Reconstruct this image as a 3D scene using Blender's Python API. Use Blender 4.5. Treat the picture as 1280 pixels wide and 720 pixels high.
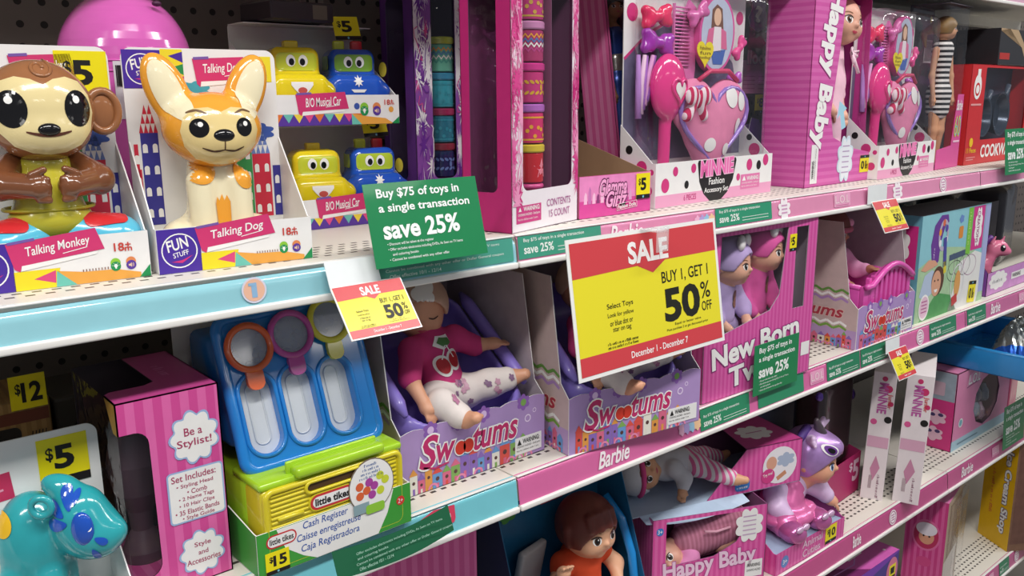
import bpy, bmesh, math, random
import numpy as np
from mathutils import Vector, Matrix, Euler
from mathutils.geometry import tessellate_polygon
from mathutils.bvhtree import BVHTree

for o in list(bpy.data.objects):
    bpy.data.objects.remove(o)
S = bpy.context.scene
COL = S.collection
random.seed(7)

# ------------------------------------------------------------------ camera
cd = bpy.data.cameras.new('camera')
cd.sensor_width = 36.0
cd.lens = 1081.0 / 1280.0 * 36.0
cd.clip_start = 0.02
cam = bpy.data.objects.new('camera', cd)
COL.objects.link(cam)
cam.matrix_world = Matrix(((0.76205175, 0.14423508, -0.63124747, 0.0),
                           (-0.64746785, 0.15783219, -0.74556984, -0.72),
                           (-0.00790616, 0.97687524, 0.21366388, 1.6),
                           (0, 0, 0, 1)))
S.camera = cam

# ------------------------------------------------------------------ exposure, world, ceiling lamps, added low-angle lamps
S.view_settings.view_transform = 'Standard'
S.view_settings.look = 'None'
S.view_settings.exposure = -0.02
S.view_settings.gamma = 1.0
S.view_settings.use_curve_mapping = False
w = bpy.data.worlds.new('world')
S.world = w
w.use_nodes = True
w.node_tree.nodes['Background'].inputs[0].default_value = (0.82, 0.88, 1.0, 1)
w.node_tree.nodes['Background'].inputs[1].default_value = 0.20

def area(name, loc, sx, sy, power, col=(1, 0.97, 0.93)):
    l = bpy.data.lights.new(name, 'AREA')
    l.shape = 'RECTANGLE'
    l.size, l.size_y = sx, sy
    l.energy = power
    l.color = col
    o = bpy.data.objects.new(name, l)
    o.location = loc
    COL.objects.link(o)
    return o
for lx, pw in ((-1.7, 28), (0.0, 34), (1.7, 26), (3.4, 19), (5.1, 17)):
    area('ceiling_tube_light', (lx, -1.04, 2.95), 1.25, 0.22, pw)
for lx in (-2.4, 0.0, 2.4, 4.8):  # unseen lamp row added to send lower-angle light into the shelves
    area('added_low_angle_light', (lx, -3.5, 2.95), 1.25, 0.22, 8)

# ------------------------------------------------------------------ materials
def lin(h):
    h = h.lstrip('#')
    c = [int(h[i:i + 2], 16) / 255.0 for i in (0, 2, 4)]
    return tuple(x / 12.92 if x <= 0.04045 else ((x + 0.055) / 1.055) ** 2.4 for x in c) + (1,)

_mats = {}
def mat(h, rough=0.5, spec=0.5, coat=0.0, metal=0.0, vary=0.05, h2=None, period=0.01, axis='X', alpha=None, duty=0.5, sss=0.0):
    key = (h, rough, spec, coat, metal, vary, h2, period, axis, alpha, duty, sss)
    if key in _mats:
        return _mats[key]
    m = bpy.data.materials.new('finish_' + h)
    m.use_nodes = True
    nt = m.node_tree
    N, L = nt.nodes, nt.links
    b = N['Principled BSDF']
    b.inputs['Roughness'].default_value = rough
    b.inputs['Specular IOR Level'].default_value = spec
    b.inputs['Coat Weight'].default_value = coat
    b.inputs['Coat Roughness'].default_value = 0.06
    b.inputs['Metallic'].default_value = metal
    if sss:
        b.inputs['Subsurface Weight'].default_value = sss
        b.inputs['Subsurface Radius'].default_value = (0.006, 0.003, 0.002)
    tc = N.new('ShaderNodeTexCoord')
    col = N.new('ShaderNodeRGB')
    col.outputs[0].default_value = lin(h)
    out = col.outputs[0]
    if h2:
        sp = N.new('ShaderNodeSeparateXYZ')
        L.new(tc.outputs['Object'], sp.inputs[0])
        if axis == 'XY':
            ad = N.new('ShaderNodeMath'); ad.operation = 'ADD'
            L.new(sp.outputs['X'], ad.inputs[0]); L.new(sp.outputs['Y'], ad.inputs[1])
            src = ad.outputs[0]
        else:
            src = sp.outputs[axis]
        mu = N.new('ShaderNodeMath'); mu.operation = 'MULTIPLY'; mu.inputs[1].default_value = 1.0 / period
        L.new(src, mu.inputs[0])
        fr = N.new('ShaderNodeMath'); fr.operation = 'FRACT'
        L.new(mu.outputs[0], fr.inputs[0])
        gt = N.new('ShaderNodeMath'); gt.operation = 'GREATER_THAN'; gt.inputs[1].default_value = duty
        L.new(fr.outputs[0], gt.inputs[0])
        mx = N.new('ShaderNodeMix'); mx.data_type = 'RGBA'
        L.new(gt.outputs[0], mx.inputs[0])
        L.new(out, mx.inputs[6])
        mx.inputs[7].default_value = lin(h2)
        out = mx.outputs[2]
    if vary:
        nz = N.new('ShaderNodeTexNoise')
        nz.inputs['Scale'].default_value = 60
        L.new(tc.outputs['Object'], nz.inputs['Vector'])
        mr = N.new('ShaderNodeMapRange')
        mr.inputs[3].default_value = 1 - vary
        mr.inputs[4].default_value = 1 + vary
        L.new(nz.outputs['Fac'], mr.inputs[0])
        hs = N.new('ShaderNodeHueSaturation')
        L.new(mr.outputs[0], hs.inputs['Value'])
        L.new(out, hs.inputs['Color'])
        out = hs.outputs[0]
    L.new(out, b.inputs['Base Color'])
    if alpha is not None:
        b.inputs['Alpha'].default_value = alpha
    _mats[key] = m
    return m

def card(h, rough=0.42, **k): return mat(h, rough, 0.4, **k)
def ink(h): return mat(h, 0.42, 0.4, vary=0.0)
def plastic(h, rough=0.22, **k): return mat(h, rough, 0.5, **k)
def skin(h): return mat(h, 0.42, 0.4, vary=0.03)
def cloth(h, **k): return mat(h, 0.85, 0.2, vary=0.12, **k)

def film(name, tint=(1, 1, 1, 1), gloss=0.10, rough=0.05):
    if name in _mats:
        return _mats[name]
    m = bpy.data.materials.new(name)
    m.use_nodes = True
    nt = m.node_tree
    N, L = nt.nodes, nt.links
    for n in list(N):
        N.remove(n)
    o = N.new('ShaderNodeOutputMaterial')
    t = N.new('ShaderNodeBsdfTransparent'); t.inputs[0].default_value = tint
    g = N.new('ShaderNodeBsdfGlossy'); g.inputs['Roughness'].default_value = rough
    lw = N.new('ShaderNodeLayerWeight'); lw.inputs[0].default_value = 0.5
    pw = N.new('ShaderNodeMath'); pw.operation = 'POWER'; pw.inputs[1].default_value = 4.0
    L.new(lw.outputs['Facing'], pw.inputs[0])
    nz = N.new('ShaderNodeTexNoise'); nz.inputs['Scale'].default_value = 35
    tc = N.new('ShaderNodeTexCoord'); L.new(tc.outputs['Object'], nz.inputs['Vector'])
    bp = N.new('ShaderNodeBump'); bp.inputs['Strength'].default_value = 0.25; bp.inputs['Distance'].default_value = 0.01
    L.new(nz.outputs['Fac'], bp.inputs['Height'])
    L.new(bp.outputs[0], g.inputs['Normal'])
    mu = N.new('ShaderNodeMath'); mu.operation = 'MULTIPLY_ADD'; mu.inputs[1].default_value = 0.5; mu.inputs[2].default_value = gloss
    mu.use_clamp = True
    L.new(pw.outputs[0], mu.inputs[0])
    mx = N.new('ShaderNodeMixShader')
    L.new(mu.outputs[0], mx.inputs[0]); L.new(t.outputs[0], mx.inputs[1]); L.new(g.outputs[0], mx.inputs[2])
    L.new(mx.outputs[0], o.inputs[0])
    _mats[name] = m
    return m
CLEAR = film('clear_film', (0.985, 0.985, 0.99, 1), 0.045)

# ------------------------------------------------------------------ geometry builder
class F:
    """A flat panel's frame: origin o, u to the right, v up, n towards the viewer."""
    def __init__(s, o, u, v):
        s.o, s.u, s.v = Vector(o), Vector(u).normalized(), Vector(v).normalized()
        s.n = s.u.cross(s.v).normalized()
    def pt(s, a, b, e=0.0):
        return s.o + s.u * a + s.v * b + s.n * e
def front(y=0.0, x=0.0, z=0.0): return F((x, y, z), (1, 0, 0), (0, 0, 1))
def leftside(d, x=0.0, z=0.0): return F((x, d, z), (0, -1, 0), (0, 0, 1))
def topside(z, x=0.0, y=0.0): return F((x, y, z), (1, 0, 0), (0, 1, 0))

def circ(cx, cy, rx, ry=None, n=28, rot=0.0, a0=0.0, a1=2 * math.pi):
    ry = rx if ry is None else ry
    full = abs(a1 - a0) > 6.28
    k = n if full else n + 1
    r = []
    for i in range(k):
        t = a0 + (a1 - a0) * i / n
        x, y = rx * math.cos(t), ry * math.sin(t)
        r.append((cx + x * math.cos(rot) - y * math.sin(rot), cy + x * math.sin(rot) + y * math.cos(rot)))
    return r
def rect(x0, y0, x1, y1): return [(x0, y0), (x1, y0), (x1, y1), (x0, y1)]
def rrect(x0, y0, x1, y1, r=0.005, n=5, corners='0123'):
    pts = []
    for i, (cx, cy, a) in enumerate(((x0 + r, y0 + r, math.pi), (x1 - r, y0 + r, 1.5 * math.pi), (x1 - r, y1 - r, 0), (x0 + r, y1 - r, .5 * math.pi))):
        if str(i) in corners:
            pts += [(cx + r * math.cos(a + t * math.pi / 2 / n), cy + r * math.sin(a + t * math.pi / 2 / n)) for t in range(n + 1)]
        else:
            pts.append(((x0, y0), (x1, y0), (x1, y1), (x0, y1))[i])
    return pts
def cloud(cx, cy, rx, ry, lobes=8, depth=0.16, n=64, ph=0.0):
    r = []
    for i in range(n):
        t = 2 * math.pi * i / n
        k = 1 - depth + depth * abs(math.sin(lobes * (t + ph) / 2)) * 1.6
        r.append((cx + rx * k * math.cos(t), cy + ry * k * math.sin(t)))
    return r
def star(cx, cy, r, k=5, inner=0.45, rot=math.pi / 2):
    return [(cx + (r if i % 2 == 0 else r * inner) * math.cos(rot + i * math.pi / k), cy + (r if i % 2 == 0 else r * inner) * math.sin(rot + i * math.pi / k)) for i in range(2 * k)]
def heart(cx, cy, r, n=36):
    o = []
    for i in range(n):
        t = 2 * math.pi * i / n
        o.append((cx + r * 16 * math.sin(t) ** 3 / 16, cy + r * (13 * math.cos(t) - 5 * math.cos(2 * t) - 2 * math.cos(3 * t) - math.cos(4 * t)) / 16))
    return o[::-1]
def turn(pts, ang, cx=0.0, cy=0.0):
    c, s = math.cos(ang), math.sin(ang)
    return [(cx + (x - cx) * c - (y - cy) * s, cy + (x - cx) * s + (y - cy) * c) for x, y in pts]

_txt = {}
def text_mesh(s, bold, shear):
    k = (s, bold, shear)
    if k in _txt:
        return _txt[k]
    def ev(off):
        c = bpy.data.curves.new('t', 'FONT')
        c.body = s; c.size = 1.0; c.offset = off; c.shear = shear
        c.resolution_u = 3; c.fill_mode = 'FRONT'
        o = bpy.data.objects.new('t', c)
        COL.objects.link(o)
        dg = bpy.context.evaluated_depsgraph_get()
        me = bpy.data.meshes.new_from_object(o.evaluated_get(dg))
        vs = [tuple(v.co) for v in me.vertices]
        fs = [tuple(p.vertices) for p in me.polygons]
        bpy.data.objects.remove(o); bpy.data.curves.remove(c); bpy.data.meshes.remove(me)
        return vs, fs
    v0, f0 = ev(0.0)
    xs = [v[0] for v in v0] or [0, 1]; ys = [v[1] for v in v0] or [0, 1]
    bb = (min(xs), min(ys), max(xs), max(ys))
    _txt[k] = (v0, f0, bb) if not bold else ev(bold) + (bb,)
    return _txt[k]

class MB:
    def __init__(s):
        s.v, s.f, s.m, s.mats, s.sm = [], [], [], [], []
    def mi(s, m):
        if m not in s.mats:
            s.mats.append(m)
        return s.mats.index(m)
    def add(s, vs, fs, m, smooth=False):
        o = len(s.v)
        s.v += [tuple(v) for v in vs]
        k = s.mi(m) if not isinstance(m, (list, tuple, np.ndarray)) else None
        for i, f in enumerate(fs):
            s.f.append(tuple(o + j for j in f)); s.m.append(k if k is not None else m[i]); s.sm.append(smooth)
        return s
    def addm(s, vs, fs, idx, mats, smooth=True):
        ks = [s.mi(m) for m in mats]
        return s.add(vs, fs, [ks[int(i)] for i in idx], smooth)
    def box(s, x0, y0, z0, x1, y1, z1, m, skip='', ms=None, M=None):
        c = [(x0, y0, z0), (x1, y0, z0), (x1, y1, z0), (x0, y1, z0), (x0, y0, z1), (x1, y0, z1), (x1, y1, z1), (x0, y1, z1)]
        if M is not None:
            c = [tuple(M @ Vector(p)) for p in c]
        fd = {'d': (0, 3, 2, 1), 'u': (4, 5, 6, 7), 'f': (0, 1, 5, 4), 'r': (1, 2, 6, 5), 'b': (2, 3, 7, 6), 'l': (3, 0, 4, 7)}
        for k, f in fd.items():
            if k not in skip:
                s.add(c, [f], (ms or {}).get(k, m))
        return s
    def rbox(s, x0, y0, z0, x1, y1, z1, r, m, seg=3, M=None, smooth=True):
        bm = bmesh.new()
        bmesh.ops.create_cube(bm, size=1.0)
        for v in bm.verts:
            v.co = Vector(((x0 + x1) / 2 + v.co.x * (x1 - x0), (y0 + y1) / 2 + v.co.y * (y1 - y0), (z0 + z1) / 2 + v.co.z * (z1 - z0)))
        bmesh.ops.bevel(bm, geom=bm.edges[:], offset=r, segments=seg, affect='EDGES', profile=0.5)
        return s.bm(bm, m, M, smooth)
    def bm(s, bm, m, M=None, smooth=True):
        bm.verts.index_update()
        vs = [tuple((M @ v.co) if M is not None else v.co) for v in bm.verts]
        fs = [tuple(v.index for v in f.verts) for f in bm.faces]
        bm.free()
        return s.add(vs, fs, m, smooth)
    def poly(s, fr, pts, m, e=0.0002, holes=()):
        loops = [[Vector((p[0], p[1], 0)) for p in l] for l in [pts] + list(holes)]
        flat = [p for l in loops for p in l]
        tris = tessellate_polygon(loops)
        fs = []
        for t in tris:
            a, b, c = (flat[i] for i in t)
            if (b - a).cross(c - a).z < 0:
                t = (t[0], t[2], t[1])
            fs.append(tuple(t))
        return s.add([fr.pt(p.x, p.y, e) for p in flat], fs, m)
    def plate(s, fr, pts, t, m, holes=(), mb=None, me=None, e=0.0):
        """outline with thickness t behind the frame's plane"""
        s.poly(fr, pts, m, e, holes)
        loops = [list(pts)] + [list(h) for h in holes]
        k = len(s.f)
        s.poly(fr, pts, mb or m, e - t, holes)
        for i in range(k, len(s.f)):
            s.f[i] = s.f[i][::-1]
        for li, l in enumerate(loops):
            ar = sum(l[i][0] * l[(i + 1) % len(l)][1] - l[(i + 1) % len(l)][0] * l[i][1] for i in range(len(l)))
            n = len(l)
            vs = [fr.pt(p[0], p[1], e) for p in l] + [fr.pt(p[0], p[1], e - t) for p in l]
            fl = (ar > 0) == (li == 0)
            fs = [((i + 1) % n, i, i + n, (i + 1) % n + n) if fl else (i, (i + 1) % n, (i + 1) % n + n, i + n) for i in range(n)]
            fs = [f[::-1] for f in fs]
            s.add(vs, fs, me or mb or m)
        return s
    def ring(s, fr, outer, inner, m, e=0.0002):
        n = len(outer)
        vs = [fr.pt(p[0], p[1], e) for p in outer] + [fr.pt(p[0], p[1], e) for p in inner]
        return s.add(vs, [(i, (i + 1) % n, (i + 1) % n + n, i + n) for i in range(n)], m)
    def line(s, fr, pts, wd, m, e=0.0003):
        for (a, b), (c, d) in zip(pts, pts[1:]):
            l = math.hypot(c - a, d - b) or 1
            nx, ny = -(d - b) / l * wd / 2, (c - a) / l * wd / 2
            s.add([fr.pt(a - nx, b - ny, e), fr.pt(c - nx, d - ny, e), fr.pt(c + nx, d + ny, e), fr.pt(a + nx, b + ny, e)], [(0, 1, 2, 3)], m)
        return s
    def text(s, fr, t, x, y, w, h, m, e=0.0004, bold=0.0, shear=0.0, rot=0.0, keep=False, align='l', out=None):
        """fit text t into the w x h rectangle whose lower left corner is (x, y)"""
        if out:
            s.text(fr, t, x, y, w, h, out[0], e - 0.0001, bold + out[1], shear, rot, keep, align)
        vs, fs, bb = text_mesh(t, bold, shear)
        sx = w / max(bb[2] - bb[0], 1e-6); sy = h / max(bb[3] - bb[1], 1e-6)
        ox = x
        if keep:
            if sy < sx:
                sx = sy
            else:
                sy = sx
            tw = (bb[2] - bb[0]) * sx
            ox = x + {'l': 0, 'c': (w - tw) / 2, 'r': w - tw}[align]
        c, sn = math.cos(rot), math.sin(rot)
        o = []
        for v in vs:
            a = (v[0] - bb[0]) * sx + ox - x; b = (v[1] - bb[1]) * sy
            o.append(fr.pt(x + a * c - b * sn, y + a * sn + b * c, e))
        return s.add(o, fs, m)
    def scrawl(s, fr, x, y, w, h, m, e=0.0004, seed=1):
        """a line of small print too fine to read"""
        R = random.Random(seed); a = 0.0
        while a < w - h * .4:
            d = h * R.uniform(.18, .30); t = h * R.choice((.6, .62, .65, .95))
            s.poly(fr, rect(x + a, y, x + a + d, y + t), m, e)
            if R.random() < .6: s.poly(fr, rect(x + a, y + t * .8, x + a + d * 2, y + t), m, e)
            a += d + h * R.choice((.22, .25, .28, .6))
        return s
    def lathe(s, prof, c, m, n=32, axis=(0, 0, 1), ms=None, smooth=True):
        ax = Vector(axis).normalized()
        q = Vector((0, 0, 1)).rotation_difference(ax).to_matrix()
        vs = []
        for r, z in prof:
            for i in range(n):
                t = 2 * math.pi * i / n
                vs.append(tuple(Vector(c) + q @ Vector((r * math.cos(t), r * math.sin(t), z))))
        for k in range(len(prof) - 1):
            s.add(vs[k * n:(k + 2) * n], [(i, (i + 1) % n, n + (i + 1) % n, n + i) for i in range(n)], (ms[k] if ms else m), smooth)
        return s
    def ell(s, c, rad, m, n=20, rot=None):
        bm = bmesh.new()
        bmesh.ops.create_uvsphere(bm, u_segments=n, v_segments=max(8, n * 2 // 3), radius=1.0)
        R = (Euler(rot).to_matrix() if rot else Matrix.Identity(3))
        for v in bm.verts:
            v.co = Vector(c) + R @ Vector((v.co.x * rad[0], v.co.y * rad[1], v.co.z * rad[2]))
        return s.bm(bm, m)
    def tube(s, pts, r, m, n=10, closed=False, flat=1.0):
        P = [Vector(p) for p in pts]; k = len(P); vs = []; up = None
        for i, p in enumerate(P):
            a = P[i - 1] if (i or closed) else P[0]
            b = P[(i + 1) % k] if (i < k - 1 or closed) else P[-1]
            t = (b - a).normalized()
            if up is None:
                up = Vector((0, 0, 1)) if abs(t.z) < 0.9 else Vector((0, 1, 0))
            x = t.cross(up).normalized(); y = x.cross(t).normalized(); up = y
            rr = r[i] if isinstance(r, (list, tuple)) else r
            for j in range(n):
                g = 2 * math.pi * j / n
                vs.append(p + x * rr * math.cos(g) + y * rr * flat * math.sin(g))
        fs = []
        for i in range(k if closed else k - 1):
            q = (i + 1) % k
            fs += [(i * n + j, i * n + (j + 1) % n, q * n + (j + 1) % n, q * n + j) for j in range(n)]
        if not closed:
            fs += [tuple(range(n))[::-1], tuple((k - 1) * n + j for j in range(n))]
        return s.add(vs, fs, m, True)
    def decal(s, bvh, fr, pts, m, e=0.0003, rings=4, rng=0.2):
        """paint a closed outline onto a curved surface along the frame's normal"""
        q = []
        for (ax, ay), (bx, by) in zip(pts, pts[1:] + pts[:1]):
            k = max(1, int(math.hypot(bx - ax, by - ay) / 0.0022))
            q += [(ax + (bx - ax) * i / k, ay + (by - ay) * i / k) for i in range(k)]
        pts = q
        cx = sum(p[0] for p in pts) / len(pts); cy = sum(p[1] for p in pts) / len(pts)
        rings = max(rings if rings < 3 else 1, int(max(math.hypot(p[0] - cx, p[1] - cy) for p in pts) / 0.0022))
        n = len(pts); rows = []
        def hit(a, b):
            r = bvh.ray_cast(fr.pt(a, b, rng), -fr.n, 2 * rng)
            if r[0] is None:
                return None
            nn = r[1] if r[1].dot(fr.n) > 0 else -r[1]
            return r[0] + nn * e
        c = hit(cx, cy)
        for k in range(1, rings + 1):
            q = k / rings
            rows.append([hit(cx + (p[0] - cx) * q, cy + (p[1] - cy) * q) for p in pts])
        for i in range(n):
            j = (i + 1) % n
            if c and rows[0][i] and rows[0][j]:
                s.add([c, rows[0][i], rows[0][j]], [(0, 1, 2)], m, True)
            for k in range(rings - 1):
                q = (rows[k][i], rows[k + 1][i], rows[k + 1][j], rows[k][j])
                if all(q):
                    s.add(q, [(0, 1, 2, 3)], m, True)
        return s
    def build(s, name, parent=None, label=None):
        me = bpy.data.meshes.new(name)
        me.from_pydata([tuple(v) for v in s.v], [], s.f)
        for m in s.mats:
            me.materials.append(m)
        me.polygons.foreach_set('material_index', s.m)
        me.polygons.foreach_set('use_smooth', s.sm)
        me.update()
        o = bpy.data.objects.new(name, me)
        COL.objects.link(o)
        if parent is not None:
            o.parent = parent
        if label:
            o['label'] = label
        return o

def thing(name, label, cat, loc=(0, 0, 0), rz=0.0, group=None, rx=0.0, ry=0.0):
    o = bpy.data.objects.new(name, None)
    o.empty_display_size = 0.02
    COL.objects.link(o)
    o.location = loc
    o.rotation_euler = (rx, ry, rz)
    o['label'] = label
    o['category'] = cat
    if group:
        o['group'] = group
    return o
def structure(o):
    o['kind'] = 'structure'
    return o

# ------------------------------------------------------------------ smooth continuous bodies (implicit surface -> mesh)
def _len(a): return np.sqrt((a * a).sum(-1))
class Blob:
    def __init__(s, k=0.006):
        s.p = []; s.k = k
    def sph(s, c, r, m=0, op=1, k=None): return s.elp(c, (r, r, r), m, None, op, k)
    def elp(s, c, r, m=0, rot=None, op=1, k=None):
        R = np.array(Euler(rot).to_matrix().transposed()) if rot else np.eye(3)
        c, r = np.array(c, float), np.array(r, float)
        def f(P):
            q = (P - c) @ R.T
            k0 = _len(q / r); k1 = _len(q / (r * r)) + 1e-9
            return np.where(k0 < 1e-6, -r.min(), k0 * (k0 - 1) / k1)
        e = r.max()
        s.p.append((f, m, op, k, c - e, c + e)); return s
    def cap(s, a, b, ra, rb=None, m=0, op=1, k=None):
        a, b = np.array(a, float), np.array(b, float); rb = ra if rb is None else rb
        def f(P):
            d = b - a; t = np.clip(((P - a) @ d) / max(d @ d, 1e-12), 0, 1)
            return _len(P - a - t[..., None] * d) - (ra + (rb - ra) * t)
        r = max(ra, rb)
        s.p.append((f, m, op, k, np.minimum(a, b) - r, np.maximum(a, b) + r)); return s
    def box(s, c, h, r=0.0, m=0, rot=None, op=1, k=None):
        R = np.array(Euler(rot).to_matrix().transposed()) if rot else np.eye(3)
        c, h = np.array(c, float), np.array(h, float)
        def f(P):
            q = np.abs((P - c) @ R.T) - h + r
            return _len(np.maximum(q, 0)) + np.minimum(q.max(-1), 0) - r
        e = np.linalg.norm(h)
        s.p.append((f, m, op, k, c - e, c + e)); return s
    def field(s, P):
        d = None; best = None; idx = None
        for f, m, op, k, lo, hi in s.p:
            g = f(P); k = s.k if k is None else k
            if op > 0:
                if d is None:
                    d, best, idx = g, g.copy(), np.full(g.shape, m)
                    continue
                h = np.clip(0.5 + 0.5 * (d - g) / k, 0, 1) if k > 0 else (g < d) * 1.0
                d = d * (1 - h) + g * h - k * h * (1 - h)
                q = g < best
                idx = np.where(q, m, idx); best = np.minimum(best, g)
            else:
                h = np.clip(0.5 - 0.5 * (d + g) / k, 0, 1) if k > 0 else (-g > d) * 1.0
                d = d * (1 - h) - g * h + k * h * (1 - h)
        return d, idx
    def mesh(s, res=0.0015):
        pos = [p for p in s.p if p[2] > 0]
        lo = np.min([p[4] for p in pos], 0) - 3 * res; hi = np.max([p[5] for p in pos], 0) + 3 * res
        n = np.ceil((hi - lo) / res).astype(int) + 1
        ax = [lo[i] + res * np.arange(n[i]) for i in range(3)]
        P = np.stack(np.meshgrid(*ax, indexing='ij'), -1)
        D, I = s.field(P)
        cn = [(i, j, k) for i in (0, 1) for j in (0, 1) for k in (0, 1)]
        def sl(A, c): return A[c[0]:A.shape[0] - 1 + c[0], c[1]:A.shape[1] - 1 + c[1], c[2]:A.shape[2] - 1 + c[2]]
        V = {c: sl(D, c) for c in cn}
        sg = sum((V[c] < 0).astype(int) for c in cn)
        act = (sg > 0) & (sg < 8)
        ids = np.full(act.shape, -1); ids[act] = np.arange(act.sum())
        acc = np.zeros((act.sum(), 3)); cnt = np.zeros(act.sum())
        for c in cn:
            for a in range(3):
                if c[a] == 0:
                    c2 = list(c); c2[a] = 1; c2 = tuple(c2)
                    v0, v1 = V[c][act], V[c2][act]
                    x = (v0 < 0) != (v1 < 0)
                    t = np.where(x, v0 / np.where(x, v0 - v1, 1), 0)
                    p = np.tile(np.array(c, float), (len(t), 1)); p[:, a] += t
                    acc[x] += p[x]; cnt[x] += 1
        base = np.argwhere(act)
        verts = lo + res * (base + acc / cnt[:, None])
        mi = sl(I, (0, 0, 0))[act]
        faces = []
        for a in range(3):
            b, c = (a + 1) % 3, (a + 2) % 3
            s0 = [slice(None)] * 3; s1 = [slice(None)] * 3
            s0[a] = slice(0, -1); s1[a] = slice(1, None)
            A0, A1 = D[tuple(s0)] < 0, D[tuple(s1)] < 0
            for flip in (0, 1):
                e = np.argwhere((A0 & ~A1) if not flip else (~A0 & A1))
                e = e[(e[:, b] > 0) & (e[:, c] > 0) & (e[:, b] < n[b] - 1) & (e[:, c] < n[c] - 1)]
                def g(db, dc):
                    q = e.copy(); q[:, b] -= db; q[:, c] -= dc
                    return ids[q[:, 0], q[:, 1], q[:, 2]]
                Q = np.stack([g(1, 1), g(0, 1), g(0, 0), g(1, 0)], 1)
                faces.append(Q[:, ::-1] if flip else Q)
        faces = np.concatenate(faces)
        faces = faces[(faces >= 0).all(1)]
        fc = verts[faces].mean(1)
        _, fi = s.field(fc)
        return verts, faces, fi
    def into(s, mb, mats, res=0.0015):
        v, f, i = s.mesh(res)
        vs = v.tolist(); fs = f.tolist()
        mb.addm(vs, fs, i, mats if isinstance(mats, (list, tuple)) else [mats])
        return BVHTree.FromPolygons([Vector(p) for p in vs], fs)
# ------------------------------------------------------------------ room: floor, back wall
def dots_mat(name, base, hole, pitch_a, pitch_b, ha, hb, axa, axb, lo=None, hi=None, round_=False, rough=0.45):
    """punched sheet: a regular staggered grid of holes in object space"""
    m = bpy.data.materials.new(name); m.use_nodes = True
    nt = m.node_tree; N, L = nt.nodes, nt.links
    b = N['Principled BSDF']; b.inputs['Roughness'].default_value = rough
    tc = N.new('ShaderNodeTexCoord'); sp = N.new('ShaderNodeSeparateXYZ'); L.new(tc.outputs['Object'], sp.inputs[0])
    def math_(op, a, c=None, d=None):
        n = N.new('ShaderNodeMath'); n.operation = op
        for i, v in enumerate((a, c, d)):
            if v is None: continue
            if isinstance(v, (int, float)): n.inputs[i].default_value = v
            else: L.new(v, n.inputs[i])
        return n.outputs[0]
    A, B = sp.outputs[axa], sp.outputs[axb]
    bs = math_('MULTIPLY', B, 1 / pitch_b)
    row = math_('FLOOR', bs)
    stag = 0.0 if round_ else math_('MULTIPLY', math_('MODULO', math_('ABSOLUTE', row), 2.0), 0.5)
    fa = math_('SUBTRACT', math_('FRACT', math_('ADD', math_('MULTIPLY', A, 1 / pitch_a), stag)), 0.5)
    fb = math_('SUBTRACT', math_('FRACT', bs), 0.5)
    if round_:
        r = math_('SQRT', math_('ADD', math_('POWER', fa, 2.0), math_('POWER', fb, 2.0)))
        k = math_('LESS_THAN', r, ha / pitch_a)
    else:
        k = math_('MULTIPLY', math_('LESS_THAN', math_('ABSOLUTE', fa), ha / pitch_a), math_('LESS_THAN', math_('ABSOLUTE', fb), hb / pitch_b))
    if lo is not None:
        k = math_('MULTIPLY', k, math_('MULTIPLY', math_('GREATER_THAN', B, lo), math_('LESS_THAN', B, hi)))
    mx = N.new('ShaderNodeMix'); mx.data_type = 'RGBA'
    L.new(k, mx.inputs[0]); mx.inputs[6].default_value = lin(base); mx.inputs[7].default_value = lin(hole)
    L.new(mx.outputs[2], b.inputs['Base Color'])
    return m
PEG = dots_mat('pegboard', '6a615c', '181514', 0.0254, 0.0254, 0.0042, 0, 'X', 'Z', round_=True, rough=0.6)
DECK = dots_mat('punched_steel', 'e6e1d6', '4a4540', 0.0145, 0.0125, 0.0036, 0.0022, 'X', 'Y', 0.024, 0.088)

structure(MB().box(-2.5, 0.44, 0.0, 6.5, 0.46, 2.15, PEG).build('wall_back'))
fl = MB(); fl.box(-2.5, -2.2, -0.02, 6.5, 0.46, 0.0, mat('98928a', 0.25, vary=0.06))
structure(fl.build('floor'))

WHITE = plastic('eceae6', 0.3)
STEEL = mat('e6e1d6', 0.4)
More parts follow.
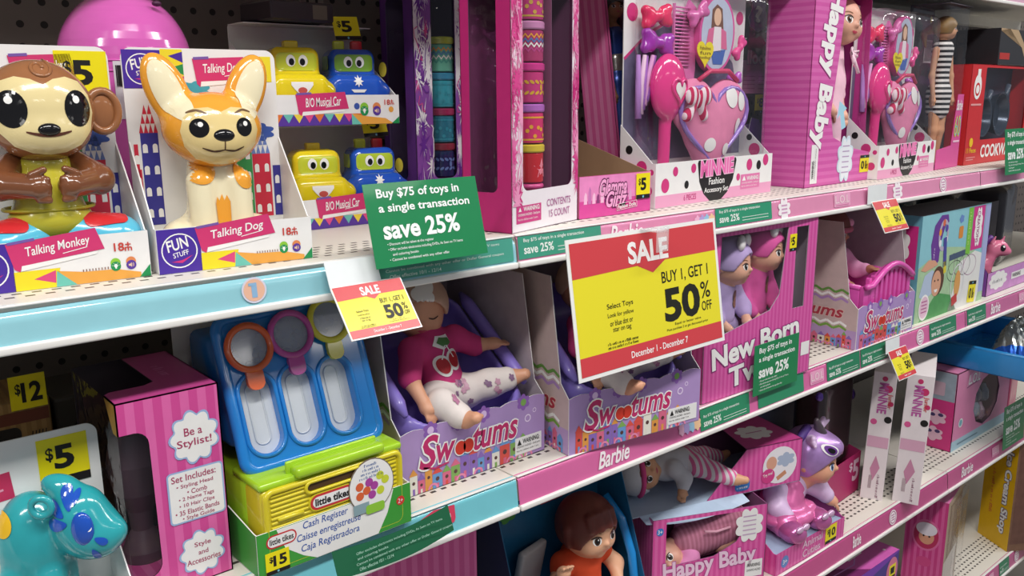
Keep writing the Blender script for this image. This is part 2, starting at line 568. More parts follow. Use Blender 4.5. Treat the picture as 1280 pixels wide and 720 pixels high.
# ------------------------------------------------------------------ gondola shelves
BAY = {1: (-0.607, 0.612), 2: (0.612, 1.830), 3: (1.830, 3.05)}
ZT, ZA, ZB, ZC, ZD = 1.828, 1.452, 1.166, 0.808, 0.452
def shelf(bay, zd, h, colour, label, rough=0.3, gap=0.0012, bend=0.14, set_back=0.0):
    x0, x1 = BAY[bay]
    t = thing('store_shelf', label, 'shelf', (x0, set_back, zd), 0, 'steel shelves of the toy aisle')
    wd = x1 - x0
    d = MB()
    dp = 0.43 - set_back
    d.box(gap, 0.0, -0.004, wd - gap, dp, 0.0, DECK)
    d.box(gap, 0.0, -0.032, wd - gap, 0.003, -0.004, STEEL)
    d.box(gap, dp - 0.03, -0.03, wd - gap, dp, -0.004, STEEL)
    d.build('deck', t)
    c = MB()
    fr = F((0, -0.0075, -h), (1, 0, 0), (0, 0.12, 1))
    prof = [(-0.0070, -h + 0.004)]; a = 0.12; z1 = -h + 0.004; nseg = 22; dl = (h - 0.004) / nseg
    for k in range(nseg):
        f_ = max(0.0, ((k + 1) / nseg - (1 - bend)) / bend)
        a = 0.12 + f_ * 0.95
        prof.append((prof[-1][0] + dl * math.sin(a), prof[-1][1] + dl * math.cos(a)))
    CH = plastic(colour, rough, coat=0.35)
    vs = [(x, y, z) for y, z in prof for x in (gap, wd - gap)]
    c.add(vs, [(2 * i, 2 * i + 1, 2 * i + 3, 2 * i + 2) for i in range(nseg)], CH, True)
    y2, z2 = prof[-1]
    c.add([(gap, y2, z2), (wd - gap, y2, z2), (wd - gap, 0.004, 0.0006), (gap, 0.004, 0.0006)], [(0, 1, 2, 3)], CH)
    c.rbox(gap, -0.011, -h - 0.003, wd - gap, -0.003, -h + 0.004, 0.0018, WHITE)
    c.rbox(gap, -0.0032, -0.0008, wd - gap, 0.0015, 0.0012, 0.0009, WHITE)
    c.build('price_channel', t)
    return t, fr, x0, h
GREEN, TEAL, PINK = '2b8a62', '93cbd6', 'e08fb4'
def glabel(sh, x0, x1, colour=GREEN, texts=True, name='price_label'):
    t, fr, bx, h = sh
    a, b = x0 - bx, x1 - bx
    m = MB(); m.plate(fr, rect(a, 0.006, b, h - 0.0008), 0.0008, plastic(colour, 0.35, coat=0.2), e=0.0012)
    W_ = ink('eef3ee')
    wd = b - a
    if texts:
        m.text(fr, 'Buy $75 of toys in a single transaction', a + wd * .06, 0.0235, wd * .72, 0.005, W_, 0.0014, 0.01)
        m.text(fr, 'save 25%', a + wd * .06, 0.0115, wd * .34, 0.0095, W_, 0.0014, 0.02)
        for k in range(2):
            m.line(fr, [(a + wd * .45, 0.0145 - k * .004), (a + wd * .93, 0.0145 - k * .004)], 0.0007, W_, 0.0014)
    return m.build(name, t)
def sticker(sh, x, kind, wd=0.03):
    t, fr, bx, h = sh
    a = x - bx
    m = MB(); W_ = ink('f6eef2')
    yc = h * 0.5 + 0.001
    if kind in ('Barbie',):
        m.text(fr, 'Barbie', a - wd / 2, yc - 0.010, wd, 0.021, W_, 0.0012, 0.02, 0.35, rot=0.0)
    elif kind == 'LOL':
        m.poly(fr, rrect(a - wd / 2, yc - 0.010, a + wd / 2, yc + 0.012, 0.003), ink('eba6c8'), 0.0010)
        m.text(fr, 'L.O.L', a - wd * .42, yc - 0.004, wd * .84, 0.012, ink('f3ccd9'), 0.0013, 0.03, out=(ink('c987a8'), 0.03))
        m.line(fr, [(a - wd * .4, yc - .0075), (a + wd * .4, yc - .0075)], 0.0012, ink('d070a0'), 0.0013)
    elif kind == 'round':
        m.poly(fr, circ(a, yc, wd / 2, wd / 2), W_, 0.001); m.ring(fr, circ(a, yc, wd * .42), circ(a, yc, wd * .36), ink('b46a95'), 0.0012)
        for k in (-1, 0, 1):
            m.line(fr, [(a - wd * .22, yc + k * wd * .16), (a + wd * .22, yc + k * wd * .16)], wd * .07, ink('c07aa6'), 0.0012)
    elif kind == 'flower':
        m.poly(fr, cloud(a, yc, wd / 2, wd / 2, 8, .2), W_, 0.001)
        for k in (-1, 0, 1):
            m.line(fr, [(a - wd * .25, yc + k * wd * .18), (a + wd * .25, yc + k * wd * .18)], wd * .08, ink('d2a0c4'), 0.0012)
    elif kind == 'pastel':
        for i, c in enumerate(('f0b7d6', 'b9a4dc', '9cc8e6', 'f4c9a0')):
            m.poly(fr, cloud(a - wd / 2 + wd * (i + .5) / 4, yc, wd / 6, 0.009, 6, .15, 24), ink(c), 0.001 + i * .0001)
    m.build('shelf_sticker', t)

TOPROW = [shelf(b, ZT, 0.036, 'd8a9c0', l, set_back=0.10 if b == 1 else 0.075) for b, l in ((1, 'topmost steel shelf above the talking animal toys'), (2, 'topmost steel shelf above the tall pink doll boxes'), (3, 'topmost steel shelf above the red cookware box'))]
A1 = shelf(1, ZA, 0.032, TEAL, 'upper steel shelf with pale blue plastic edge, under the two talking animal toys', 0.12, bend=0.42)
A2 = shelf(2, ZA, 0.032, PINK, 'upper steel shelf with pink edge, under the polka dot accessory sets', 0.25)
A3 = shelf(3, ZA, 0.032, PINK, 'upper steel shelf with pink edge, under the red cookware box', 0.25)
B1 = shelf(1, ZB, 0.038, '74c4d0', 'middle steel shelf with turquoise edge, under the toy cash register')
B2 = shelf(2, ZB, 0.038, 'd568a0', 'middle steel shelf with pink edge, under the twin doll box')
B3 = shelf(3, ZB, 0.038, 'c9699b', 'middle steel shelf with pink edge, under the pink pony toy')
C2 = shelf(2, ZC, 0.043, 'c24d88', 'lower steel shelf with deep pink edge, under the unicorn doll')
C3 = shelf(3, ZC, 0.043, 'c8588f', 'lower steel shelf with pink edge, under the pink surprise doll box')
C1 = shelf(1, ZC, 0.043, 'c8588f', 'lower steel shelf almost hidden, under the dim pink striped box')
D2 = shelf(2, ZD, 0.040, 'c05a8e', 'bottom steel shelf, under the purple and pink toy boxes')
D3 = shelf(3, ZD, 0.040, 'c05a8e', 'bottom steel shelf with pink edge, under the yellow ice cream shop box')

# labels and stickers slid into the shelf edges
glabel(A1, 0.428, 0.606, '4aa08c', False)
t, fr, bx, h = A1
m = MB()
for k, (s_, w_) in enumerate((('Offer excludes electronics including DVDs, As Seen on TV items', .145), ('and coloring books', .045), ('Cannot be combined with any other offer or Dollar General coupon', .150), ('Offer effective 10/1 - 12/14', .062))):
    m.text(fr, s_, 0.436 - bx + (0.006 if k in (0, 2) else 0.010), 0.0245 - k * 0.0055, w_, 0.0036, ink('dff2ea'), 0.0016, 0.004)
m.build('label_lettering', t)
m = MB(); a = 0.307 - bx
m.poly(fr, circ(a, .0175, .0115), ink('d6d4e4'), .0012); m.poly(fr, circ(a, .0175, .0098), ink('e8b79c'), .0014)
m.poly(fr, rect(a - .0025, .011, a + .0025, .024), ink('8db4d6'), .0016); m.poly(fr, rect(a - .005, .0215, a + .001, .024), ink('8db4d6'), .0017)
m.build('round_number_sticker', t)
glabel(A2, 0.614, 0.745, '3f9a80'); glabel(A2, 0.969, 1.102, '2f9470')
sticker(A2, 0.79, 'Barbie', .06); sticker(A2, 0.945, 'pastel', .04); sticker(A2, 1.135, 'flower', .03)
sticker(A2, 1.30, 'LOL', .05); sticker(A2, 1.485, 'flower', .032); sticker(A2, 1.662, 'round', .028)
glabel(B2, 0.954, 1.072); glabel(B2, 1.095, 1.221, GREEN, False); glabel(B2, 1.293, 1.40, '23805a'); glabel(B2, 1.404, 1.50, '23805a')
glabel(B2, 1.668, 1.785, '23805a')
sticker(B2, 0.775, 'Barbie', .058); sticker(B2, 0.930, 'pastel', .045); sticker(B2, 1.262, 'LOL', .042); sticker(B2, 1.628, 'round', .030)
glabel(B3, 1.838, 1.93, '23805a'); sticker(B3, 1.98, 'Barbie', .05); sticker(B3, 2.13, 'LOL', .04)
# scalloped red badge on the turquoise edge
t, fr, bx, h = B1
m = MB(); a = 0.5 - bx
m.poly(fr, [(a - .045, .010), (a - .043, .004), (a - .03, .0045), (a - .026, .010), (a - .014, .009), (a - .010, .015), (a + .006, .013), (a + .018, .016), (a + .020, .020), (a + .020, .035), (a - .008, .037), (a - .03, .030)], ink('d2415f'), .001)
m.text(fr, 'ice', a - .007, .019, .020, .014, ink('f7eef0'), .0014, .03)
m.build('price_badge', t)
sticker(C2, 1.445, 'Barbie', .03); sticker(C2, 1.585, 'round', .03); sticker(C3, 1.925, 'Barbie', .06); sticker(C3, 2.08, 'LOL', .04)
glabel(D3, 2.20, 2.26, '23805a'); sticker(D3, 2.15, 'LOL', .03); sticker(D3, 2.31, 'round', .03)

# slotted uprights between the bays
for x, l in ((0.612, 'slotted steel upright behind the musical car boxes'), (1.830, 'slotted steel upright behind the striped dress doll')):
    t = thing('shelf_upright', l, 'upright', (x, 0.437, 0), 0, 'slotted uprights')
    m = MB(); m.box(-.018, -.0035, 0, .018, 0.002, 2.1, mat('8a827a', 0.4, metal=0.3))
    for k in range(66):
        for s_ in (-1, 1):
            m.poly(front(-.0035), rect(s_ * .007 - .002, .05 + k * .031, s_ * .007 + .002, .068 + k * .031), ink('1b1917'), .0003)
    m.build('upright_post', t)

# ------------------------------------------------------------------ hanging and standing signs
YEL, RED = 'ebdf2c', 'd2434a'
def bill(name, label, p_top, p_bot, wd, big=True, cat='sign', group=None, rz=0.0, holder=None):
    """red and yellow price card; p_top / p_bot: upper and lower left corners"""
    pt, pb = Vector(p_top), Vector(p_bot)
    t = thing(name, label, cat, pb, rz, group)
    v = pt - pb; h = v.length
    fr = F((0, 0, 0), (1, 0, 0), v)
    m = MB(); b = wd * .018
    m.plate(fr, rect(0, 0, wd, h), 0.0009, mat('f1f1ee', 0.3, coat=0.3))
    R_, Y_ = mat(RED, 0.3, coat=0.3, vary=0), mat(YEL, 0.3, coat=0.3, vary=0)
    K = ink('23231c')
    m.poly(fr, rect(b, b, wd - b, h - b), Y_, .0002)
    m.poly(fr, rect(b, b, wd - b, h * .165), R_, .0004)
    m.poly(fr, [(b, h * .72), (wd * .42, h * .735), (wd * .52, h * .665), (wd * .61, h * .745), (wd - b, h * .745), (wd - b, h - b), (b, h - b)], R_, .0004)
    W_ = ink('f7f4f2')
    m.text(fr, 'SALE', wd * .37, h * .76, wd * .26, h * .15, W_, .0006, .035)
    m.text(fr, 'BUY 1, GET 1', wd * .575, h * .555, wd * .335, h * .10, K, .0006, .006)
    m.text(fr, '50', wd * .585, h * .275, wd * .24, h * .235, K, .0006, .037)
    m.text(fr, '%', wd * .845, h * .385, wd * .07, h * .13, K, .0006, .005)
    m.text(fr, 'OFF', wd * .845, h * .285, wd * .075, h * .075, K, .0006, .004)
    m.text(fr, 'Select Toys', wd * .205, h * .455, wd * .165, h * .048, K, .0006, .004)
    for k, (s_, x_, w_) in enumerate((('Look for yellow', .205, .165), ('or blue dot or', .215, .145), ('star on tag', .23, .115))):
        m.text(fr, s_, wd * x_, h * (.395 - k * .055), wd * w_, h * .040, K, .0006)
    m.text(fr, 'Equal or lesser value', wd * .64, h * .225, wd * .19, h * .024, K, .0006)
    m.text(fr, 'Must purchase 2 to get discounted price', wd * .58, h * .190, wd * .30, h * .024, K, .0006)
    m.scrawl(fr, wd * .19, h * .205, wd * .20, h * .022, K, .0006)
    m.scrawl(fr, wd * .19, h * .178, wd * .20, h * .022, K, .0006, 2)
    m.text(fr, 'December 1 - December 7', wd * .33, h * .072, wd * .39, h * .048, W_, .0006, .012)
    m.build('price_card', t)
    if holder:
        hm = MB()
        hw, tz, ty = holder[:3]
        top = Vector((0, ty, tz)) - Vector((0, pb.y, pb.z))
        hv = top - v
        hf = F(v, (1, 0, 0), hv)
        hm.plate(hf, rect(holder[3] if len(holder) > 3 else 0, -0.004, hw, hv.length), 0.0008, mat('eef3f4', 0.12, coat=0.6))
        hm.build('clip_strip', t)
    return t
t = bill('sale_sign', 'large red and yellow sale card hanging in front of the middle shelf doll boxes', (.662, -.030, 1.445), (.662, -.055, 1.2835), .272)
m = MB(); CLP = mat('f4f6f8', .06, coat=.6, alpha=.3, vary=0)
m.rbox(.124, -.0035, .136, .146, -.0015, .166, .0008, CLP, 1); m.rbox(.124, -.0035, .160, .146, .024, .1625, .0008, CLP, 1)
m.build('clear_clip', t)
bill('sale_tag', 'small sale card on a white clip strip, hanging under the pale blue shelf edge', (.3735, -.020, 1.432), (.3735, -.056, 1.3885), .0765, group='small sale cards', holder=(.055, 1.454, -.011))
bill('sale_tag', 'small sale card hanging under the pink upper shelf edge beside the twin dolls', (1.384, -.012, 1.428), (1.384, -.040, 1.378), .084, group='small sale cards', holder=(.052, 1.455, -.011, -.012))
bill('sale_tag', 'small sale card hanging from the middle shelf edge beside the crib doll box', (1.484, -.014, 1.149), (1.484, -.040, 1.100), .068, group='small sale cards', holder=(.045, 1.170, -.012, -.006))

def green_sign(label, p_top, p_bot, wd, small=True):
    pt, pb = Vector(p_top), Vector(p_bot)
    t = thing('discount_sign', label, 'sign', pb, 0, 'green discount signs')
    v = pt - pb; h = v.length
    fr = F((0, 0, 0), (1, 0, 0), v)
    m = MB(); W_ = ink('f2f7f4')
    m.plate(fr, rect(0, 0, wd, h), 0.0007, mat('12814c', 0.35, coat=0.3))
    m.text(fr, 'Buy $75 of toys in', wd * .10, h * .795, wd * .72, h * .135, W_, .0004, .022)
    m.text(fr, 'a single transaction', wd * .10, h * .625, wd * .80, h * .125, W_, .0004, .022)
    m.text(fr, 'save 25%', wd * .11, h * .335, wd * .66, h * .215, W_, .0004, .03)
    for k, (s_, x_, w_) in enumerate((('\u2022 Discount will be taken at the register', .12, .40), ('\u2022 Offer excludes electronics including DVDs, As Seen on TV items', .12, .66), ('and coloring books', .15, .22), ('\u2022 Cannot be combined with any other offer', .12, .52))):
        m.text(fr, s_, wd * x_, h * (.245 - k * .062), wd * w_, h * .042, W_, .0004, .004)
    m.build('sign_card', t)
    return t
green_sign('green discount sign standing on the pale blue shelf edge beside the musical car boxes', (.418, -.010, 1.5225), (.418, -.030, 1.4445), .134)
green_sign('green discount sign standing on the middle shelf edge beside the twin doll box', (1.070, -.012, 1.239), (1.070, -.013, 1.160), .119)
green_sign('green discount sign on the upper shelf edge in front of the red cookware box', (1.908, -.012, 1.532), (1.908, -.022, 1.440), .122)
green_sign('green discount sign on the lower shelf edge in front of the pink surprise doll box', (2.087, -.012, .894), (2.087, -.018, .790), .125)
# folded green sign seen from behind, drooping over the turquoise edge
t = thing('discount_sign', 'dark green discount sign folded forward over the turquoise shelf edge by the cash register', 'sign', (.351, -.03, 1.157), 0, 'green discount signs')
m = MB(); G = mat('0f5a39', 0.4, coat=0.2, vary=.04); W_ = ink('9fc4b2')
n = 14; P = []
for i in range(n + 1):
    a = i / n
    x = a * .136; yy = -0.008 - .010 * math.sin(a * math.pi)
    P.append(((x, yy - .010, 0.0 + .004 * a), (x, yy, .0245 + .004 * a)))
vs = [p for q in P for p in q]
m.add(vs, [(2 * i, 2 * i + 2, 2 * i + 3, 2 * i + 1) for i in range(n)], G, True)
m.add([(x, y + .0006, z) for x, y, z in vs], [(2 * i, 2 * i + 2, 2 * i + 3, 2 * i + 1) for i in range(n)], G, True)
fr = F((0, -.0285, .002), (1, 0, .03), (0, .35, 1))
for k, (s_, x_, w_) in enumerate((('Offer excludes electronics including DVDs, As Seen on TV items', .018, .100), ('and coloring books', .018, .034), ('Cannot be combined with any other offer or Dollar General coupon', .016, .112), ('Offer effective 10/1 - 12/14', .018, .038))):
    m.text(fr, s_, x_, .0185 - k * .0048, w_, .0030, W_, .001, .003)
m.build('sign_card', t)
# ------------------------------------------------------------------ shared pieces of packaging
CW = card('ecebea'); CWI = card('e2e0dc'); KRAFT = card('a98a6c'); BLK = ink('1d1b1c'); INKW = ink('f4f3f1')
def tray(t, w, d, lip, side, outer=CW, inner=CW, edge=CW, front_deco=None, left_deco=None, right_in=None, name='display_tray', th=0.0012):
    m = MB()
    m.plate(topside(th), rect(0, 0, w, d), th, inner)
    m.plate(front(), rect(0, 0, w, lip), th, outer, mb=inner, me=edge)
    m.plate(leftside(d), [(0, 0), (d - th, 0), (d - th, lip), (d - .006, lip), (0, side)], th, outer, mb=inner, me=edge)
    m.plate(F((w, 0, 0), (0, 1, 0), (0, 0, 1)), [(th, 0), (d, 0), (d, side), (.006, lip), (th, lip)], th, outer, mb=inner, me=edge)
    if front_deco: front_deco(m, front())
    if left_deco: left_deco(m, leftside(d))
    if right_in: right_in(m, F((w - th, d, 0), (0, -1, 0), (0, 0, 1)))
    m.build(name, t)
def price_tag(parent, fr, x, y, w, h, s='$5', rot=0.0, e=0.0005, strip=True):
    m = MB()
    o = fr.pt(x + w / 2, y + h / 2, e)
    f2 = F(o, fr.u * math.cos(rot) + fr.v * math.sin(rot), -fr.u * math.sin(rot) + fr.v * math.cos(rot))
    a, b = w / 2, h / 2
    m.plate(f2, rect(-a, -b, a, b), .0003, mat('f0e112', .35, vary=.02))
    y0 = -b + (h * .17 if strip else 0)
    if strip:
        m.poly(f2, rect(-a, -b, a, y0), BLK, .0001)
        m.poly(f2, star(0, -b + h * .085, h * .07), ink('7fd0e8'), .0002)
    k = BLK
    hh = b - y0
    if s.startswith('$'):
        m.text(f2, '$', -w * .34, y0 + hh * .42, w * .14, hh * .34, k, .0002, .02)
        m.text(f2, s[1:], -w * .16, y0 + hh * .22, w * (.34 if len(s) == 2 else .52), hh * .54, k, .0002, .035)
    else:
        m.text(f2, s, -w * .3, y0 + hh * .25, w * .6, hh * .5, k, .0002, .03)
    m.build('price_tag', parent)
def fun_logo(m, fr, x, y, w, h, e=.0003):
    m.poly(fr, rect(x, y, x + w, y + h), ink('4a2f9b'), e)
    cx, cy, r = x + w * .5, y + h * .5, min(w, h) * .42
    m.ring(fr, circ(cx, cy, r), circ(cx, cy, r * .93), INKW, e + .0001)
    m.text(fr, 'FUN', cx - r * .62, cy - r * .05, r * 1.2, r * .62, INKW, e + .0001, .02, .1, rot=.22)
    m.text(fr, 'STUFF', cx - r * .35, cy - r * .42, r * .9, r * .28, INKW, e + .0001, .01, .1, rot=.22)
    m.poly(fr, [(cx - r * .5, cy - r * .62), (cx + r * .1, cy - r * .72), (cx + r * .72, cy - r * .3), (cx + r * .1, cy - r * .55)], ink('d0347c'), e + .0001)
def icons(m, fr, x, y, r, e=.0004):
    for i, (c, d) in enumerate((('8cc63f', '1f9152'), ('e08a55', '5a3a9c'))):
        cx = x + i * r * 3.1
        m.poly(fr, circ(cx, y + r * .75, r), ink(c), e)
        m.poly(fr, circ(cx, y, r), ink(d), e + .0001)
        if i == 0:
            m.poly(fr, circ(cx, y + r * .12, r * .36, r * .4, 14), INKW, e + .0002); m.poly(fr, rect(cx - r * .16, y - r * .5, cx + r * .16, y - r * .2), INKW, e + .0002)
            for a in (-.9, -.4, .4, .9):
                m.line(fr, [(cx + math.sin(a * 1.6) * r * .52, y + r * .12 + math.cos(a * 1.6) * r * .52), (cx + math.sin(a * 1.6) * r * .74, y + r * .12 + math.cos(a * 1.6) * r * .74)], r * .08, INKW, e + .0002)
        else:
            m.poly(fr, [(cx - r * .55, y - r * .2), (cx - r * .25, y - r * .2), (cx + r * .08, y - r * .5), (cx + r * .08, y + r * .5), (cx - r * .25, y + r * .2), (cx - r * .55, y + r * .2)], ink('e8c9a8'), e + .0002)
            for q in (.3, .52):
                m.line(fr, [(cx + r * q * math.cos(a), y + r * q * 1.2 * math.sin(a)) for a in np.linspace(-.8, .8, 6)], r * .09, ink('e8c9a8'), e + .0002)
def banner(m, fr, x, y, w, h, s, tilt=.10, e=.0005):
    P = ink('d03a72')
    m.poly(fr, turn([(x, y + h), (x + w * .03, y), (x + w * .08, y - h * .14), (x + w * .11, y + h * .08), (x + w, y + h * .08), (x + w * .95, y + h * .98)], tilt, x, y), P, e)
    m.poly(fr, turn([(x + w * .09, y - h * .12), (x + w * .9, y - h * .06), (x + w * .93, y + h * .06), (x + w * .11, y + h * .08)], tilt, x, y), INKW, e)
    m.text(fr, s, x + w * .17, y + h * .30 + w * .17 * tilt, w * .68, h * .46, INKW, e + .0002, .012, .18, rot=tilt)
    m.line(fr, turn([(x + w * .55, y + h * .24), (x + w * .82, y + h * .30)], tilt, x, y), h * .03, INKW, e + .0002)
    m.poly(fr, turn(rect(x + w * .02, y + h * .95, x + w * .3, y + h * 1.06), tilt, x, y), ink('7a5aa8'), e + .0002)
def fun_front(title, w, lip):
    def d(m, fr):
        fun_logo(m, fr, 0.0005, 0.0005, w * .26, lip - .001)
        x0 = w * .26
        m.poly(fr, [(x0, 0.0005), (w * .47, .0005), (w * .50, lip * .40), (x0, lip * .40)], ink('eedb2a'), .0003)
        m.poly(fr, [(w * .36, lip * .22), (w * .47, lip * .10), (w * .475, lip * .36)], ink('d94a80'), .0004)
        m.poly(fr, [(w * .47, .0005), (w * .58, .0005), (w * .48, lip * .34)], ink('6fc4b4'), .0004)
        m.poly(fr, [(w * .48, lip * .34), (w * .58, .0005), (w * .94, .0005), (w * .94, lip * .12), (w * .80, lip * .24), (w * .62, lip * .26)], ink('e9a64a'), .0003)
        m.poly(fr, [(w * .93, .0005), (w - .0005, .0005), (w - .0005, lip * .27)], ink('219052'), .0004)
        banner(m, fr, x0 - .001, lip * .45, w * .50, lip * .52, title, .12)
        m.text(fr, '18', w * .80, lip * .62, w * .055, lip * .17, ink('c8453c'), .0005, .02)
        m.text(fr, '+', w * .865, lip * .70, w * .03, lip * .09, ink('c8453c'), .0005, .02)
        m.text(fr, 'm', w * .86, lip * .61, w * .04, lip * .08, ink('c8453c'), .0005, .02)
        icons(m, fr, w * .80, lip * .30, lip * .10)
        for k in range(9):
            m.line(fr, [(w * (.62 + .017 * k), lip * .26), (w * (.62 + .017 * k), lip * .31)], w * .005, ink('7a4a3a'), .0005)
    return d
def city(m, fr, w, h0):
    """printed row of toy-town houses"""
    cols = [('cf3148', .00, .07, .052), ('3d3a94', .065, .19, .085), ('cf3148', .02, .06, .075), ('3f9a55', .66, .80, .075), ('cf3148', .79, .93, .062), ('58a9c7', .52, .66, .05), ('3d3a94', .93, 1.0, .05)]
    for c, a, b, hh in cols:
        m.poly(fr, rect(w * a + .001, h0, w * b - .001, h0 + hh), ink(c), .0003)
        n = max(1, int((b - a) * w / .008))
        for i in range(n):
            for j in range(int(hh / .02)):
                cx = w * a + (i + .5) * (b - a) * w / n; cy = h0 + hh - .014 - j * .02
                m.poly(fr, [(cx - .0022, cy - .004)] + [(cx + .0022, cy - .004)] + circ(cx, cy + .002, .0022, n=6, a0=0, a1=math.pi), INKW, .0004)
    for a, b, hh, c in ((.065, .19, .085, 'cf3148'), (.66, .80, .075, 'd0558e'), (.79, .93, .062, '6f86c2')):
        for r in range(3):
            for i in range(4 - r):
                x0 = w * a + (b - a) * w * (i + r * .5 + .1) / 4.2; s_ = (b - a) * w / 4.6
                m.poly(fr, [(x0, h0 + hh + r * .0085), (x0 + s_, h0 + hh + r * .0085), (x0 + s_ / 2, h0 + hh + .0085 + r * .0085)], ink(c), .0003)
    for cx, cy in ((.86, .118), (.44, .158)):
        m.poly(fr, cloud(w * cx, cy, w * .10, .008, 7, .2, 40), ink('3f5aa8' if cx > .5 else '4aa6b8'), .0003)
def toy_card(t, w, h, y, title, priced, th=.0015, lean=.0):
    m = MB(); fr = F((0, y, 0), (1, 0, 0), (0, lean, 1))
    m.plate(fr, rrect(0, .001, w, h, .010, 6, '23'), th, CW)
    fun_logo(m, fr, .0008, h - .036, w * .235, .034)
    m.poly(fr, rrect(w * .24, h - .033, w * .38, h - .001, .001), ink('ecd92e'), .0003)
    for k, c in enumerate(('4a2f9b', '2f8f4f', 'c9354f')):
        m.poly(fr, [(w * .38, h - .003 - k * .011), (w * .38, h - .013 - k * .011), (w * .29, h - .007 - k * .011)], ink(c), .0004)
    banner(m, fr, w * .45, h - .032, w * .36, .023, title, .06)
    city(m, fr, w, .035)
    if not priced:
        m.poly(fr, rect(w * .80, h - .030, w * .97, h - .006), ink('ecd92e'), .0003)
    m.build('back_card', t)
    if priced:
        price_tag(t, fr, w * .69, h - .048, w * .30, .044, '$5')
    return fr

# ------------------------------------------------------------------ talking monkey
WM, LIP = .141, .040
t = thing('toy_display_box', 'white open display box printed with a talking monkey banner, under the brown monkey', 'toy box', (.0970, .0530, ZA), -.05, 'talking animal boxes')
tray(t, WM, .076, LIP, .113, front_deco=fun_front('Talking Monkey', WM, LIP))
cf = toy_card(t, WM, .196, .0755, 'Talking Monkey', True)
m = MB(); m.poly(cf, cloud(.112, .083, .017, .011, 8, .2), ink('4fb0bb'), .0006)
m.text(cf, 'TRY', .102, .084, .020, .008, ink('cf3a6e'), .0008, .03); m.text(cf, 'ME', .105, .074, .015, .008, ink('cf3a6e'), .0008, .03)
m.build('try_me_print', t)

BR = plastic('9b6641', .16, coat=.5); BRD = plastic('7a4a2e', .16, coat=.5); CRM = plastic('e6d49c', .16, coat=.5); YG = plastic('c9bf3a', .2, coat=.4); CY = plastic('5bbfdc', .18, coat=.4); RD = plastic('cf2f33', .2, coat=.4)
EYE = mat('141315', .08, .6, vary=0); EYEW = mat('f6f5f2', .15, .5, vary=0)
t = thing('talking_monkey', 'brown plastic talking monkey with a cream face, folded arms and light blue legs', 'toy monkey', (.1735, .0885, ZA + .0015), -.04)
b = Blob(.004)
b.elp((0, 0, .140), (.0425, .036, .041), 0).elp((0, -.012, .124), (.036, .026, .024), 0)
b.cap((0, .0, .105), (0, 0, .09), .016, .02, 0)
m = MB(); bv = b.into(m, [BR], .0014)
hf = F((0, 0, .14), (1, 0, 0), (0, 0, 1))
face = [(0, .020)] + [(x * 1, z) for x, z in ((.008, .0245), (.018, .0265), (.028, .023), (.0345, .012), (.0365, -.002), (.033, -.016), (.024, -.027), (.012, -.0325), (0, -.034))]
face = face + [(-x, z) for x, z in face[-2:0:-1]]
mf = MB(); mf.decal(bv, hf, face, CRM, .0008, 8)
head = m.build('head', t)
mf.build('face_patch', head)
for s_ in (-1, 1):
    me_ = MB()
    me_.decal(bv, hf, circ(s_ * .0235, .0015, .0105, .0145, 28), EYE, .0011, 4)
    me_.decal(bv, hf, circ(s_ * .0235 - .001, .0085, .0027, .003, 14), EYEW, .0015, 2)
    me_.build('eye', head)
mn = MB(); mn.ell((0, -.0375, .1255), (.0085, .004, .0052), EYE)
mn.build('nose', head)
ms_ = MB(); sm = [(x, -.0195 + .0035 * (abs(x) / .016) ** 2) for x in np.linspace(-.016, .016, 13)]
ms_.decal(bv, hf, [(x, z + .0004) for x, z in sm] + [(x, z - .0006) for x, z in sm[::-1]], ink('5a3226'), .0012, 1)
ms_.build('mouth', head)
mc = MB()
sp = [(0.0005 + (.0025 + .0010 * a) * math.cos(a), .0335 + (.0025 + .0008 * a) * math.sin(a)) for a in np.linspace(0, 7.2, 26)]
pts = []
for a, z in sp:
    r = bv.ray_cast(hf.pt(a, z, .2), -hf.n, .4)
    if r[0]: pts.append(r[0])
mc.tube(pts, .0016, BR, 8); mc.build('hair_curl', head)
for s_ in (-1, 1):
    me_ = MB(); c = Vector((s_ * .049, .004, .139))
    me_.ell(c, (.013, .006, .018), BR, 20)
    me_.tube([c + Vector((s_ * .001 + .0125 * math.cos(a), -.003, .017 * math.sin(a))) for a in np.linspace(0, 2 * math.pi, 25)[:-1]], .0035, BR, 8, closed=True)
    me_.build('ear', head)
b = Blob(.004)
b.cap((0, 0, .094), (0, .002, .055), .020, .029, 0).elp((0, .0, .05), (.033, .026, .018), 0)
m = MB(); b.into(m, [YG], .0014); m.build('shirt', t)
m = MB(); m.tube([(.0345 * math.cos(a), .002 + .0275 * math.sin(a), .060) for a in np.linspace(0, 2 * math.pi, 33)[:-1]], .0016, plastic('b5a92c', .25), 6, closed=True); m.build('shirt_hem', t)
for s_ in (-1, 1):
    b = Blob(.004)
    b.cap((s_ * .024, .002, .096), (s_ * .038, -.010, .082), .011, .013, 0).cap((s_ * .038, -.010, .082), (s_ * .012, -.032, .080), .012, .010, 0)
    for k in range(4):
        b.cap((s_ * .012, -.034, .087 - k * .0055), (s_ * .006, -.036, .086 - k * .0055), .0036, .003, 0, k=.0015)
    b.cap((s_ * .016, -.034, .090), (s_ * .008, -.037, .094), .0035, .003, 0, k=.002)
    m = MB(); b.into(m, [BRD], .0013); m.build('arm', t)
    b = Blob(.004)
    b.cap((s_ * .018, -.006, .036), (s_ * .047, -.014, .030), .020, .021, 0).cap((s_ * .047, -.014, .030), (s_ * .049, -.012, .018), .021, .018, 0)
    m = MB(); bv2 = b.into(m, [CY], .0014); lg = m.build('leg', t)
    mk = MB(); mk.decal(bv2, F((s_ * .038, -.01, .042), (1, 0, 0), (0, .5, 1)), rrect(-.017, -.006, .017, .016, .006), RD, .0008, 5); mk.build('knee_patch', lg)

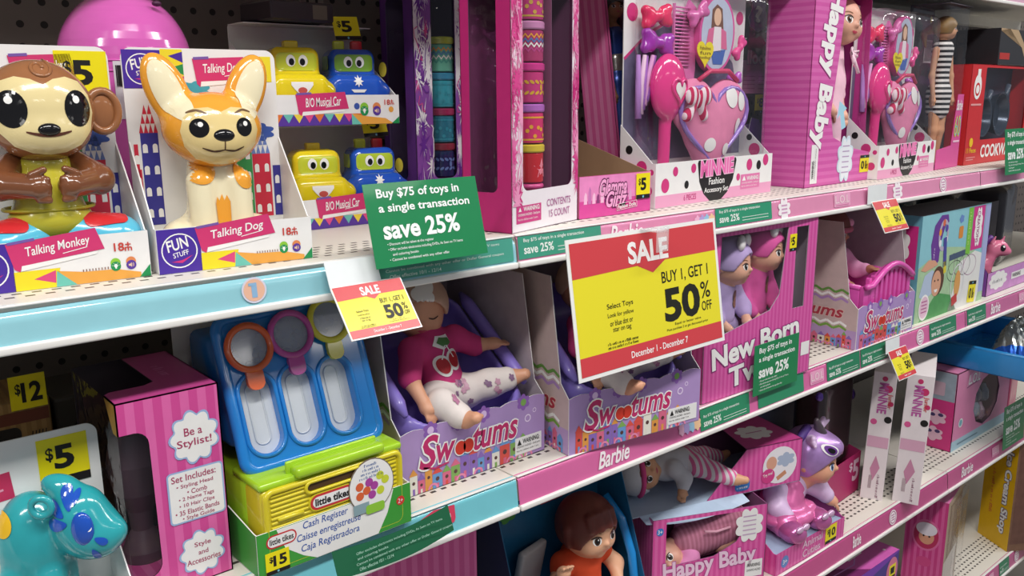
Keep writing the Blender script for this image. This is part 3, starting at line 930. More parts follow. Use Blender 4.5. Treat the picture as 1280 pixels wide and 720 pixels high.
# ------------------------------------------------------------------ talking dog
t = thing('toy_display_box', 'white open display box printed with a talking dog banner, under the orange dog', 'toy box', (.2430, .0425, ZA), -.10, 'talking animal boxes')
tray(t, WM, .072, LIP, .113, front_deco=fun_front('Talking Dog', WM, LIP))
toy_card(t, WM, .196, .0715, 'Talking Dog', False)
OR = plastic('efa437', .15, coat=.5); TAN = plastic('e8d090', .15, coat=.5); IV = plastic('f3e8c4', .15, coat=.5)
t = thing('talking_dog', 'orange and cream plastic talking dog with big pointed ears', 'toy dog', (.3135, .0780, ZA + .0015), -.10)
b = Blob(.006)
b.elp((0, -.004, .122), (.0445, .033, .033), 0).elp((0, -.010, .112), (.032, .028, .024), 0).elp((0, -.022, .113), (.017, .016, .012), 0)
for s_ in (-1, 1):
    b.elp((s_ * .035, .004, .155), (.0185, .0095, .036), 0, (0, s_ * .38, 0), k=.008)
m = MB(); bv = b.into(m, [OR], .0014); head = m.build('head', t)
hf = F((0, 0, .12), (1, 0, 0), (0, 0, 1))
mf = MB()
fp = [(0, .017), (.010, .021), (.022, .020), (.031, .012), (.034, .001), (.031, -.012), (.022, -.023), (.010, -.028), (0, -.029)]
fp = fp + [(-x, z) for x, z in fp[-2:0:-1]]
mf.decal(bv, hf, fp, TAN, .0008, 8); mf.build('face_patch', head)
for s_ in (-1, 1):
    me_ = MB()
    me_.decal(bv, F((s_ * .0365, 0, .156), (1, 0, -s_ * .40), (s_ * .40, 0, 1)), circ(0, 0, .0122, .0285, 32), IV, .0006, 6)
    me_.build('inner_ear', head)
for s_ in (-1, 1):
    me_ = MB()
    me_.decal(bv, hf, circ(s_ * .0195, .0035, .0078, .0082, 24), EYE, .0010, 4)
    me_.decal(bv, hf, circ(s_ * .0195 + .001, .0065, .0022, .0022, 12), EYEW, .0014, 2)
    me_.build('eye', head)
    me_ = MB()
    br = [(s_ * (.012 + .016 * k / 8), .0155 + .0028 * math.sin(math.pi * k / 8) + .001 * k / 8) for k in range(9)]
    me_.decal(bv, hf, [(x, z + .0005) for x, z in br] + [(x, z - .0005) for x, z in br[::-1]], ink('6a4a2a'), .001, 1)
    me_.build('eyebrow', head)
mn = MB(); mn.ell((0, -.0375, .1165), (.0098, .005, .0062), EYE); mn.build('nose', head)
ms_ = MB()
for s_ in (-1, 1):
    q = [(s_ * .018 * k / 10, -.0155 - .0025 * math.sin(math.pi * k / 10) + .002 * k / 10) for k in range(11)]
    ms_.decal(bv, hf, [(x, z + .0004) for x, z in q] + [(x, z - .0004) for x, z in q[::-1]], ink('4a2d1e'), .0011, 1)
ms_.decal(bv, hf, rect(-.0005, -.0158, .0005, -.008), ink('4a2d1e'), .0011, 1)
ms_.build('mouth', head)
b = Blob(.006)
b.cap((0, .008, .092), (0, .008, .04), .022, .026, 0).elp((0, .008, .025), (.042, .022, .025), 0)
for s_ in (-1, 1):
    b.elp((s_ * .036, .0, .020), (.018, .022, .020), 0).elp((s_ * .042, -.010, .010), (.014, .016, .009), 0)
    b.cap((s_ * .017, -.010, .074), (s_ * .017, -.015, .014), .0125, .0115, 0).elp((s_ * .018, -.019, .009), (.012, .013, .008), 0)
m = MB(); bv = b.into(m, [IV], .0014); body = m.build('body', t)
bf = F((0, 0, .05), (1, 0, 0), (0, 0, 1))
for pt_ in (circ(-.017, .034, .013, .011), circ(.022, .030, .010, .013), [(-.006, -.030), (.006, -.030), (.007, .006), (.0045, .012), (.002, .007), (0, .013), (-.003, .007), (-.005, .011), (-.007, .005)], circ(-.042, -.034, .008, .007), circ(.044, -.034, .008, .007)):
    mp = MB(); mp.decal(bv, bf, pt_, OR, .0008, 4); mp.build('fur_patch', body)

# ------------------------------------------------------------------ pink domed toy behind the cards
t = thing('domed_toy_jar', 'big glossy pink domed toy behind the talking animal boxes', 'toy', (.2835, .207, ZA))
t.scale = (.91, .91, .945)
m = MB(); PK = plastic('d362b4', .14, coat=.6)
m.lathe([(.0, .0), (.060, .0), (.064, .006)] + [(.0672, .08), (.0685, .16)] + [(.0685 * math.cos(a), .195 + .075 * math.sin(a)) for a in np.linspace(0, 1.55, 16)] + [(0, .27)], (0, 0, 0), PK, 48)
o = m.build('shell', t)
m = MB()
for zz in (.197, .187):
    m.tube([(.0686 * math.cos(a), .0686 * math.sin(a), zz) for a in np.linspace(0, 2 * math.pi, 49)[:-1]], .0011, PK, 6, closed=True)
m.build('rim_grooves', t)
m = MB(); fr = F((.0, -.0745, .155), (1, 0, 0), (0, 0, 1)); a0 = -2.05
vs = []; fs = []
for k in range(7):
    a = a0 + .32 * k / 6
    vs += [(.0692 * math.cos(a), .0692 * math.sin(a), .140), (.0705 * math.cos(a), .0705 * math.sin(a), .196)]
m.add(vs, [(2 * i, 2 * i + 2, 2 * i + 3, 2 * i + 1) for i in range(6)], card('d8d6da'))
for k in range(14):
    a = a0 + .03 + .26 * k / 13; c_, s_ = .0708 * math.cos(a), .0708 * math.sin(a); d_ = .0012 * (1 + k % 3)
    m.add([(c_, s_, .172), (c_ - d_ * math.sin(a), s_ + d_ * math.cos(a), .172), (c_ - d_ * math.sin(a), s_ + d_ * math.cos(a), .192), (c_, s_, .192)], [(0, 1, 2, 3)], BLK)
m.build('barcode_sticker', t, 'white barcode sticker')
m = MB(); m.ell((.022, -.048, .254), (.005, .004, .003), ink('4a1f42')); m.build('screw_hole', t)

# ------------------------------------------------------------------ musical cars
def car_front(m, fr):
    w, lip = .168, .035
    n = 13
    for i in range(n):
        x0 = w * i / n
        if x0 < w * .62:
            m.poly(fr, rect(x0, 0.0004, x0 + w / n, lip * .38), ink('5b3a9c'), .0003)
            m.poly(fr, [(x0, lip * .38), (x0 + w / n, lip * .38), (x0 + w / n / 2, lip * .10)], ink(('e07a3c', '6fc0b4', 'efd64a', 'e0508a')[i % 4]), .0004)
    m.poly(fr, [(w * .60, .0004), (w * .95, .0004), (w * .88, lip * .2), (w * .72, lip * .28), (w * .6, lip * .38)], ink('e9a64a'), .0005)
    m.poly(fr, [(w * .60, .0004), (w * .68, .0004), (w * .6, lip * .38)], ink('6fc4b4'), .0006)
    m.poly(fr, [(w * .93, .0004), (w - .0005, .0004), (w - .0005, lip * .25)], ink('219052'), .0005)
    banner(m, fr, w * .18, lip * .40, w * .40, lip * .62, 'B/O Musical Car', .05)
    m.text(fr, '18', w * .875, lip * .66, w * .045, lip * .17, ink('c8453c'), .0005, .02)
    m.text(fr, '+', w * .925, lip * .74, w * .025, lip * .09, ink('c8453c'), .0005, .02)
    m.text(fr, 'm', w * .925, lip * .66, w * .03, lip * .07, ink('c8453c'), .0005, .02)
    icons(m, fr, w * .705, lip * .46, lip * .16)
    m.poly(fr, circ(w * .645, lip * .62, lip * .11), ink('3f5aa8'), .0003); m.poly(fr, circ(w * .93, lip * .5, lip * .10), ink('e9a64a'), .0003)
def car_box(z, y, label, tagx, x0):
    t = thing('toy_display_box', label, 'toy box', (x0, y, z), 0, 'musical car boxes')
    w, d = .168, .105
    tray(t, w, d, .035, .10, front_deco=car_front, right_in=lambda m, fr: [m.poly(fr, circ(.055 + .018 * (k % 2), .018 + .016 * k, .009), ink(('3f9a55', 'e07a3c', '3f5aa8', 'efd64a')[k]), .0003) for k in range(4)])
    m = MB(); fr = front(d - .0005)
    m.plate(fr, rrect(0, .001, w, .118, .004), .0012, CWI)
    for i in range(8):
        m.poly(fr, [(w * i / 8, .030), (w * (i + 1) / 8, .030), (w * (i + .5) / 8, .055)], ink(('c94a4a', '4f9a62', '6a57ad', 'd8b13a')[i % 4]), .0003)
    m.build('back_card', t)
    m = MB(); m.box(.003, .006, .0014, w - .003, d - .004, .014, CWI); m.build('raised_floor', t)
    m = MB(); m.plate(topside(.1175, 0, d - .045), rect(0, 0, w, .044), .0010, card('6a5a8c'), mb=CWI)
    m.build('top_flap', t)
    price_tag(t, F((0, d - .05, .1), (1, 0, .04), (0, .35, 1)), tagx, -.004, .036, .030, '$5')
def toy_car(label, loc, col, glass, police, rz):
    t = thing('toy_car', label, 'toy car', loc, rz, 'smiling toy cars')
    t.scale = (1.06, 1.0, 1.18)
    B_ = plastic(col, .14, coat=.5)
    b = Blob(.006)
    b.box((0, .002, .023), (.031, .038, .015), .010, 0).box((0, .006, .046), (.027, .024, .018), .010, 0)
    for s_ in (-1, 1):
        b.cap((s_ * .022, -.021, .020), (s_ * .030, -.021, .020), .0135, .0115, 0).cap((s_ * .022, .027, .020), (s_ * .030, .027, .020), .0135, .0115, 0)
    for s_ in (-1, 1):
        for y in (-.021, .027):
            b.cap((s_ * .024, y, .010), (s_ * .045, y, .010), .0105, .0105, 0, op=-1, k=.001)
    m = MB(); bv = b.into(m, [B_], .0016); m.build('body', t)
    hf = F((0, 0, .045), (1, 0, 0), (0, 0, 1))
    g = MB(); g.decal(bv, hf, rrect(-.022, -.004, .022, .013, .005), plastic(glass, .1, coat=.5), .0006, 5)
    for s_ in (-1, 1):
        g.decal(bv, F((0, .01, .045), (0, s_ * 1, 0), (0, 0, 1)), rrect(-.018, -.002, .018, .012, .004), plastic(glass, .1, coat=.5), .0006, 4)
    wi = g.build('windows', t)
    for s_ in (-1, 1):
        e_ = MB()
        e_.decal(bv, hf, circ(s_ * .0068, .0055, .0052, .0056, 18), EYEW, .001, 3)
        e_.decal(bv, hf, circ(s_ * .0060, .0045, .0030, .0034, 16), EYE, .0014, 2)
        e_.build('eye', wi)
    q = MB(); hz = F((0, 0, .024), (1, 0, 0), (0, 0, 1))
    if not police:
        q.decal(bv, hz, [(-.012, .006)] + [(-.012 + .024 * k / 8, .003 - .009 * math.sin(math.pi * k / 8)) for k in range(9)] + [(.012, .006)], EYEW, .0008, 3)
        q.decal(bv, hz, circ(0, -.002, .005, .003), ink('c9554f'), .0011, 2)
        q.build('smiling_mouth', t)
    else:
        q.decal(bv, hz, star(0, .007, .006, 8, .5), INKW, .0008, 1)
        q.decal(bv, hz, [(-.009, -.001), (.009, -.001), (.006, -.004), (-.006, -.004)], EYEW, .0008, 2)
        q.build('badge', t)
    l = MB()
    if police:
        l.rbox(-.017, .004, .062, -.004, .014, .073, .002, plastic('c9d23a', .15)); l.rbox(.004, .004, .062, .017, .014, .073, .002, plastic('d2333a', .15))
    else:
        l.rbox(-.008, .002, .062, .008, .016, .071, .002, plastic('e6d13a', .15)); l.rbox(-.018, -.002, .061, .018, .020, .0645, .0015, B_)
    l.build('roof_light', t)
    for s_ in (-1, 1):
        for y in (-.021, .027):
            wh = MB(); wh.lathe([(0, 0), (.007, 0), (.0095, .001), (.0098, .008), (.007, .009), (.0035, .008), (0, .008)], (s_ * .027, y, .0099), plastic('a5282e', .3), 20, (s_, 0, 0)); wh.build('wheel', t)
car_box(ZA, .195, 'white display box with a bunting border, lower of the two musical car boxes', .13, .447)
car_box(ZA + .1192, .205, 'white display box with a bunting border, upper of the two stacked musical car boxes', .115, .434)
toy_car('yellow smiling toy car in the lower of the two musical car boxes', (.500, .238, ZA + .0142), 'ecd41f', 'c8d23a', False, -.25)
toy_car('blue police toy car in the lower of the two musical car boxes', (.580, .241, ZA + .0142), '2257c4', 'b8cf3a', True, -.25)
toy_car('yellow smiling toy car in the upper of the two musical car boxes', (.484, .248, ZA + .1334), 'ecd41f', 'c8d23a', False, -.2)
toy_car('blue police toy car in the upper of the two musical car boxes', (.562, .251, ZA + .1334), '2257c4', '7fae3a', True, -.25)
t = thing('boxed_toy', 'dark boxed toy lying on top of the upper musical car box', 'toy box', (.455, .235, ZA + .2385), .1)
m = MB(); m.rbox(0, 0, 0, .085, .07, .022, .002, card('3a3236'), seg=1, smooth=False); m.poly(front(0), rect(.055, .003, .075, .019), ink('6d6558'), .0003); m.build('carton', t)

# ------------------------------------------------------------------ tall window boxes of jars
def splat(m, fr, x0, x1, z0, z1, cols, n, e=.0004, seed=1):
    R = random.Random(seed)
    for i in range(n):
        cx, cz = R.uniform(x0, x1), R.uniform(z0, z1); r = R.uniform(.004, .016); k = R.randint(9, 15)
        pts = []
        for j in range(k * 2):
            a = math.pi * j / k; q = r * (R.uniform(.9, 2.2) if j % 2 else R.uniform(.35, .6))
            pts.append((min(max(cx + q * .55 * math.cos(a), x0 - .0003), x1 + .0003), min(max(cz + q * 1.5 * math.sin(a), z0), z1)))
        m.poly(fr, pts, ink(R.choice(cols)), e + i * .00001)
    for i in range(n // 2):
        x, z = R.uniform(x0, x1), R.uniform(z0, z1); l = [(x, z)]
        for j in range(7):
            x = min(max(x + R.uniform(-.006, .006), x0), x1); z = min(max(z + R.uniform(-.003, .014), z0), z1); l.append((x, z))
        m.line(fr, l, .0012, ink(R.choice(cols)), e + .0006)
def window_box(label, loc, rz, base, side, inner, splats, sw, w=.139, d=.070, h=.305, rw=.014, texts=False, seed=3):
    t = thing('craft_jar_box', label, 'toy box', loc, rz, 'tall craft jar boxes')
    m = MB(); fr = front()
    win = rrect(sw, .046, w - rw, h - .02, .010, 5)
    m.plate(fr, rect(0, 0, w, h), .0012, base, holes=[win], mb=inner)
    if splats:
        splat(m, fr, .0005, sw - .0005, .03 if texts else 0.004, h - .002, splats, 34, seed=seed); splat(m, fr, w - rw + .0005, w - .0005, .03 if texts else .004, h - .002, splats, 26, seed=seed + 1)
        if not texts: splat(m, fr, sw, w - rw, .003, .044, splats, 16, seed=seed + 2)
    if texts:
        m.poly(fr, rect(.008, .010, .058, .030), ink('cf3f86'), .0003)
        m.text(fr, 'WARNING:', .022, .0235, .033, .005, INKW, .0005, .02); m.poly(fr, [(.012, .0235), (.018, .0235), (.015, .0285)], INKW, .0005)
        m.text(fr, 'CHOKING HAZARD - Small parts', .011, .0175, .044, .0035, INKW, .0005, .01); m.text(fr, 'Not for children under 3 years.', .011, .0125, .04, .0032, INKW, .0005)
        m.text(fr, 'CONTENTS', .070, .024, .052, .0085, ink('b0669a'), .0005, .006); m.text(fr, '15 COUNT', .075, .011, .045, .0085, ink('b0669a'), .0005, .006)
    m.plate(F((w, 0, 0), (0, 1, 0), (0, 0, 1)), rect(0, 0, d, h), .0012, side, mb=inner)
    m.plate(F((w, d, 0), (-1, 0, 0), (0, 0, 1)), rect(0, 0, w, h), .0012, side, mb=inner)
    m.plate(topside(h), rect(0, 0, w, d), .0012, side, mb=inner); m.plate(topside(.0012), rect(0, 0, w, d), .0012, inner)
    ls = leftside(d)
    m.plate(ls, rect(0, 0, d, h), .0012, side, holes=[rrect(d * .18, .045, d * .72, h - .03, .008)], mb=inner)
    m.build('carton', t)
    f = MB(); f.poly(front(.002), rect(sw - .004, .04, w - rw + .004, h - .016), CLEAR, 0); f.poly(F((.002, d, 0), (0, -1, 0), (0, 0, 1)), rect(d * .12, .04, d * .78, h - .025), CLEAR, 0)
    f.build('window_film', t)
    g = MB()
    if texts:
        g.box(.085, .004, .004, .0862, d - .004, h - .01, mat('7a4a68', .35)); g.text(F((.0849, .05, 0), (0, -1, 0), (0, 0, 1)), 'CRAFT', .006, .07, .03, .02, mat('a25a8a', .3), .0003, .02)
        g.box(.087, d - .012, .004, w - .004, d - .010, h - .01, mat('6e4a60', .3))
        g.build('inner_divider', t)
    return t
def jar(label, base_loc, rz, zoff, body, lid, kind, deco, r=.0165, hb=.034, dx=0.064, dy=.0205):
    c, s_ = math.cos(rz), math.sin(rz)
    loc = (base_loc[0] + c * dx - s_ * dy, base_loc[1] + s_ * dx + c * dy, base_loc[2] + zoff)
    t = thing('craft_jar', label, 'jar', loc, rz, 'stacked craft jars')
    m = MB(); B_ = plastic(body, .15, coat=.5)
    m.lathe([(0, 0), (r - .001, 0), (r, .001), (r, hb - .003), (r - .002, hb), (0, hb)], (0, 0, 0), B_, 28)
    m.build('jar_body', t)
    d = MB(); D_ = plastic(deco, .3)
    def wrap(a, z, e=.0003):
        th = -math.pi / 2 + a / r
        return ((r + e) * math.cos(th), (r + e) * math.sin(th), z)
    if kind == 'zigzag':
        for k, cc in enumerate((deco, 'f2f2ee', '4a7fb8', 'e8a23a')):
            n = 18; z0 = .010 + k * .005
            for i in range(n):
                a, b_ = -.03 + .06 * i / n, -.03 + .06 * (i + 1) / n
                za, zb = z0 + .004 * (i % 2), z0 + .004 * ((i + 1) % 2)
                d.add([wrap(a, za), wrap(b_, zb), wrap(b_, zb + .0022), wrap(a, za + .0022)], [(0, 1, 2, 3)], plastic(cc, .3))
    elif kind == 'leaf':
        for i in range(-4, 5):
            for j in (-1, 1):
                p = circ(i * .0062, .017 + j * .006, .0032, .0017, 10, .6 * j * (1 if i > 0 else -1)); d.add([wrap(a, z) for a, z in p], [tuple(range(len(p)))], D_)
        p = circ(0, .017, .002, .004, 10); d.add([wrap(a, z) for a, z in p], [tuple(range(10))], D_)
    elif kind == 'star':
        p = star(.001, .016, .0125, 5, .42); c0 = [wrap(.001, .016)]
        d.add(c0 + [wrap(a, z) for a, z in p], [(0, 1 + i, 1 + (i + 1) % 10) for i in range(10)], D_)
    elif kind == 'band':
        for z0 in (.003, .028):
            n = 24; d.add([q for i in range(n + 1) for q in (wrap(-.04 + .08 * i / n, z0), wrap(-.04 + .08 * i / n, z0 + .002))], [(2 * i, 2 * i + 2, 2 * i + 3, 2 * i + 1) for i in range(n)], D_)
        for i in range(9):
            p = circ(-.018 + .0045 * i, .014 + .006 * math.sin(i * 2.3), .0024, n=8); d.add([wrap(a, z) for a, z in p], [tuple(range(8))], D_)
    if d.v: d.build('printed_band', t)
    l = MB(); L_ = plastic(lid, .18, coat=.4)
    l.lathe([(0, hb - .001), (r + .0008, hb - .001), (r + .0016, hb + .0005), (r + .0016, hb + .0065), (r, hb + .008), (0, hb + .008)], (0, 0, 0), L_, 28); l.build('lid', t)
PW = card('efe8ee')
loc2, rz2 = (.6190, .0100, ZA), .245
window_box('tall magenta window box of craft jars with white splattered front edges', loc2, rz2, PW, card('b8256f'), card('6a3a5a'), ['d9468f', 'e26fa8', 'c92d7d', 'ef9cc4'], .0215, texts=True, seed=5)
jb = (loc2[0], loc2[1], ZA)
# string of bracelets lowest, jars above
t = thing('bead_bracelets', 'stack of pink and yellow bracelets at the foot of the magenta jar box', 'bracelets', (loc2[0] + math.cos(rz2) * .064 - math.sin(rz2) * .0205, loc2[1] + math.sin(rz2) * .064 + math.cos(rz2) * .0205, ZA + .0012), rz2)
for k, c in enumerate(('d8508f', 'e3a63c', 'd977a5', 'c94a86', 'e0b24a', 'df6aa5', 'd8508f')):
    m = MB(); m.tube([(.0135 * math.cos(a), .0135 * math.sin(a), .0036 + k * .0072) for a in np.linspace(0, 2 * math.pi, 29)[:-1]], .0036, plastic(c, .25), 8, closed=True); m.build('bracelet', t)
for k, (b_, l_, kd, dc, lab) in enumerate((('c4242f', 'd9c03a', 'star', 'ef8a9c', 'red jar with a pink star, lowest jar of the magenta box'),
        ('d8326f', 'b56ac0', 'band', 'e9a83a', 'rose jar with orange bands, second jar from the bottom of the magenta box'),
        ('c83a7c', 'd03a8c', 'leaf', 'd9a83a', 'pink jar with gold leaf pattern, third from the bottom in the magenta box'),
        ('b03a6c', 'c987b4', 'zigzag', 'c04a8c', 'dark pink jar with zigzag stripes, fourth from the bottom in the magenta box'),
        ('c03a7c', 'e06a9c', 'band', 'c9a24a', 'pink jar with gold beads, topmost in the magenta box'))):
    jar(lab, jb, rz2, .0525 + k * .0455, b_, l_, kd, dc, hb=.036)
loc1, rz1 = (.6330, .215, ZA), .05
window_box('tall purple window box of craft jars behind the magenta one', loc1, rz1, card('8a4fa8'), card('5a2f78'), card('4a3a5c'), ['f0eef2', 'ece8f0', 'd94f98', '6a2f98', 'f0eef2'], .028, w=.086, rw=.019, seed=9)
jb = (loc1[0], loc1[1], ZA)
for k, (b_, l_, kd, dc, lab) in enumerate((('8a3a8c', '7a2f8c', 'band', '6a2f78', 'purple jar lowest in the purple box'), ('23305f', '8a3040', 'leaf', '6a86c0', 'navy jar with scrolls in the purple box'),
        ('2a7a92', 'a02f5a', 'band', '2f92a8', 'teal jar in the middle of the purple box'), ('3a9fb0', '3a86a8', 'band', '2f8fa0', 'light teal jar in the purple box, below the mint jar'), ('6fc0a4', 'b0c04a', 'zigzag', '3f9a8c', 'mint green jar near the top of the purple box'))):
    jar(lab, jb, rz1, .0015 + k * .0455, b_, l_, kd, dc, hb=.036, dx=.058, dy=.019)
# ------------------------------------------------------------------ dolls: one continuous skin body, clothes and hair as parts
def frame_dir(n, up=(0, 0, 1)):
    n = Vector(n).normalized(); u = Vector(up).cross(n).normalized(); v = n.cross(u)
    return u, v, n
def face(parent, bv, c, n, r, up=(0, 0, 1), iris='3a2a20', lip='c9566a', brow='8a5a3a', es=1.0, closed=False, white=True):
    """painted eyes, brows and mouth on a head of radius r centred at c and looking along n"""
    u, v, n = frame_dir(n, up)
    f = F(Vector(c), u, v)
    for s_ in (-1, 1):
        e = MB(); x = s_ * r * .38
        if closed:
            lid = [(x + r * (-.17 + .34 * k / 8), r * (-.05 - .07 * math.sin(math.pi * k / 8))) for k in range(9)]
            e.decal(bv, f, lid + [(a, b + r * .035) for a, b in lid[::-1]], ink('4a2f26'), r * .018, 1); e.build('eyelid', parent)
            continue
        if white: e.decal(bv, f, circ(x, -r * .06, r * .17 * es, r * .145 * es, 22), EYEW, r * .012, 3)
        e.decal(bv, f, circ(x, -r * .06, r * .115 * es, r * .135 * es, 20), mat(iris, .12, vary=0), r * .018, 3)
        e.decal(bv, f, circ(x, -r * .06, r * .06 * es, r * .07 * es, 14), EYE, r * .024, 2)
        e.decal(bv, f, circ(x + r * .03, r * .0, r * .028, r * .03, 10), EYEW, r * .030, 1)
        lid = [(x + s_ * r * (-.18 + .37 * k / 8), r * (.02 + .085 * math.sin(math.pi * (k / 8) ** .9))) for k in range(9)]
        e.decal(bv, f, lid + [(a, b + r * .028) for a, b in lid[::-1]], ink('3a2620'), r * .020, 1)
        e.build('eye', parent)
        b_ = MB(); br = [(x + s_ * r * (-.15 + .34 * k / 6), r * (.19 + .05 * math.sin(math.pi * k / 6))) for k in range(7)]
        b_.decal(bv, f, br + [(a, b + r * .03) for a, b in br[::-1]], ink(brow), r * .014, 1); b_.build('eyebrow', parent)
    m = MB()
    m.decal(bv, f, [(-r * .17, -r * .47), (-r * .06, -r * .435), (0, -r * .45), (r * .06, -r * .435), (r * .17, -r * .47), (r * .08, -r * .54), (0, -r * .56), (-r * .08, -r * .54)], skin(lip), r * .014, 2)
    m.build('mouth', parent)
def add_head(b, c, n, r, up=(0, 0, 1), m=0, hmul=1.0):
    u, v, n = frame_dir(n, up); c = Vector(c)
    P = lambda x, y, z: c + u * x * r + v * y * r + n * z * r
    e = Matrix((u, v, n)).transposed().to_euler()
    b.elp(c, (r * .92, r * 1.0 * hmul, r * .95), m, tuple(e))
    b.elp(P(0, -.32, .12), (r * .78, r * .6, r * .78), m, tuple(e))
    for s_ in (-1, 1):
        b.sph(P(s_ * .36, -.34, .55), r * .36, m)
        b.elp(P(s_ * .92, -.12, -.05), (r * .12, r * .24, r * .17), m, tuple(e), k=r * .05)
    b.elp(P(0, -.22, .98), (r * .11, r * .10, r * .13), m, tuple(e), k=r * .10)
    b.elp(P(0, -.47, .84), (r * .17, r * .10, r * .12), m, tuple(e), k=r * .12)
    b.sph(P(0, -.74, .62), r * .2, m)
    for s_ in (-1, 1):
        b.sph(P(s_ * .38, -.05, 1.13), r * .20, m, op=-1, k=r * .14)
    return P, u, v, n
def hand(b, w, e, r, m=0, curl=.5, up=(0, 0, 1)):
    """palm, four fingers and a side thumb at wrist w, arm arriving from e"""
    w, e = Vector(w), Vector(e); d = (w - e).normalized(); s_ = d.cross(Vector(up)).normalized(); n = s_.cross(d)
    p = w + d * r * .9
    b.elp(p, (r * .95, r * .95, r * .75), m)
    for k in range(4):
        o = p + d * r * .55 + s_ * r * (-.72 + .48 * k)
        l = r * (1.0, 1.2, 1.15, .85)[k]
        q = o + d * l * .6 - n * l * .12 * curl; z = q + d * l * .45 - n * l * .55 * curl
        b.cap(o, q, r * .27, r * .25, m, k=r * .10).cap(q, z, r * .25, r * .22, m, k=r * .10)
    o = p - s_ * r * .62 - d * r * .2
    b.cap(o, o - s_ * r * .55 + d * r * .45, r * .28, r * .24, m, k=r * .15)
def foot(b, a, d, r, m=0, toes=True, up=(0, 0, 1)):
    a, d = Vector(a), Vector(d).normalized(); s_ = d.cross(Vector(up)).normalized()
    b.cap(a, a + d * r * 1.7, r * .85, r * .72, m)
    if toes:
        for k in range(5):
            o = a + d * r * (2.15 - .10 * abs(k - 1.2)) + s_ * r * (-.62 + .31 * k)
            b.sph(o, r * (.30, .24, .23, .21, .19)[k], m, k=r * .08)
def swirl_hair(parent, c, n, r, col, up=(0, 0, 1), name='hair', cut=.35, vol=1.07, extra=(), strands=True):
    u, v, n = frame_dir(n, up); c = Vector(c)
    e = tuple(Matrix((u, v, n)).transposed().to_euler())
    b = Blob(r * .12)
    b.elp(c + v * r * .06 - n * r * .06, (r * 1.0 * vol, r * 1.06 * vol, r * 1.03 * vol), 0, e)
    for p, q, ra, rb in extra:
        b.cap(c + u * p[0] * r + v * p[1] * r + n * p[2] * r, c + u * q[0] * r + v * q[1] * r + n * q[2] * r, ra * r, rb * r, 0)
    b.elp(c - v * r * .42 + n * r * .95, (r * .86, r * (.42 + cut), r * .9), 0, e, op=-1, k=r * .05)
    b.box(c - v * r * 1.25, (r * 1.6, r * .75, r * 1.6), 0, 0, e, op=-1, k=r * .1)
    m = MB(); b.into(m, [mat(col, .45, .5, vary=.25)], r * .035)
    if strands:
        pass
    return m.build(name, parent)

SK = skin('e6b393'); SKD = skin('b98462')

# ------------------------------------------------------------------ fashion doll tray
t = thing('doll_display_tray', 'low pink cardboard tray with a five dollar tag, beside the magenta jar box', 'toy box', (.7560, .0430, ZA))
GW = .134
def glam(m, fr):
    m.poly(fr, rect(.0005, .0005, GW - .0005, .0525), mat('d94a9c', .35, vary=.1), .0002)
    m.poly(fr, rect(.0005, .022, GW - .0005, .0525), mat('ea8cc4', .35, vary=.2), .0003)
    R = random.Random(4)
    for k in range(12):
        x = .008 + k * .0075; h = R.uniform(.012, .026)
        m.poly(fr, [(x, .018), (x + .006, .018), (x + .0055, .018 + h * .8), (x + .003, .018 + h), (x + .0008, .018 + h * .7)], ink(R.choice(('f3c0dd', 'b04a90', 'e0a0cc', 'c878b4', '8c3f78'))), .0004)
    m.text(fr, 'Glamma', .036, .027, .050, .020, ink('f6a9d6'), .0009, .03, .35, out=(ink('5a1748'), .05))
    m.text(fr, 'Girlz', .048, .012, .038, .019, ink('f6a9d6'), .0012, .03, .35, out=(ink('5a1748'), .05))
    m.poly(fr, turn(rect(.068, .006, .106, .0135), .08, .068, .006), ink('c3207c'), .0012)
    m.ring(fr, turn(rect(.0675, .0055, .1065, .014), .08, .068, .006), turn(rect(.068, .006, .106, .0135), .08, .068, .006), INKW, .0013)
    m.text(fr, 'Fashion Dolls', .070, .0075, .034, .0048, INKW, .0014, .02, rot=.08)
tray(t, GW, .150, .053, .094, outer=card('d94a9c'), inner=KRAFT, edge=KRAFT, front_deco=glam)
price_tag(t, front(), GW - .030, .0175, .027, .0335, '$5', e=.0016)
STRP = mat('d9659f', .4, coat=.1, h2='e288b6', period=.014, axis='XY')
t = thing('doll_box', 'slim pink striped fashion doll box leaning back behind the low pink tray', 'doll box', (.930, .128, ZA + .001), 0, None, -.13, -.02)
m = MB(); w, d, h = .095, .062, .315
m.plate(leftside(d), rect(0, 0, d, h), .001, STRP); m.plate(F((w, 0, 0), (0, 1, 0), (0, 0, 1)), rect(0, 0, d, h), .001, STRP)
m.plate(F((w, d, 0), (-1, 0, 0), (0, 0, 1)), rect(0, 0, w, h), .001, card('2d2236')); m.plate(topside(h), rect(0, 0, w, d), .001, STRP); m.plate(topside(.001), rect(0, 0, w, d), .001, STRP)
m.plate(front(), rect(0, 0, w, h), .001, STRP, holes=[rrect(.004, .022, w - .003, h - .02, .004)], mb=card('2d2236'))
m.build('carton', t)
m = MB(); m.poly(front(.0012), rect(.003, .02, w - .003, h - .018), CLEAR, 0); m.build('window_film', t)
t = thing('fashion_doll', 'slim doll in a sparkling blue dress with a silver belt, behind the polka dot card', 'doll', (.963, .142, ZA + .008), 0, None, -.13)
b = Blob(.005)
add_head(b, (.0, .012, .272), (-.2, -1, 0), .017)
b.cap((0, .012, .256), (0, .012, .240), .0055, .006).cap((0, .012, .236), (0, .012, .19), .014, .011).cap((0, .012, .19), (0, .012, .165), .011, .016)
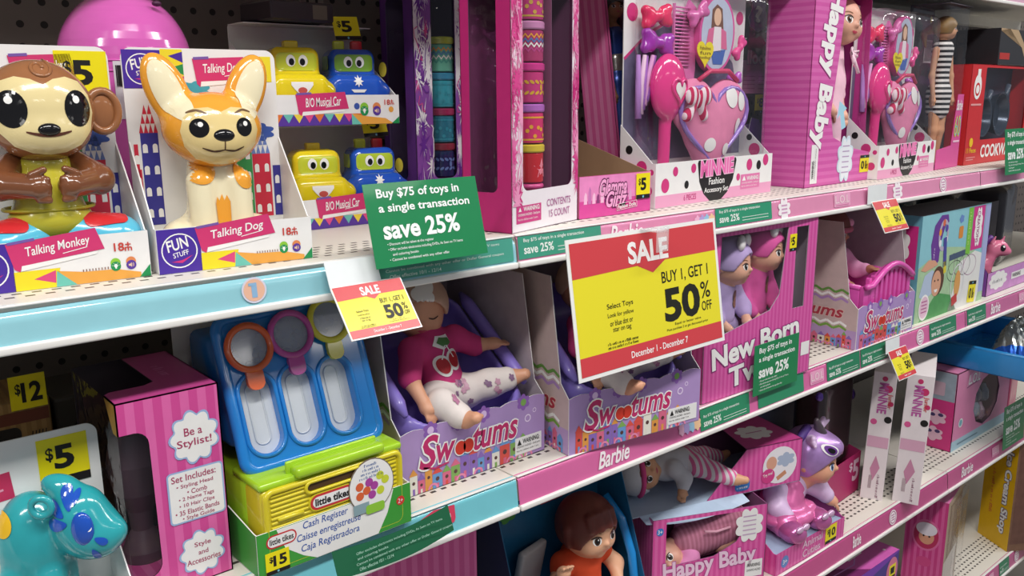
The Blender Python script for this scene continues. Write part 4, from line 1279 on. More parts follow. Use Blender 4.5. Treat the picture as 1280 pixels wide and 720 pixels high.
for s_ in (-1, 1):
    b.cap((s_ * .015, .012, .232), (s_ * .021, .010, .185), .0055, .0045).cap((s_ * .021, .010, .185), (s_ * .019, .0, .145), .0045, .0035)
    hand(b, (s_ * .019, 0, .145), (s_ * .021, .010, .185), .0042)
    b.cap((s_ * .008, .012, .16), (s_ * .009, .012, .085), .0115, .0075).cap((s_ * .009, .012, .085), (s_ * .009, .014, .02), .0075, .0045)
    foot(b, (s_ * .009, .012, .012), (0, -1, -.6), .0045, toes=False)
m = MB(); bv = b.into(m, [SKD], .0013); bd = m.build('body', t)
face(bd, bv, (0, .012, .272), (-.2, -1, 0), .017)
swirl_hair(bd, (0, .012, .272), (-.2, -1, 0), .017, '3a2a22', vol=1.15, extra=[((.9, 0, -.4), (1.1, -1.9, -.4), .35, .3), ((-.9, 0, -.4), (-1.1, -1.9, -.4), .35, .3)])
BL = mat('2a4a9c', .25, .8, metal=.4, vary=.3)
m = MB(); b = Blob(.004); b.cap((0, .012, .232), (0, .012, .198), .0165, .0135).cap((0, .012, .19), (0, .012, .165), .0135, .0185).cap((0, .012, .165), (0, .011, .03), .0185, .025); b.into(m, [BL], .0014); m.build('dress', t)
m = MB(); b = Blob(.002); b.cap((0, .012, .197), (0, .012, .183), .0158, .0158); b.into(m, [mat('b8b2ac', .25, metal=.8, vary=.3)], .0013); m.build('belt', t)

# ------------------------------------------------------------------ polka dot accessory sets
PKC = 'd03a7f'
def acc_set(label, loc, rz, sx=1.0, grp=True):
    W_, D_ = .302 * sx, .062
    t = thing('accessory_set', label, 'toy set', loc, rz, 'polka dot accessory sets')
    def fd(m, fr):
        m.poly(fr, rect(.0005, .0005, W_ - .0005, .017), ink('e9a3c6'), .0002)
        for x, z, r, c in ((.022, .030, .009, PKC), (.072, .028, .0052, '1d1b1c'), (.088, .050, .006, PKC), (.235, .047, .008, PKC), (.205, .030, .005, PKC), (.262, .045, .0065, '1d1b1c'), (.282, .052, .008, PKC), (.045, .048, .006, PKC)):
            m.poly(fr, circ(x * sx, z, r, r * 1.1), ink(c), .0003)
        m.poly(fr, [(.098 * sx, .056), (.100 * sx, .060), (.196 * sx, .060), (.198 * sx, .056), (.190 * sx, .028), (.176 * sx, .010), (.160 * sx, .0006), (.130 * sx, .0006), (.114 * sx, .012), (.103 * sx, .030)], BLK, .0004)
        m.text(fr, 'MINNIE', .106 * sx, .037, .084 * sx, .021, ink('ee6fb4'), .0008, .035, .06, rot=.03, out=(ink('f7c4de'), .045))
        m.text(fr, 'Fashion', .127 * sx, .024, .040 * sx, .0095, INKW, .0006, .012); m.text(fr, 'Accessory Set', .116 * sx, .0105, .062 * sx, .0095, INKW, .0006, .012)
        m.text(fr, '6 PIECES', .066 * sx, .006, .030 * sx, .008, ink('c3347c'), .0004, .015)
        m.poly(fr, rect(.212 * sx, .011, .266 * sx, .033), ink('e07aae'), .0005)
        m.text(fr, 'WARNING:', .229 * sx, .0235, .034 * sx, .006, INKW, .0007, .02); m.text(fr, 'CHOKING HAZARD - Small parts', .215 * sx, .018, .048 * sx, .0032, INKW, .0007); m.text(fr, 'Not for children under 3 years.', .215 * sx, .0132, .044 * sx, .003, INKW, .0007)
        m.poly(fr, [(.216 * sx, .0235), (.226 * sx, .0235), (.221 * sx, .031)], INKW, .0007)
    def ld(m, fr):
        for x, z, r, c in ((.038, .055, .009, PKC), (.016, .078, .006, '1d1b1c'), (.050, .024, .007, PKC), (.012, .035, .006, PKC), (.055, .049, .004, PKC)):
            m.poly(fr, circ(x, z, r), ink(c), .0003)
    tray(t, W_, D_, .061, .112, front_deco=fd, left_deco=ld, right_in=lambda m, fr: [m.poly(fr, circ(x, z, r), ink(c), .0003) for x, z, r, c in ((.030, .066, .010, PKC), (.020, .085, .005, '1d1b1c'), (.046, .045, .006, PKC))])
    # card behind the blister
    m = MB(); fr = front(D_ - .002)
    m.plate(fr, rrect(.001, .002, W_ - .001, .305, .004), .0014, CW)
    m.poly(fr, [(.002, .20), (.05, .232), (.13, .262), (.20, .25), (.27, .20), (.30, .12), (.30, .06), (.002, .06)] if sx > .95 else [(.002 * sx, .2), (.13 * sx, .262), (.3 * sx, .14), (.3 * sx, .06), (.002, .06)], card('6f6a86', vary=.2), .0003)
    m.line(fr, [(.002, .20), (.05 * sx, .234), (.13 * sx, .266)], .004, ink(PKC), .0005)
    for x, z, r in ((.018, .262, .012), (.285, .268, .010), (.03, .292, .006), (.29, .235, .006)):
        m.poly(fr, circ(x * sx, z, r), ink(PKC), .0004)
    m.build('back_card', t)
    HP, PL, LP = plastic('ef3f90', .14, coat=.6), plastic('b548b8', .16, coat=.5), plastic('e07ab8', .18, coat=.4)
    y0 = D_ - .006
    def bow(x, z, s_, c, rot=0.0):
        b = Blob(.004); f = F((x * sx, y0 - .012, z), (math.cos(rot), 0, math.sin(rot)), (-math.sin(rot), 0, math.cos(rot)))
        for k in (-1, 1):
            b.elp(f.pt(k * s_ * .62, 0), (s_ * .52, s_ * .3, s_ * .55), 0, (0, -rot, 0)).sph(f.pt(k * s_ * .95, s_ * .36), s_ * .26, 0).sph(f.pt(k * s_ * .95, -s_ * .36), s_ * .26, 0)
        b.sph(f.pt(0, 0, .002), s_ * .30, 0)
        m = MB(); b.into(m, [plastic(c, .12, coat=.6)], s_ * .07); m.build('hair_bow', t)
    bow(.052, .257, .026, 'f0386a', .1); bow(.055, .222, .028, 'a93ab4', -.1); bow(.150, .266, .020, 'e070b4', .5); bow(.262, .222, .016, 'ef4f9a', .9); bow(.252, .175, .015, 'c060c8', .2)
    # comb
    m = MB(); f = front(y0 - .004)
    out = [(.112 * sx, .185), (.128 * sx, .10), (.145 * sx, .10), (.158 * sx, .19), (.157 * sx, .275), (.140 * sx, .285), (.134 * sx, .275)]
    m.plate(f, out, .004, LP)
    for k in range(17):
        m.rbox(.100 * sx, y0 - .007, .192 + k * .005, .140 * sx, y0 - .0045, .1945 + k * .005, .0006, LP, seg=1)
    m.box(.098 * sx, y0 - .0075, .188, .101 * sx, y0 - .004, .278, LP)
    m.build('comb', t)
    # hairbrush
    b = Blob(.006); b.elp((.068 * sx, y0 - .022, .162), (.036 * sx, .017, .046), 0).cap((.069 * sx, y0 - .018, .12), (.070 * sx, y0 - .016, .05), .009, .0085, 0)
    m = MB(); bv = b.into(m, [HP], .0018); br = m.build('hairbrush', t)
    m = MB(); f = F((.073 * sx, 0, .158), (1, 0, 0), (0, 0, 1))
    h1 = heart(.004, 0, .020); h2 = heart(.004, 0, .014)
    pts = []
    for a, z in h1:
        r = bv.ray_cast(f.pt(a, z, .2), -f.n, .4)
        if r[0]: pts.append(r[0])
    m.tube(pts, .0028, HP, 8, closed=True); m.decal(bv, f, h2, EYEW, .001, 4); m.build('heart_badge', br)
    for k in range(5):
        m = MB(); m.tube([((.018 + k * .009) * sx, y0 - .008 - (k % 2) * .004, .205), ((.014 + k * .006) * sx, y0 - .012, .165), ((.010 + k * .004) * sx, y0 - .016, .120 + .006 * k)], [.003, .0042, .0048], cloth(('b98ad0', 'e8c6de', 'a46cc0', 'dba0d0', '9a5cb4')[k]), 7); m.build('hair_tassel', t)
    # mirror with a printed child
    m = MB(); cx, cz = .198 * sx, .240
    f = front(y0 - .014)
    m.plate(f, circ(cx, cz, .046 * sx, .056, 40, -.12), .012, plastic('e05aa4', .15, coat=.5))
    m.poly(f, circ(cx, cz, .0415 * sx, .0515, 40, -.12), mat('c6cfe6', .12, coat=.6, vary=.12), .0003)
    m.build('oval_mirror', t)
    m = MB()
    m.poly(f, [(cx - .018 * sx, cz + .002), (cx - .016 * sx, cz + .034), (cx - .004 * sx, cz + .042), (cx + .010 * sx, cz + .036), (cx + .015 * sx, cz + .004)], ink('7a5242'), .0006)
    m.poly(f, circ(cx - .002 * sx, cz + .024, .0095 * sx, .0125), ink('e9bfa2'), .0008)
    m.poly(f, [(cx - .030 * sx, cz - .018), (cx - .024 * sx, cz + .006), (cx - .006 * sx, cz + .010), (cx + .004 * sx, cz + .010), (cx + .022 * sx, cz + .004), (cx + .026 * sx, cz - .022)], ink('de6f9c'), .0007)
    m.poly(f, [(cx - .010 * sx, cz + .010), (cx + .008 * sx, cz + .010), (cx + .010 * sx, cz - .026), (cx - .014 * sx, cz - .026)], ink('f1e8ee'), .0008)
    m.poly(f, [(cx - .016 * sx, cz - .026), (cx + .022 * sx, cz - .022), (cx + .014 * sx, cz - .044), (cx - .010 * sx, cz - .044)], ink('4a6cb8'), .0008)
    m.build('printed_child', t)
    m = MB(); m.plate(front(y0 - .017), [(a, z) for a, z in heart(.164 * sx, .212, .021)], .0008, card('f0e02a'))
    for k, s_ in enumerate(('Fabulous', 'fun', 'handbag!')):
        m.text(front(y0 - .017), s_, .150 * sx, .216 - k * .007, .027 * sx, .0052, ink('7a5a20'), .0004)
    m.build('heart_sticker', t)
    # heart shaped purse
    b = Blob(.012); zz = y0 - .024; X = lambda x: x * sx
    hp = heart(.168 * sx, .118, .084 * sx)
    b.elp((X(.127), zz, .135), (.050 * sx, .016, .040), 0).elp((X(.212), zz, .135), (.050 * sx, .016, .040), 0).elp((X(.170), zz, .100), (.062 * sx, .018, .044), 0).elp((X(.170), zz, .070), (.036 * sx, .014, .034), 0)
    m = MB(); bv = b.into(m, [cloth('e58ab0')], .0025); pu = m.build('heart_purse', t)
    f = F((0, 0, 0), (1, 0, 0), (0, 0, 1))
    m = MB(); ring = [(X(.170) + .086 * sx * (x - .168 * sx) / (.084 * sx), .112 + (z - .118) * .80) for x, z in hp]
    m.tube([(a, zz - .010, z) for a, z in ring], .0038, mat('9c7ad0', .08, .8, coat=.8), 8, closed=True); m.build('purse_trim', pu)
    for x, z, rx_, rz_ in ((.232, .142, .011, .014), (.205, .148, .014, .016), (.150, .080, .012, .010), (.192, .072, .010, .009), (.226, .105, .009, .012)):
        m = MB(); m.decal(bv, f, circ(X(x), z, rx_ * sx, rz_), EYEW, .0012, 4); m.build('purse_dot', pu)
    m = MB(); m.tube([(X(.13), zz - .006, .172), (X(.15), zz - .012, .185), (X(.20), zz - .010, .186), (X(.232), zz - .006, .172)], .0035, plastic('d8406f', .3), 8); m.build('purse_zip', pu)
    for s_ in (-1, 1):
        b = Blob(.004); b.elp((X(.110) + s_ * .016, zz - .022, .150), (.015, .006, .013), 0, (0, s_ * .3, 0)).cap((X(.110), zz - .020, .148), (X(.110) + s_ * .020, zz - .016, .122), .005, .008, 0)
        m = MB(); b.into(m, [cloth('c92f5f', h2='f0dfe6', period=.012, axis='X')], .0016); m.build('ribbon_loop', pu)
    # blister
    b = Blob(.02); b.box((W_ * .5, y0 - .026, .165), (W_ * .47, .028, .135), .02)
    m = MB(); b.into(m, [film('blister_film', (.99, .99, .995, 1), .085, .04)], .006); m.build('clear_blister', t)
    return t
acc_set('clear accessory set with a pink heart purse, left of the tall pink doll box', (.9050, .0475, ZA), .06)
acc_set('clear accessory set with a pink heart purse, right of the tall pink doll box', (1.5080, .0450, ZA), .07, .88)

# ------------------------------------------------------------------ surprise packs behind
def pack(x, y, z, label):
    t = thing('surprise_pack', label, 'toy pack', (x, y, z), 0)
    m = MB(); m.plate(front(), rrect(-.048, 0, .048, .16, .003), .0012, card('3a3038')); m.poly(front(), rect(-.045, .004, .045, .062), card('e28ac0'), .0003)
    for k in range(4): m.line(front(), [(-.036, .034 - k * .007), (.0, .034 - k * .007)], .002, ink('c8609c'), .0004); m.line(front(), [(.01, .034 - k * .007), (.038, .034 - k * .007)], .002, ink('c8609c'), .0004)
    m.text(front(), 'lloos', -.026, .056, .064, .022, ink('f0dcec'), .0006, .03, out=(ink('9a4f98'), .03))
    f = front(-.001)
    m.plate(f, [(-.024, .12), (-.030, .135), (-.020, .150), (-.022, .166), (.0, .172), (.022, .166), (.020, .150), (.026, .134), (.02, .118), (.0, .110)], .001, card('7a4aa8'), me=INKW)
    m.text(f, '?', -.008, .128, .016, .026, INKW, .0005, .03); m.text(f, 'x1', .022, .112, .022, .014, ink('9fd0e8'), .0007, .03); m.text(f, 'x3', .022, .088, .022, .014, ink('9fd0e8'), .0007, .03)
    m.poly(f, circ(.008, .098, .008, .012), ink('2a2028'), .0004)
    m.build('hanging_card', t)
    return t
t = pack(1.375, .22, ZA + .15, 'purple surprise card with a question mark beside the tall pink doll box')
price_tag(t, front(-.002), .000, -.032, .038, .034, '$8'); price_tag(t, front(-.002), -.01, .166, .034, .03, '$8')
t = thing('surprise_pack', 'lower purple surprise pack standing on the shelf behind the accessory set', 'toy pack', (1.335, .20, ZA), 0)
m = MB(); m.rbox(-.045, 0, 0, .045, .04, .10, .002, card('6a4a88'), seg=1, smooth=False)
m.plate(front(-.001), [(.0, .05), (-.005, .08), (.005, .112), (.028, .108), (.04, .08), (.036, .05)], .001, card('7a4aa8'), me=INKW); m.text(front(-.0015), 'x1', .016, .056, .024, .018, ink('9fd0e8'), .0006, .03)
m.build('carton', t)

# ------------------------------------------------------------------ tall pink doll box
HSTR = mat('d357a8', .38, coat=.15, h2='dc6cb4', period=.012, axis='Z')
t = thing('doll_box', 'tall bright pink striped baby doll box with an open window, tallest on the upper shelf', 'doll box', (1.2880, .0560, ZA), .03)
w, d, h = .232, .085, .320
m = MB(); fr = front()
m.plate(leftside(d), rect(0, 0, d, h), .0014, HSTR)
m.plate(F((w, d, 0), (-1, 0, 0), (0, 0, 1)), rect(0, 0, w, h), .0014, card('7f8fb8'), mb=card('7f8fb8'))
m.plate(F((w, 0, 0), (0, 1, 0), (0, 0, 1)), [(0, 0), (d, 0), (d, h), (.022, h), (.016, .07), (0, .048)], .0014, HSTR, mb=card('c03f8c'))
m.plate(topside(h), rect(0, 0, w, d), .0014, HSTR); m.plate(topside(.0014), rect(0, 0, w, d), .0014, HSTR)
m.plate(fr, [(0, 0), (w, 0), (w, .048), (.150, .060), (.085, .080), (.072, .12), (.088, .22), (.100, h), (0, h)], .0014, HSTR, mb=card('c03f8c'))
m.build('carton', t)
m = MB(); f2 = F((.096, -.0006, .300), (-.14, 0, -1), (1, 0, -.14))
m.text(f2, 'Happy Baby', -.012, -.058, .252, .050, INKW, .0004, .045, out=(ink('b03f94'), .02))
m.plate(front(-.0008), rect(.016, .006, .038, .070), .0003, CW)
f3 = F((.036, -.0013, .008), (0, 0, 1), (-1, 0, 0)); m.text(f3, 'WARNING:', .006, .011, .030, .006, BLK, .0003, .02); m.text(f3, 'CHOKING HAZARD - Small parts.', .004, .005, .052, .0035, BLK, .0003)
m.build('box_lettering', t)
m = MB(); f = front(-.0012)
m.plate(f, cloud(.130, .042, .026, .038, 8, .16), .0008, card('d4e4f0')); m.poly(f, cloud(.130, .042, .0225, .033, 8, .16), ink('e9eef4'), .0003)
for k in range(6): m.line(f, [(.118, .064 - k * .009), (.142, .064 - k * .009)], .002, ink('b8a0c4'), .0005)
m.poly(f, [(.108, .092), (.100, .118), (.090, .110), (.096, .140), (.122, .128), (.112, .122), (.122, .096)], ink('a8d8ec'), .0006)
m.build('flower_print', t)
price_tag(t, front(), w - .046, .015, .034, .030, '$10', rot=math.pi, e=.0008)
t = thing('baby_doll', 'bald baby doll in a pale pink gown inside the tall pink box', 'doll', (1.398, .104, ZA + .004), .12, None, 0, .17)
b = Blob(.010); hc = (0, -.002, .275); nn = (-.25, -1, -.05)
add_head(b, hc, nn, .042)
b.cap((0, .008, .235), (0, .010, .20), .018, .022).cap((0, .012, .2), (0, .014, .10), .026, .030)
for s_ in (-1, 1):
    b.cap((s_ * .026, .010, .20), (s_ * .036, -.004, .15), .013, .011).cap((s_ * .036, -.004, .15), (s_ * .026, -.022, .12), .011, .009); hand(b, (s_ * .026, -.022, .12), (s_ * .036, -.004, .15), .009)
    b.cap((s_ * .018, .010, .09), (s_ * .020, .004, .03), .018, .012); foot(b, (s_ * .02, .002, .015), (0, -1, 0), .011)
m = MB(); bv = b.into(m, [skin('dba38c')], .0022); bd = m.build('body', t)
face(bd, bv, hc, nn, .042, iris='6a4a3a', lip='c04a5c')
b = Blob(.010); b.cap((0, .010, .222), (0, .008, .17), .030, .036).cap((0, .008, .17), (0, .004, .03), .036, .042)
for s_ in (-1, 1): b.cap((s_ * .026, .008, .205), (s_ * .037, -.003, .155), .019, .016)
m = MB(); b.into(m, [cloth('f0c3d4')], .0025); m.build('gown', t)
for s_ in (-1, 1):
    m = MB(); m.tube([(.004, -.034, .222), (.004 + s_ * .014, -.040, .226), (.004 + s_ * .012, -.040, .216), (.004, -.034, .222)], .0022, cloth('f4d2e0'), 6); m.tube([(.004, -.034, .222), (.004 + s_ * .012 + .010, -.042, .196 - s_ * .006)], .003, cloth('f4d2e0'), 6); m.build('ribbon', t)

# ------------------------------------------------------------------ striped dress doll
t = thing('doll_box', 'clear fronted slim doll box with a pink anniversary panel, left of the cookware box', 'doll box', (1.790, .068, ZA), .1)
w, d, h = .135, .075, .325
m = MB()
m.plate(F((w, d, 0), (-1, 0, 0), (0, 0, 1)), rect(0, 0, w, h), .0014, card('3a3440'), mb=card('3a3440'))
m.plate(topside(.0014), rect(0, 0, w, d), .0014, card('d9569c')); m.plate(topside(h), rect(0, 0, w, d), .0012, card('55505a'))
m.plate(front(), [(.0, 0), (w, 0), (w, .150), (w - .034, .150), (w - .050, .046), (0, .040)], .0014, card('d9569c'))
m.build('carton', t)
m = MB(); f = front(-.0004)
m.text(f, 'Barbie', w - .040, .118, .034, .020, INKW, .0004, .02, .3)
m.text(f, '60', w - .042, .064, .034, .042, ink('e8d83a'), .0004, .02); m.text(f, '60', w - .040, .064, .034, .042, ink('5ab8d8'), .0006, -.02)
m.line(f, [(w - .044, .054), (w - .006, .054)], .004, ink('f2c6dc'), .0004)
m.build('panel_print', t)
m = MB(); b = Blob(.005); b.box((w / 2, d / 2, h / 2), (w / 2 - .001, d / 2 - .002, h / 2 - .002), .004); b.into(m, [CLEAR], .006); m.build('clear_shell', t)
m = MB(); f = front(d - .004); m.plate(f, rect(w - .05, .215, w - .006, .262), .0008, card('b9b4b8'))
for k in range(14): m.poly(f, rect(w - .047 + k * .0029, .219, w - .047 + k * .0029 + .0008 * (1 + k % 2), .258), BLK, .0003)
m.poly(f, circ(w - .026, .302, .007), ink('e0cc2a'), .0004)
m.build('barcode_label', t)
t = thing('fashion_doll', 'slim doll in a black and white striped dress inside the clear fronted box', 'doll', (1.862, .105, ZA + .002), -.2)
sc = 1.12; b = Blob(.006); hc = (0, .0, .278)
nn = (.75, -1, 0)
add_head(b, hc, nn, .0205)
b.cap((0, .002, .258), (0, .002, .240), .0065, .007).cap((0, .002, .238), (0, .002, .185), .0185, .013).cap((0, .002, .185), (0, .002, .150), .013, .020)
for s_ in (-1, 1):
    b.cap((s_ * .021, .002, .236), (s_ * .030, .0, .185), .0068, .0055).cap((s_ * .030, .0, .185), (s_ * .030, -.008, .138), .0055, .0042); hand(b, (s_ * .030, -.008, .138), (s_ * .03, 0, .185), .005)
    b.cap((s_ * .010, .002, .145), (s_ * .010, .0, .075), .0145, .009).cap((s_ * .010, 0, .075), (s_ * .010, .004, .018), .009, .0055); foot(b, (s_ * .010, .002, .010), (0, -1, -.4), .0055, toes=False)
m = MB(); bv = b.into(m, [skin('d9a17c')], .0015); bd = m.build('body', t)
face(bd, bv, hc, nn, .0205, iris='3a5a8c', lip='b8344a')
swirl_hair(bd, hc, nn, .0205, '8a6a3a', vol=1.12, extra=[((0, .3, -.9), (0, -.4, -1.9), .55, .35), ((0, -.4, -1.9), (0, -1.6, -1.6), .4, .2)])
b = Blob(.005); b.cap((0, .002, .238), (0, .002, .185), .021, .0155).cap((0, .002, .185), (0, .002, .150), .0155, .0235).cap((0, .002, .150), (0, .002, .118), .0235, .0225)
m = MB(); b.into(m, [mat('1c1b1f', .5, h2='e9e6e4', period=.0105, axis='Z', vary=.05)], .0016); m.build('dress', t)

# ------------------------------------------------------------------ cookware box and the dark box above it
t = thing('cookware_box', 'red cookware toy box with a dark window on the upper shelf', 'toy box', (1.945, .078, ZA), .03)
w, d, h = .36, .045, .212
RC = card('cf2a30', coat=.1)
m = MB(); win = rrect(.078, .052, w - .02, h - .006, .004)
m.plate(front(), rect(0, 0, w, h), .0014, RC, holes=[win]); m.plate(leftside(d), rect(0, 0, d, h), .0014, RC); m.plate(topside(h), rect(0, 0, w, d), .0014, RC); m.plate(topside(.0014), rect(0, 0, w, d), .0014, RC)
m.plate(F((w, 0, 0), (0, 1, 0), (0, 0, 1)), rect(0, 0, d, h), .0014, RC); m.plate(F((w, d, 0), (-1, 0, 0), (0, 0, 1)), rect(0, 0, w, h), .0014, card('39485c'), mb=card('39485c'))
f = front(-.0003)
m.poly(f, circ(.036, .165, .020, .026), INKW, .0003); m.poly(f, circ(.036, .160, .013, .014), RC, .0005); m.poly(f, rect(.030, .176, .046, .202), INKW, .0004); m.poly(f, circ(.036, .160, .009, .009), INKW, .0006)
m.line(f, [(.008, .128), (.064, .128)], .004, ink('e6a0a0'), .0004)
m.poly(f, circ(.030, .048, .010), ink('f0c81e'), .0004); m.text(f, '11 Pieces', .008, .026, .052, .010, ink('f0c81e'), .0004, .02); m.line(f, [(.010, .016), (.06, .016)], .002, ink('e6a0a0'), .0004); m.line(f, [(.010, .011), (.05, .011)], .002, ink('e6a0a0'), .0004)
m.text(f, 'COOKWARE', .088, .014, .205, .026, INKW, .0005, .03)
m.build('carton', t)
m = MB(); m.poly(front(.002), rect(.074, .048, w - .016, h - .004), CLEAR, 0); m.build('window_film', t)
for k, (x, z, r) in enumerate(((.125, .100, .042), (.225, .105, .048))):
    q = thing('toy_pan', ('small dark toy pan behind the window of the red box', 'larger dark toy pan behind the window of the red box')[k], 'toy pan', (1.945 + x, .078 + .012 + x * .03, ZA + z), .03)
    m = MB(); m.lathe([(0, .024), (r * .8, .024), (r * .86, .022), (r, .002), (r * 1.03, 0), (r * .95, .001), (r * .8, .019), (0, .020)], (0, 0, 0), plastic('3f4a5a', .2, metal=.4), 36, (0, 1, 0)); m.build('pan_bowl', q)
    m = MB(); m.tube([(r * .7, .010, r * .7), (r * 1.0, .010, r * 1.05), (r * 1.25, .012, r * 1.35)], .006, plastic('4a5566', .3), 8); m.build('pan_handle', q)
t = thing('boxed_toy', 'black box with a beige stripe, on top of the red cookware box', 'toy box', (2.075, .080, ZA + .2126), .02)
m = MB(); m.rbox(0, 0, 0, .30, .09, .078, .001, card('2b2a2e', coat=.2), seg=1, smooth=False)
m.poly(front(0), [(.0, .072), (.05, .078), (.13, .04), (.16, .01), (.16, .03), (.14, .05), (.10, .077), (0, .0775)], ink('b59a78'), .0003); m.poly(front(0), rect(.005, .012, .062, .026), ink('b5332f'), .0003)
m.build('carton', t)

# ------------------------------------------------------------------ dark boxes added to darken the back of the upper shelf
for x, y, w, h, c, lab in ((1.62, .235, .26, .300, '2e2a32', 'dark box added to deepen the shade behind the second accessory set'), (1.93, .240, .30, .305, '353039', 'dark box added for shade at the back behind the striped dress doll'), (2.26, .230, .40, .300, '2c2a30', 'wide dark box added for shade at the back behind the red cookware box'), (.76, .300, .20, .29, '2c2630', 'dark box added for shade between the jar box and the polka dot card')):
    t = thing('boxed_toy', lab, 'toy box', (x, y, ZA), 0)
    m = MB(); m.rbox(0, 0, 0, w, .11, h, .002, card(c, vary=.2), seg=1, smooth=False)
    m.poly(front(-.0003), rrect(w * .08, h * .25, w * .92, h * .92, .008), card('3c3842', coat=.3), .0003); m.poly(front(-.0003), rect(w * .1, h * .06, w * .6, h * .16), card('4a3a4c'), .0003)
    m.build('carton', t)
# ------------------------------------------------------------------ generic baby doll
def baby(label, loc, rz, J, shirt, pants, sk='e2a98a', name='baby_doll', cat='doll', iris='3a2a20', lip='c9566a', brow='8a5a3a', feet=True, res=.0022, closed=False, group=None, sleeve=1.0, leg=1.0, shirt_name='shirt', pants_name='trousers', skirt=None):
    t = thing(name, label, cat, loc, rz, group)
    r = J['r']; hc = Vector(J['head']); nn = Vector(J['n']); up = J.get('up', (0, 0, 1))
    b = Blob(r * .22); add_head(b, hc, nn, r, up)
    ch, pe = Vector(J['chest']), Vector(J['pelvis'])
    b.cap(hc - Vector(up).normalized() * r * .6, ch, r * .45, r * .55).cap(ch, pe, r * .62, r * .66)
    for s_ in ('l', 'r'):
        sh, el, ha = (Vector(p) for p in J['arm_' + s_])
        b.cap(ch, sh, r * .4, r * .34).cap(sh, el, r * .34, r * .28).cap(el, ha, r * .28, r * .20)
        hand(b, ha, el, r * .24)
        hp, kn, an = (Vector(p) for p in J['leg_' + s_])
        b.cap(pe, hp, r * .5, r * .46).cap(hp, kn, r * .46, r * .36).cap(kn, an, r * .36, r * .27)
        if feet: foot(b, an, J['toe_' + s_], r * .28)
    m = MB(); bv = b.into(m, [skin(sk)], res); bd = m.build('body', t)
    face(bd, bv, hc, nn, r, up, iris, lip, brow, closed=closed)
    g = Blob(r * .2); k = 1.22
    g.cap(hc + (ch - hc) * .72, ch, r * .56, r * .70).cap(ch, ch + (pe - ch) * .8, r * .72, r * .80)
    for s_ in ('l', 'r'):
        sh, el, ha = (Vector(p) for p in J['arm_' + s_])
        g.cap(ch, sh, r * .5, r * .42).cap(sh, sh + (el - sh) * min(1, sleeve), r * .42, r * .38)
        if sleeve > 1: g.cap(el, el + (ha - el) * (sleeve - 1), r * .38, r * .33)
    m = MB(); sv = g.into(m, [shirt], res); so = m.build(shirt_name, t)
    if pants is not None:
        g = Blob(r * .2); g.cap(ch + (pe - ch) * .75, pe, r * .74, r * .78)
        for s_ in ('l', 'r'):
            hp, kn, an = (Vector(p) for p in J['leg_' + s_])
            g.cap(pe, hp, r * .6, r * .58).cap(hp, kn, r * .58, r * .48)
            if leg > 0: g.cap(kn, kn + (an - kn) * leg, r * .48, r * .42)
        m = MB(); pv = g.into(m, [pants], res); po = m.build(pants_name, t)
    else: pv = po = None
    return t, bd, bv, so, sv, po, pv
def mirror(J):
    return J
def sitting(hx=0, n=(-.2, -1, -.1), r=.036):
    return dict(r=r, head=(hx, .105, .185), n=n, chest=(0, .085, .135), pelvis=(0, .06, .085),
        arm_l=((-.034, .075, .140), (-.058, .045, .118), (-.055, .020, .092)), arm_r=((.034, .082, .142), (.056, .070, .130), (.072, .058, .132)),
        leg_l=((-.020, .045, .082), (-.034, .015, .088), (-.022, -.012, .075)), leg_r=((.022, .05, .082), (.048, .030, .092), (.075, .020, .096)),
        toe_l=(.2, -1, .35), toe_r=(.75, -.6, .25))

# ------------------------------------------------------------------ dim boxes at the far left of the middle shelf
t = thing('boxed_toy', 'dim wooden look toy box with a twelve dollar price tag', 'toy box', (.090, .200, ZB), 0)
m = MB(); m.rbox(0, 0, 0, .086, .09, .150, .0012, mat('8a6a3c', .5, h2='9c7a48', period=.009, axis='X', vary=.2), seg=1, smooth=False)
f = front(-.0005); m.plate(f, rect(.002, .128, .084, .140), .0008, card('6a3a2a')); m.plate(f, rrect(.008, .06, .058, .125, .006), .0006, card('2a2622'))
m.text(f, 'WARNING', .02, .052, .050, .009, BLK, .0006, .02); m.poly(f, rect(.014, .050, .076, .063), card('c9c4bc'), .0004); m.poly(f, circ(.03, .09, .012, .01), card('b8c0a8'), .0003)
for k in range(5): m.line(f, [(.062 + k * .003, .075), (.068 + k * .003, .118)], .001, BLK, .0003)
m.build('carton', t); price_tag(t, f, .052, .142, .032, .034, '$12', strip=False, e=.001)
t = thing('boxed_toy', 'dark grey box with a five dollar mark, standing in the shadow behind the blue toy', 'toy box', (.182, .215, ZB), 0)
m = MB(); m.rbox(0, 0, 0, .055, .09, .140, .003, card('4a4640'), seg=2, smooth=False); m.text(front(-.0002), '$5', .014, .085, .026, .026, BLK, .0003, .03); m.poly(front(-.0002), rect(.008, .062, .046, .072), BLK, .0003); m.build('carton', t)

# ------------------------------------------------------------------ blue toy hippo in its display box
t = thing('toy_display_box', 'white display box with a five dollar tag on its card, behind the turquoise animal toy', 'toy box', (.0445, .004, ZB), .0)
tray(t, .141, .068, .030, .088, front_deco=lambda m, fr: m.poly(fr, rect(.0005, .0005, .14, .012), ink('4a2f9b'), .0003))
m = MB(); fr = front(.0675); m.plate(fr, rrect(0, .001, .141, .158, .010, 6, '23'), .0015, CW)
m.poly(fr, turn(rect(.030, .104, .072, .128), .08, .03, .104), ink('c9355f'), .0003); m.line(fr, [(.045, .114), (.064, .1165)], .002, ink('e9a0b8'), .0005)
m.build('back_card', t); price_tag(t, fr, .092, .108, .040, .044, '$5')
t = thing('toy_hippo', 'shiny turquoise animal toy with a dark blue eye and blue petal marks', 'toy animal', (.141, .0390, ZB + .0015), -.55)
t.scale = (.85, .9, .97)
TQ = plastic('2fa6ae', .15, coat=.5); DB = plastic('1f55c0', .12, coat=.6)
b = Blob(.010)
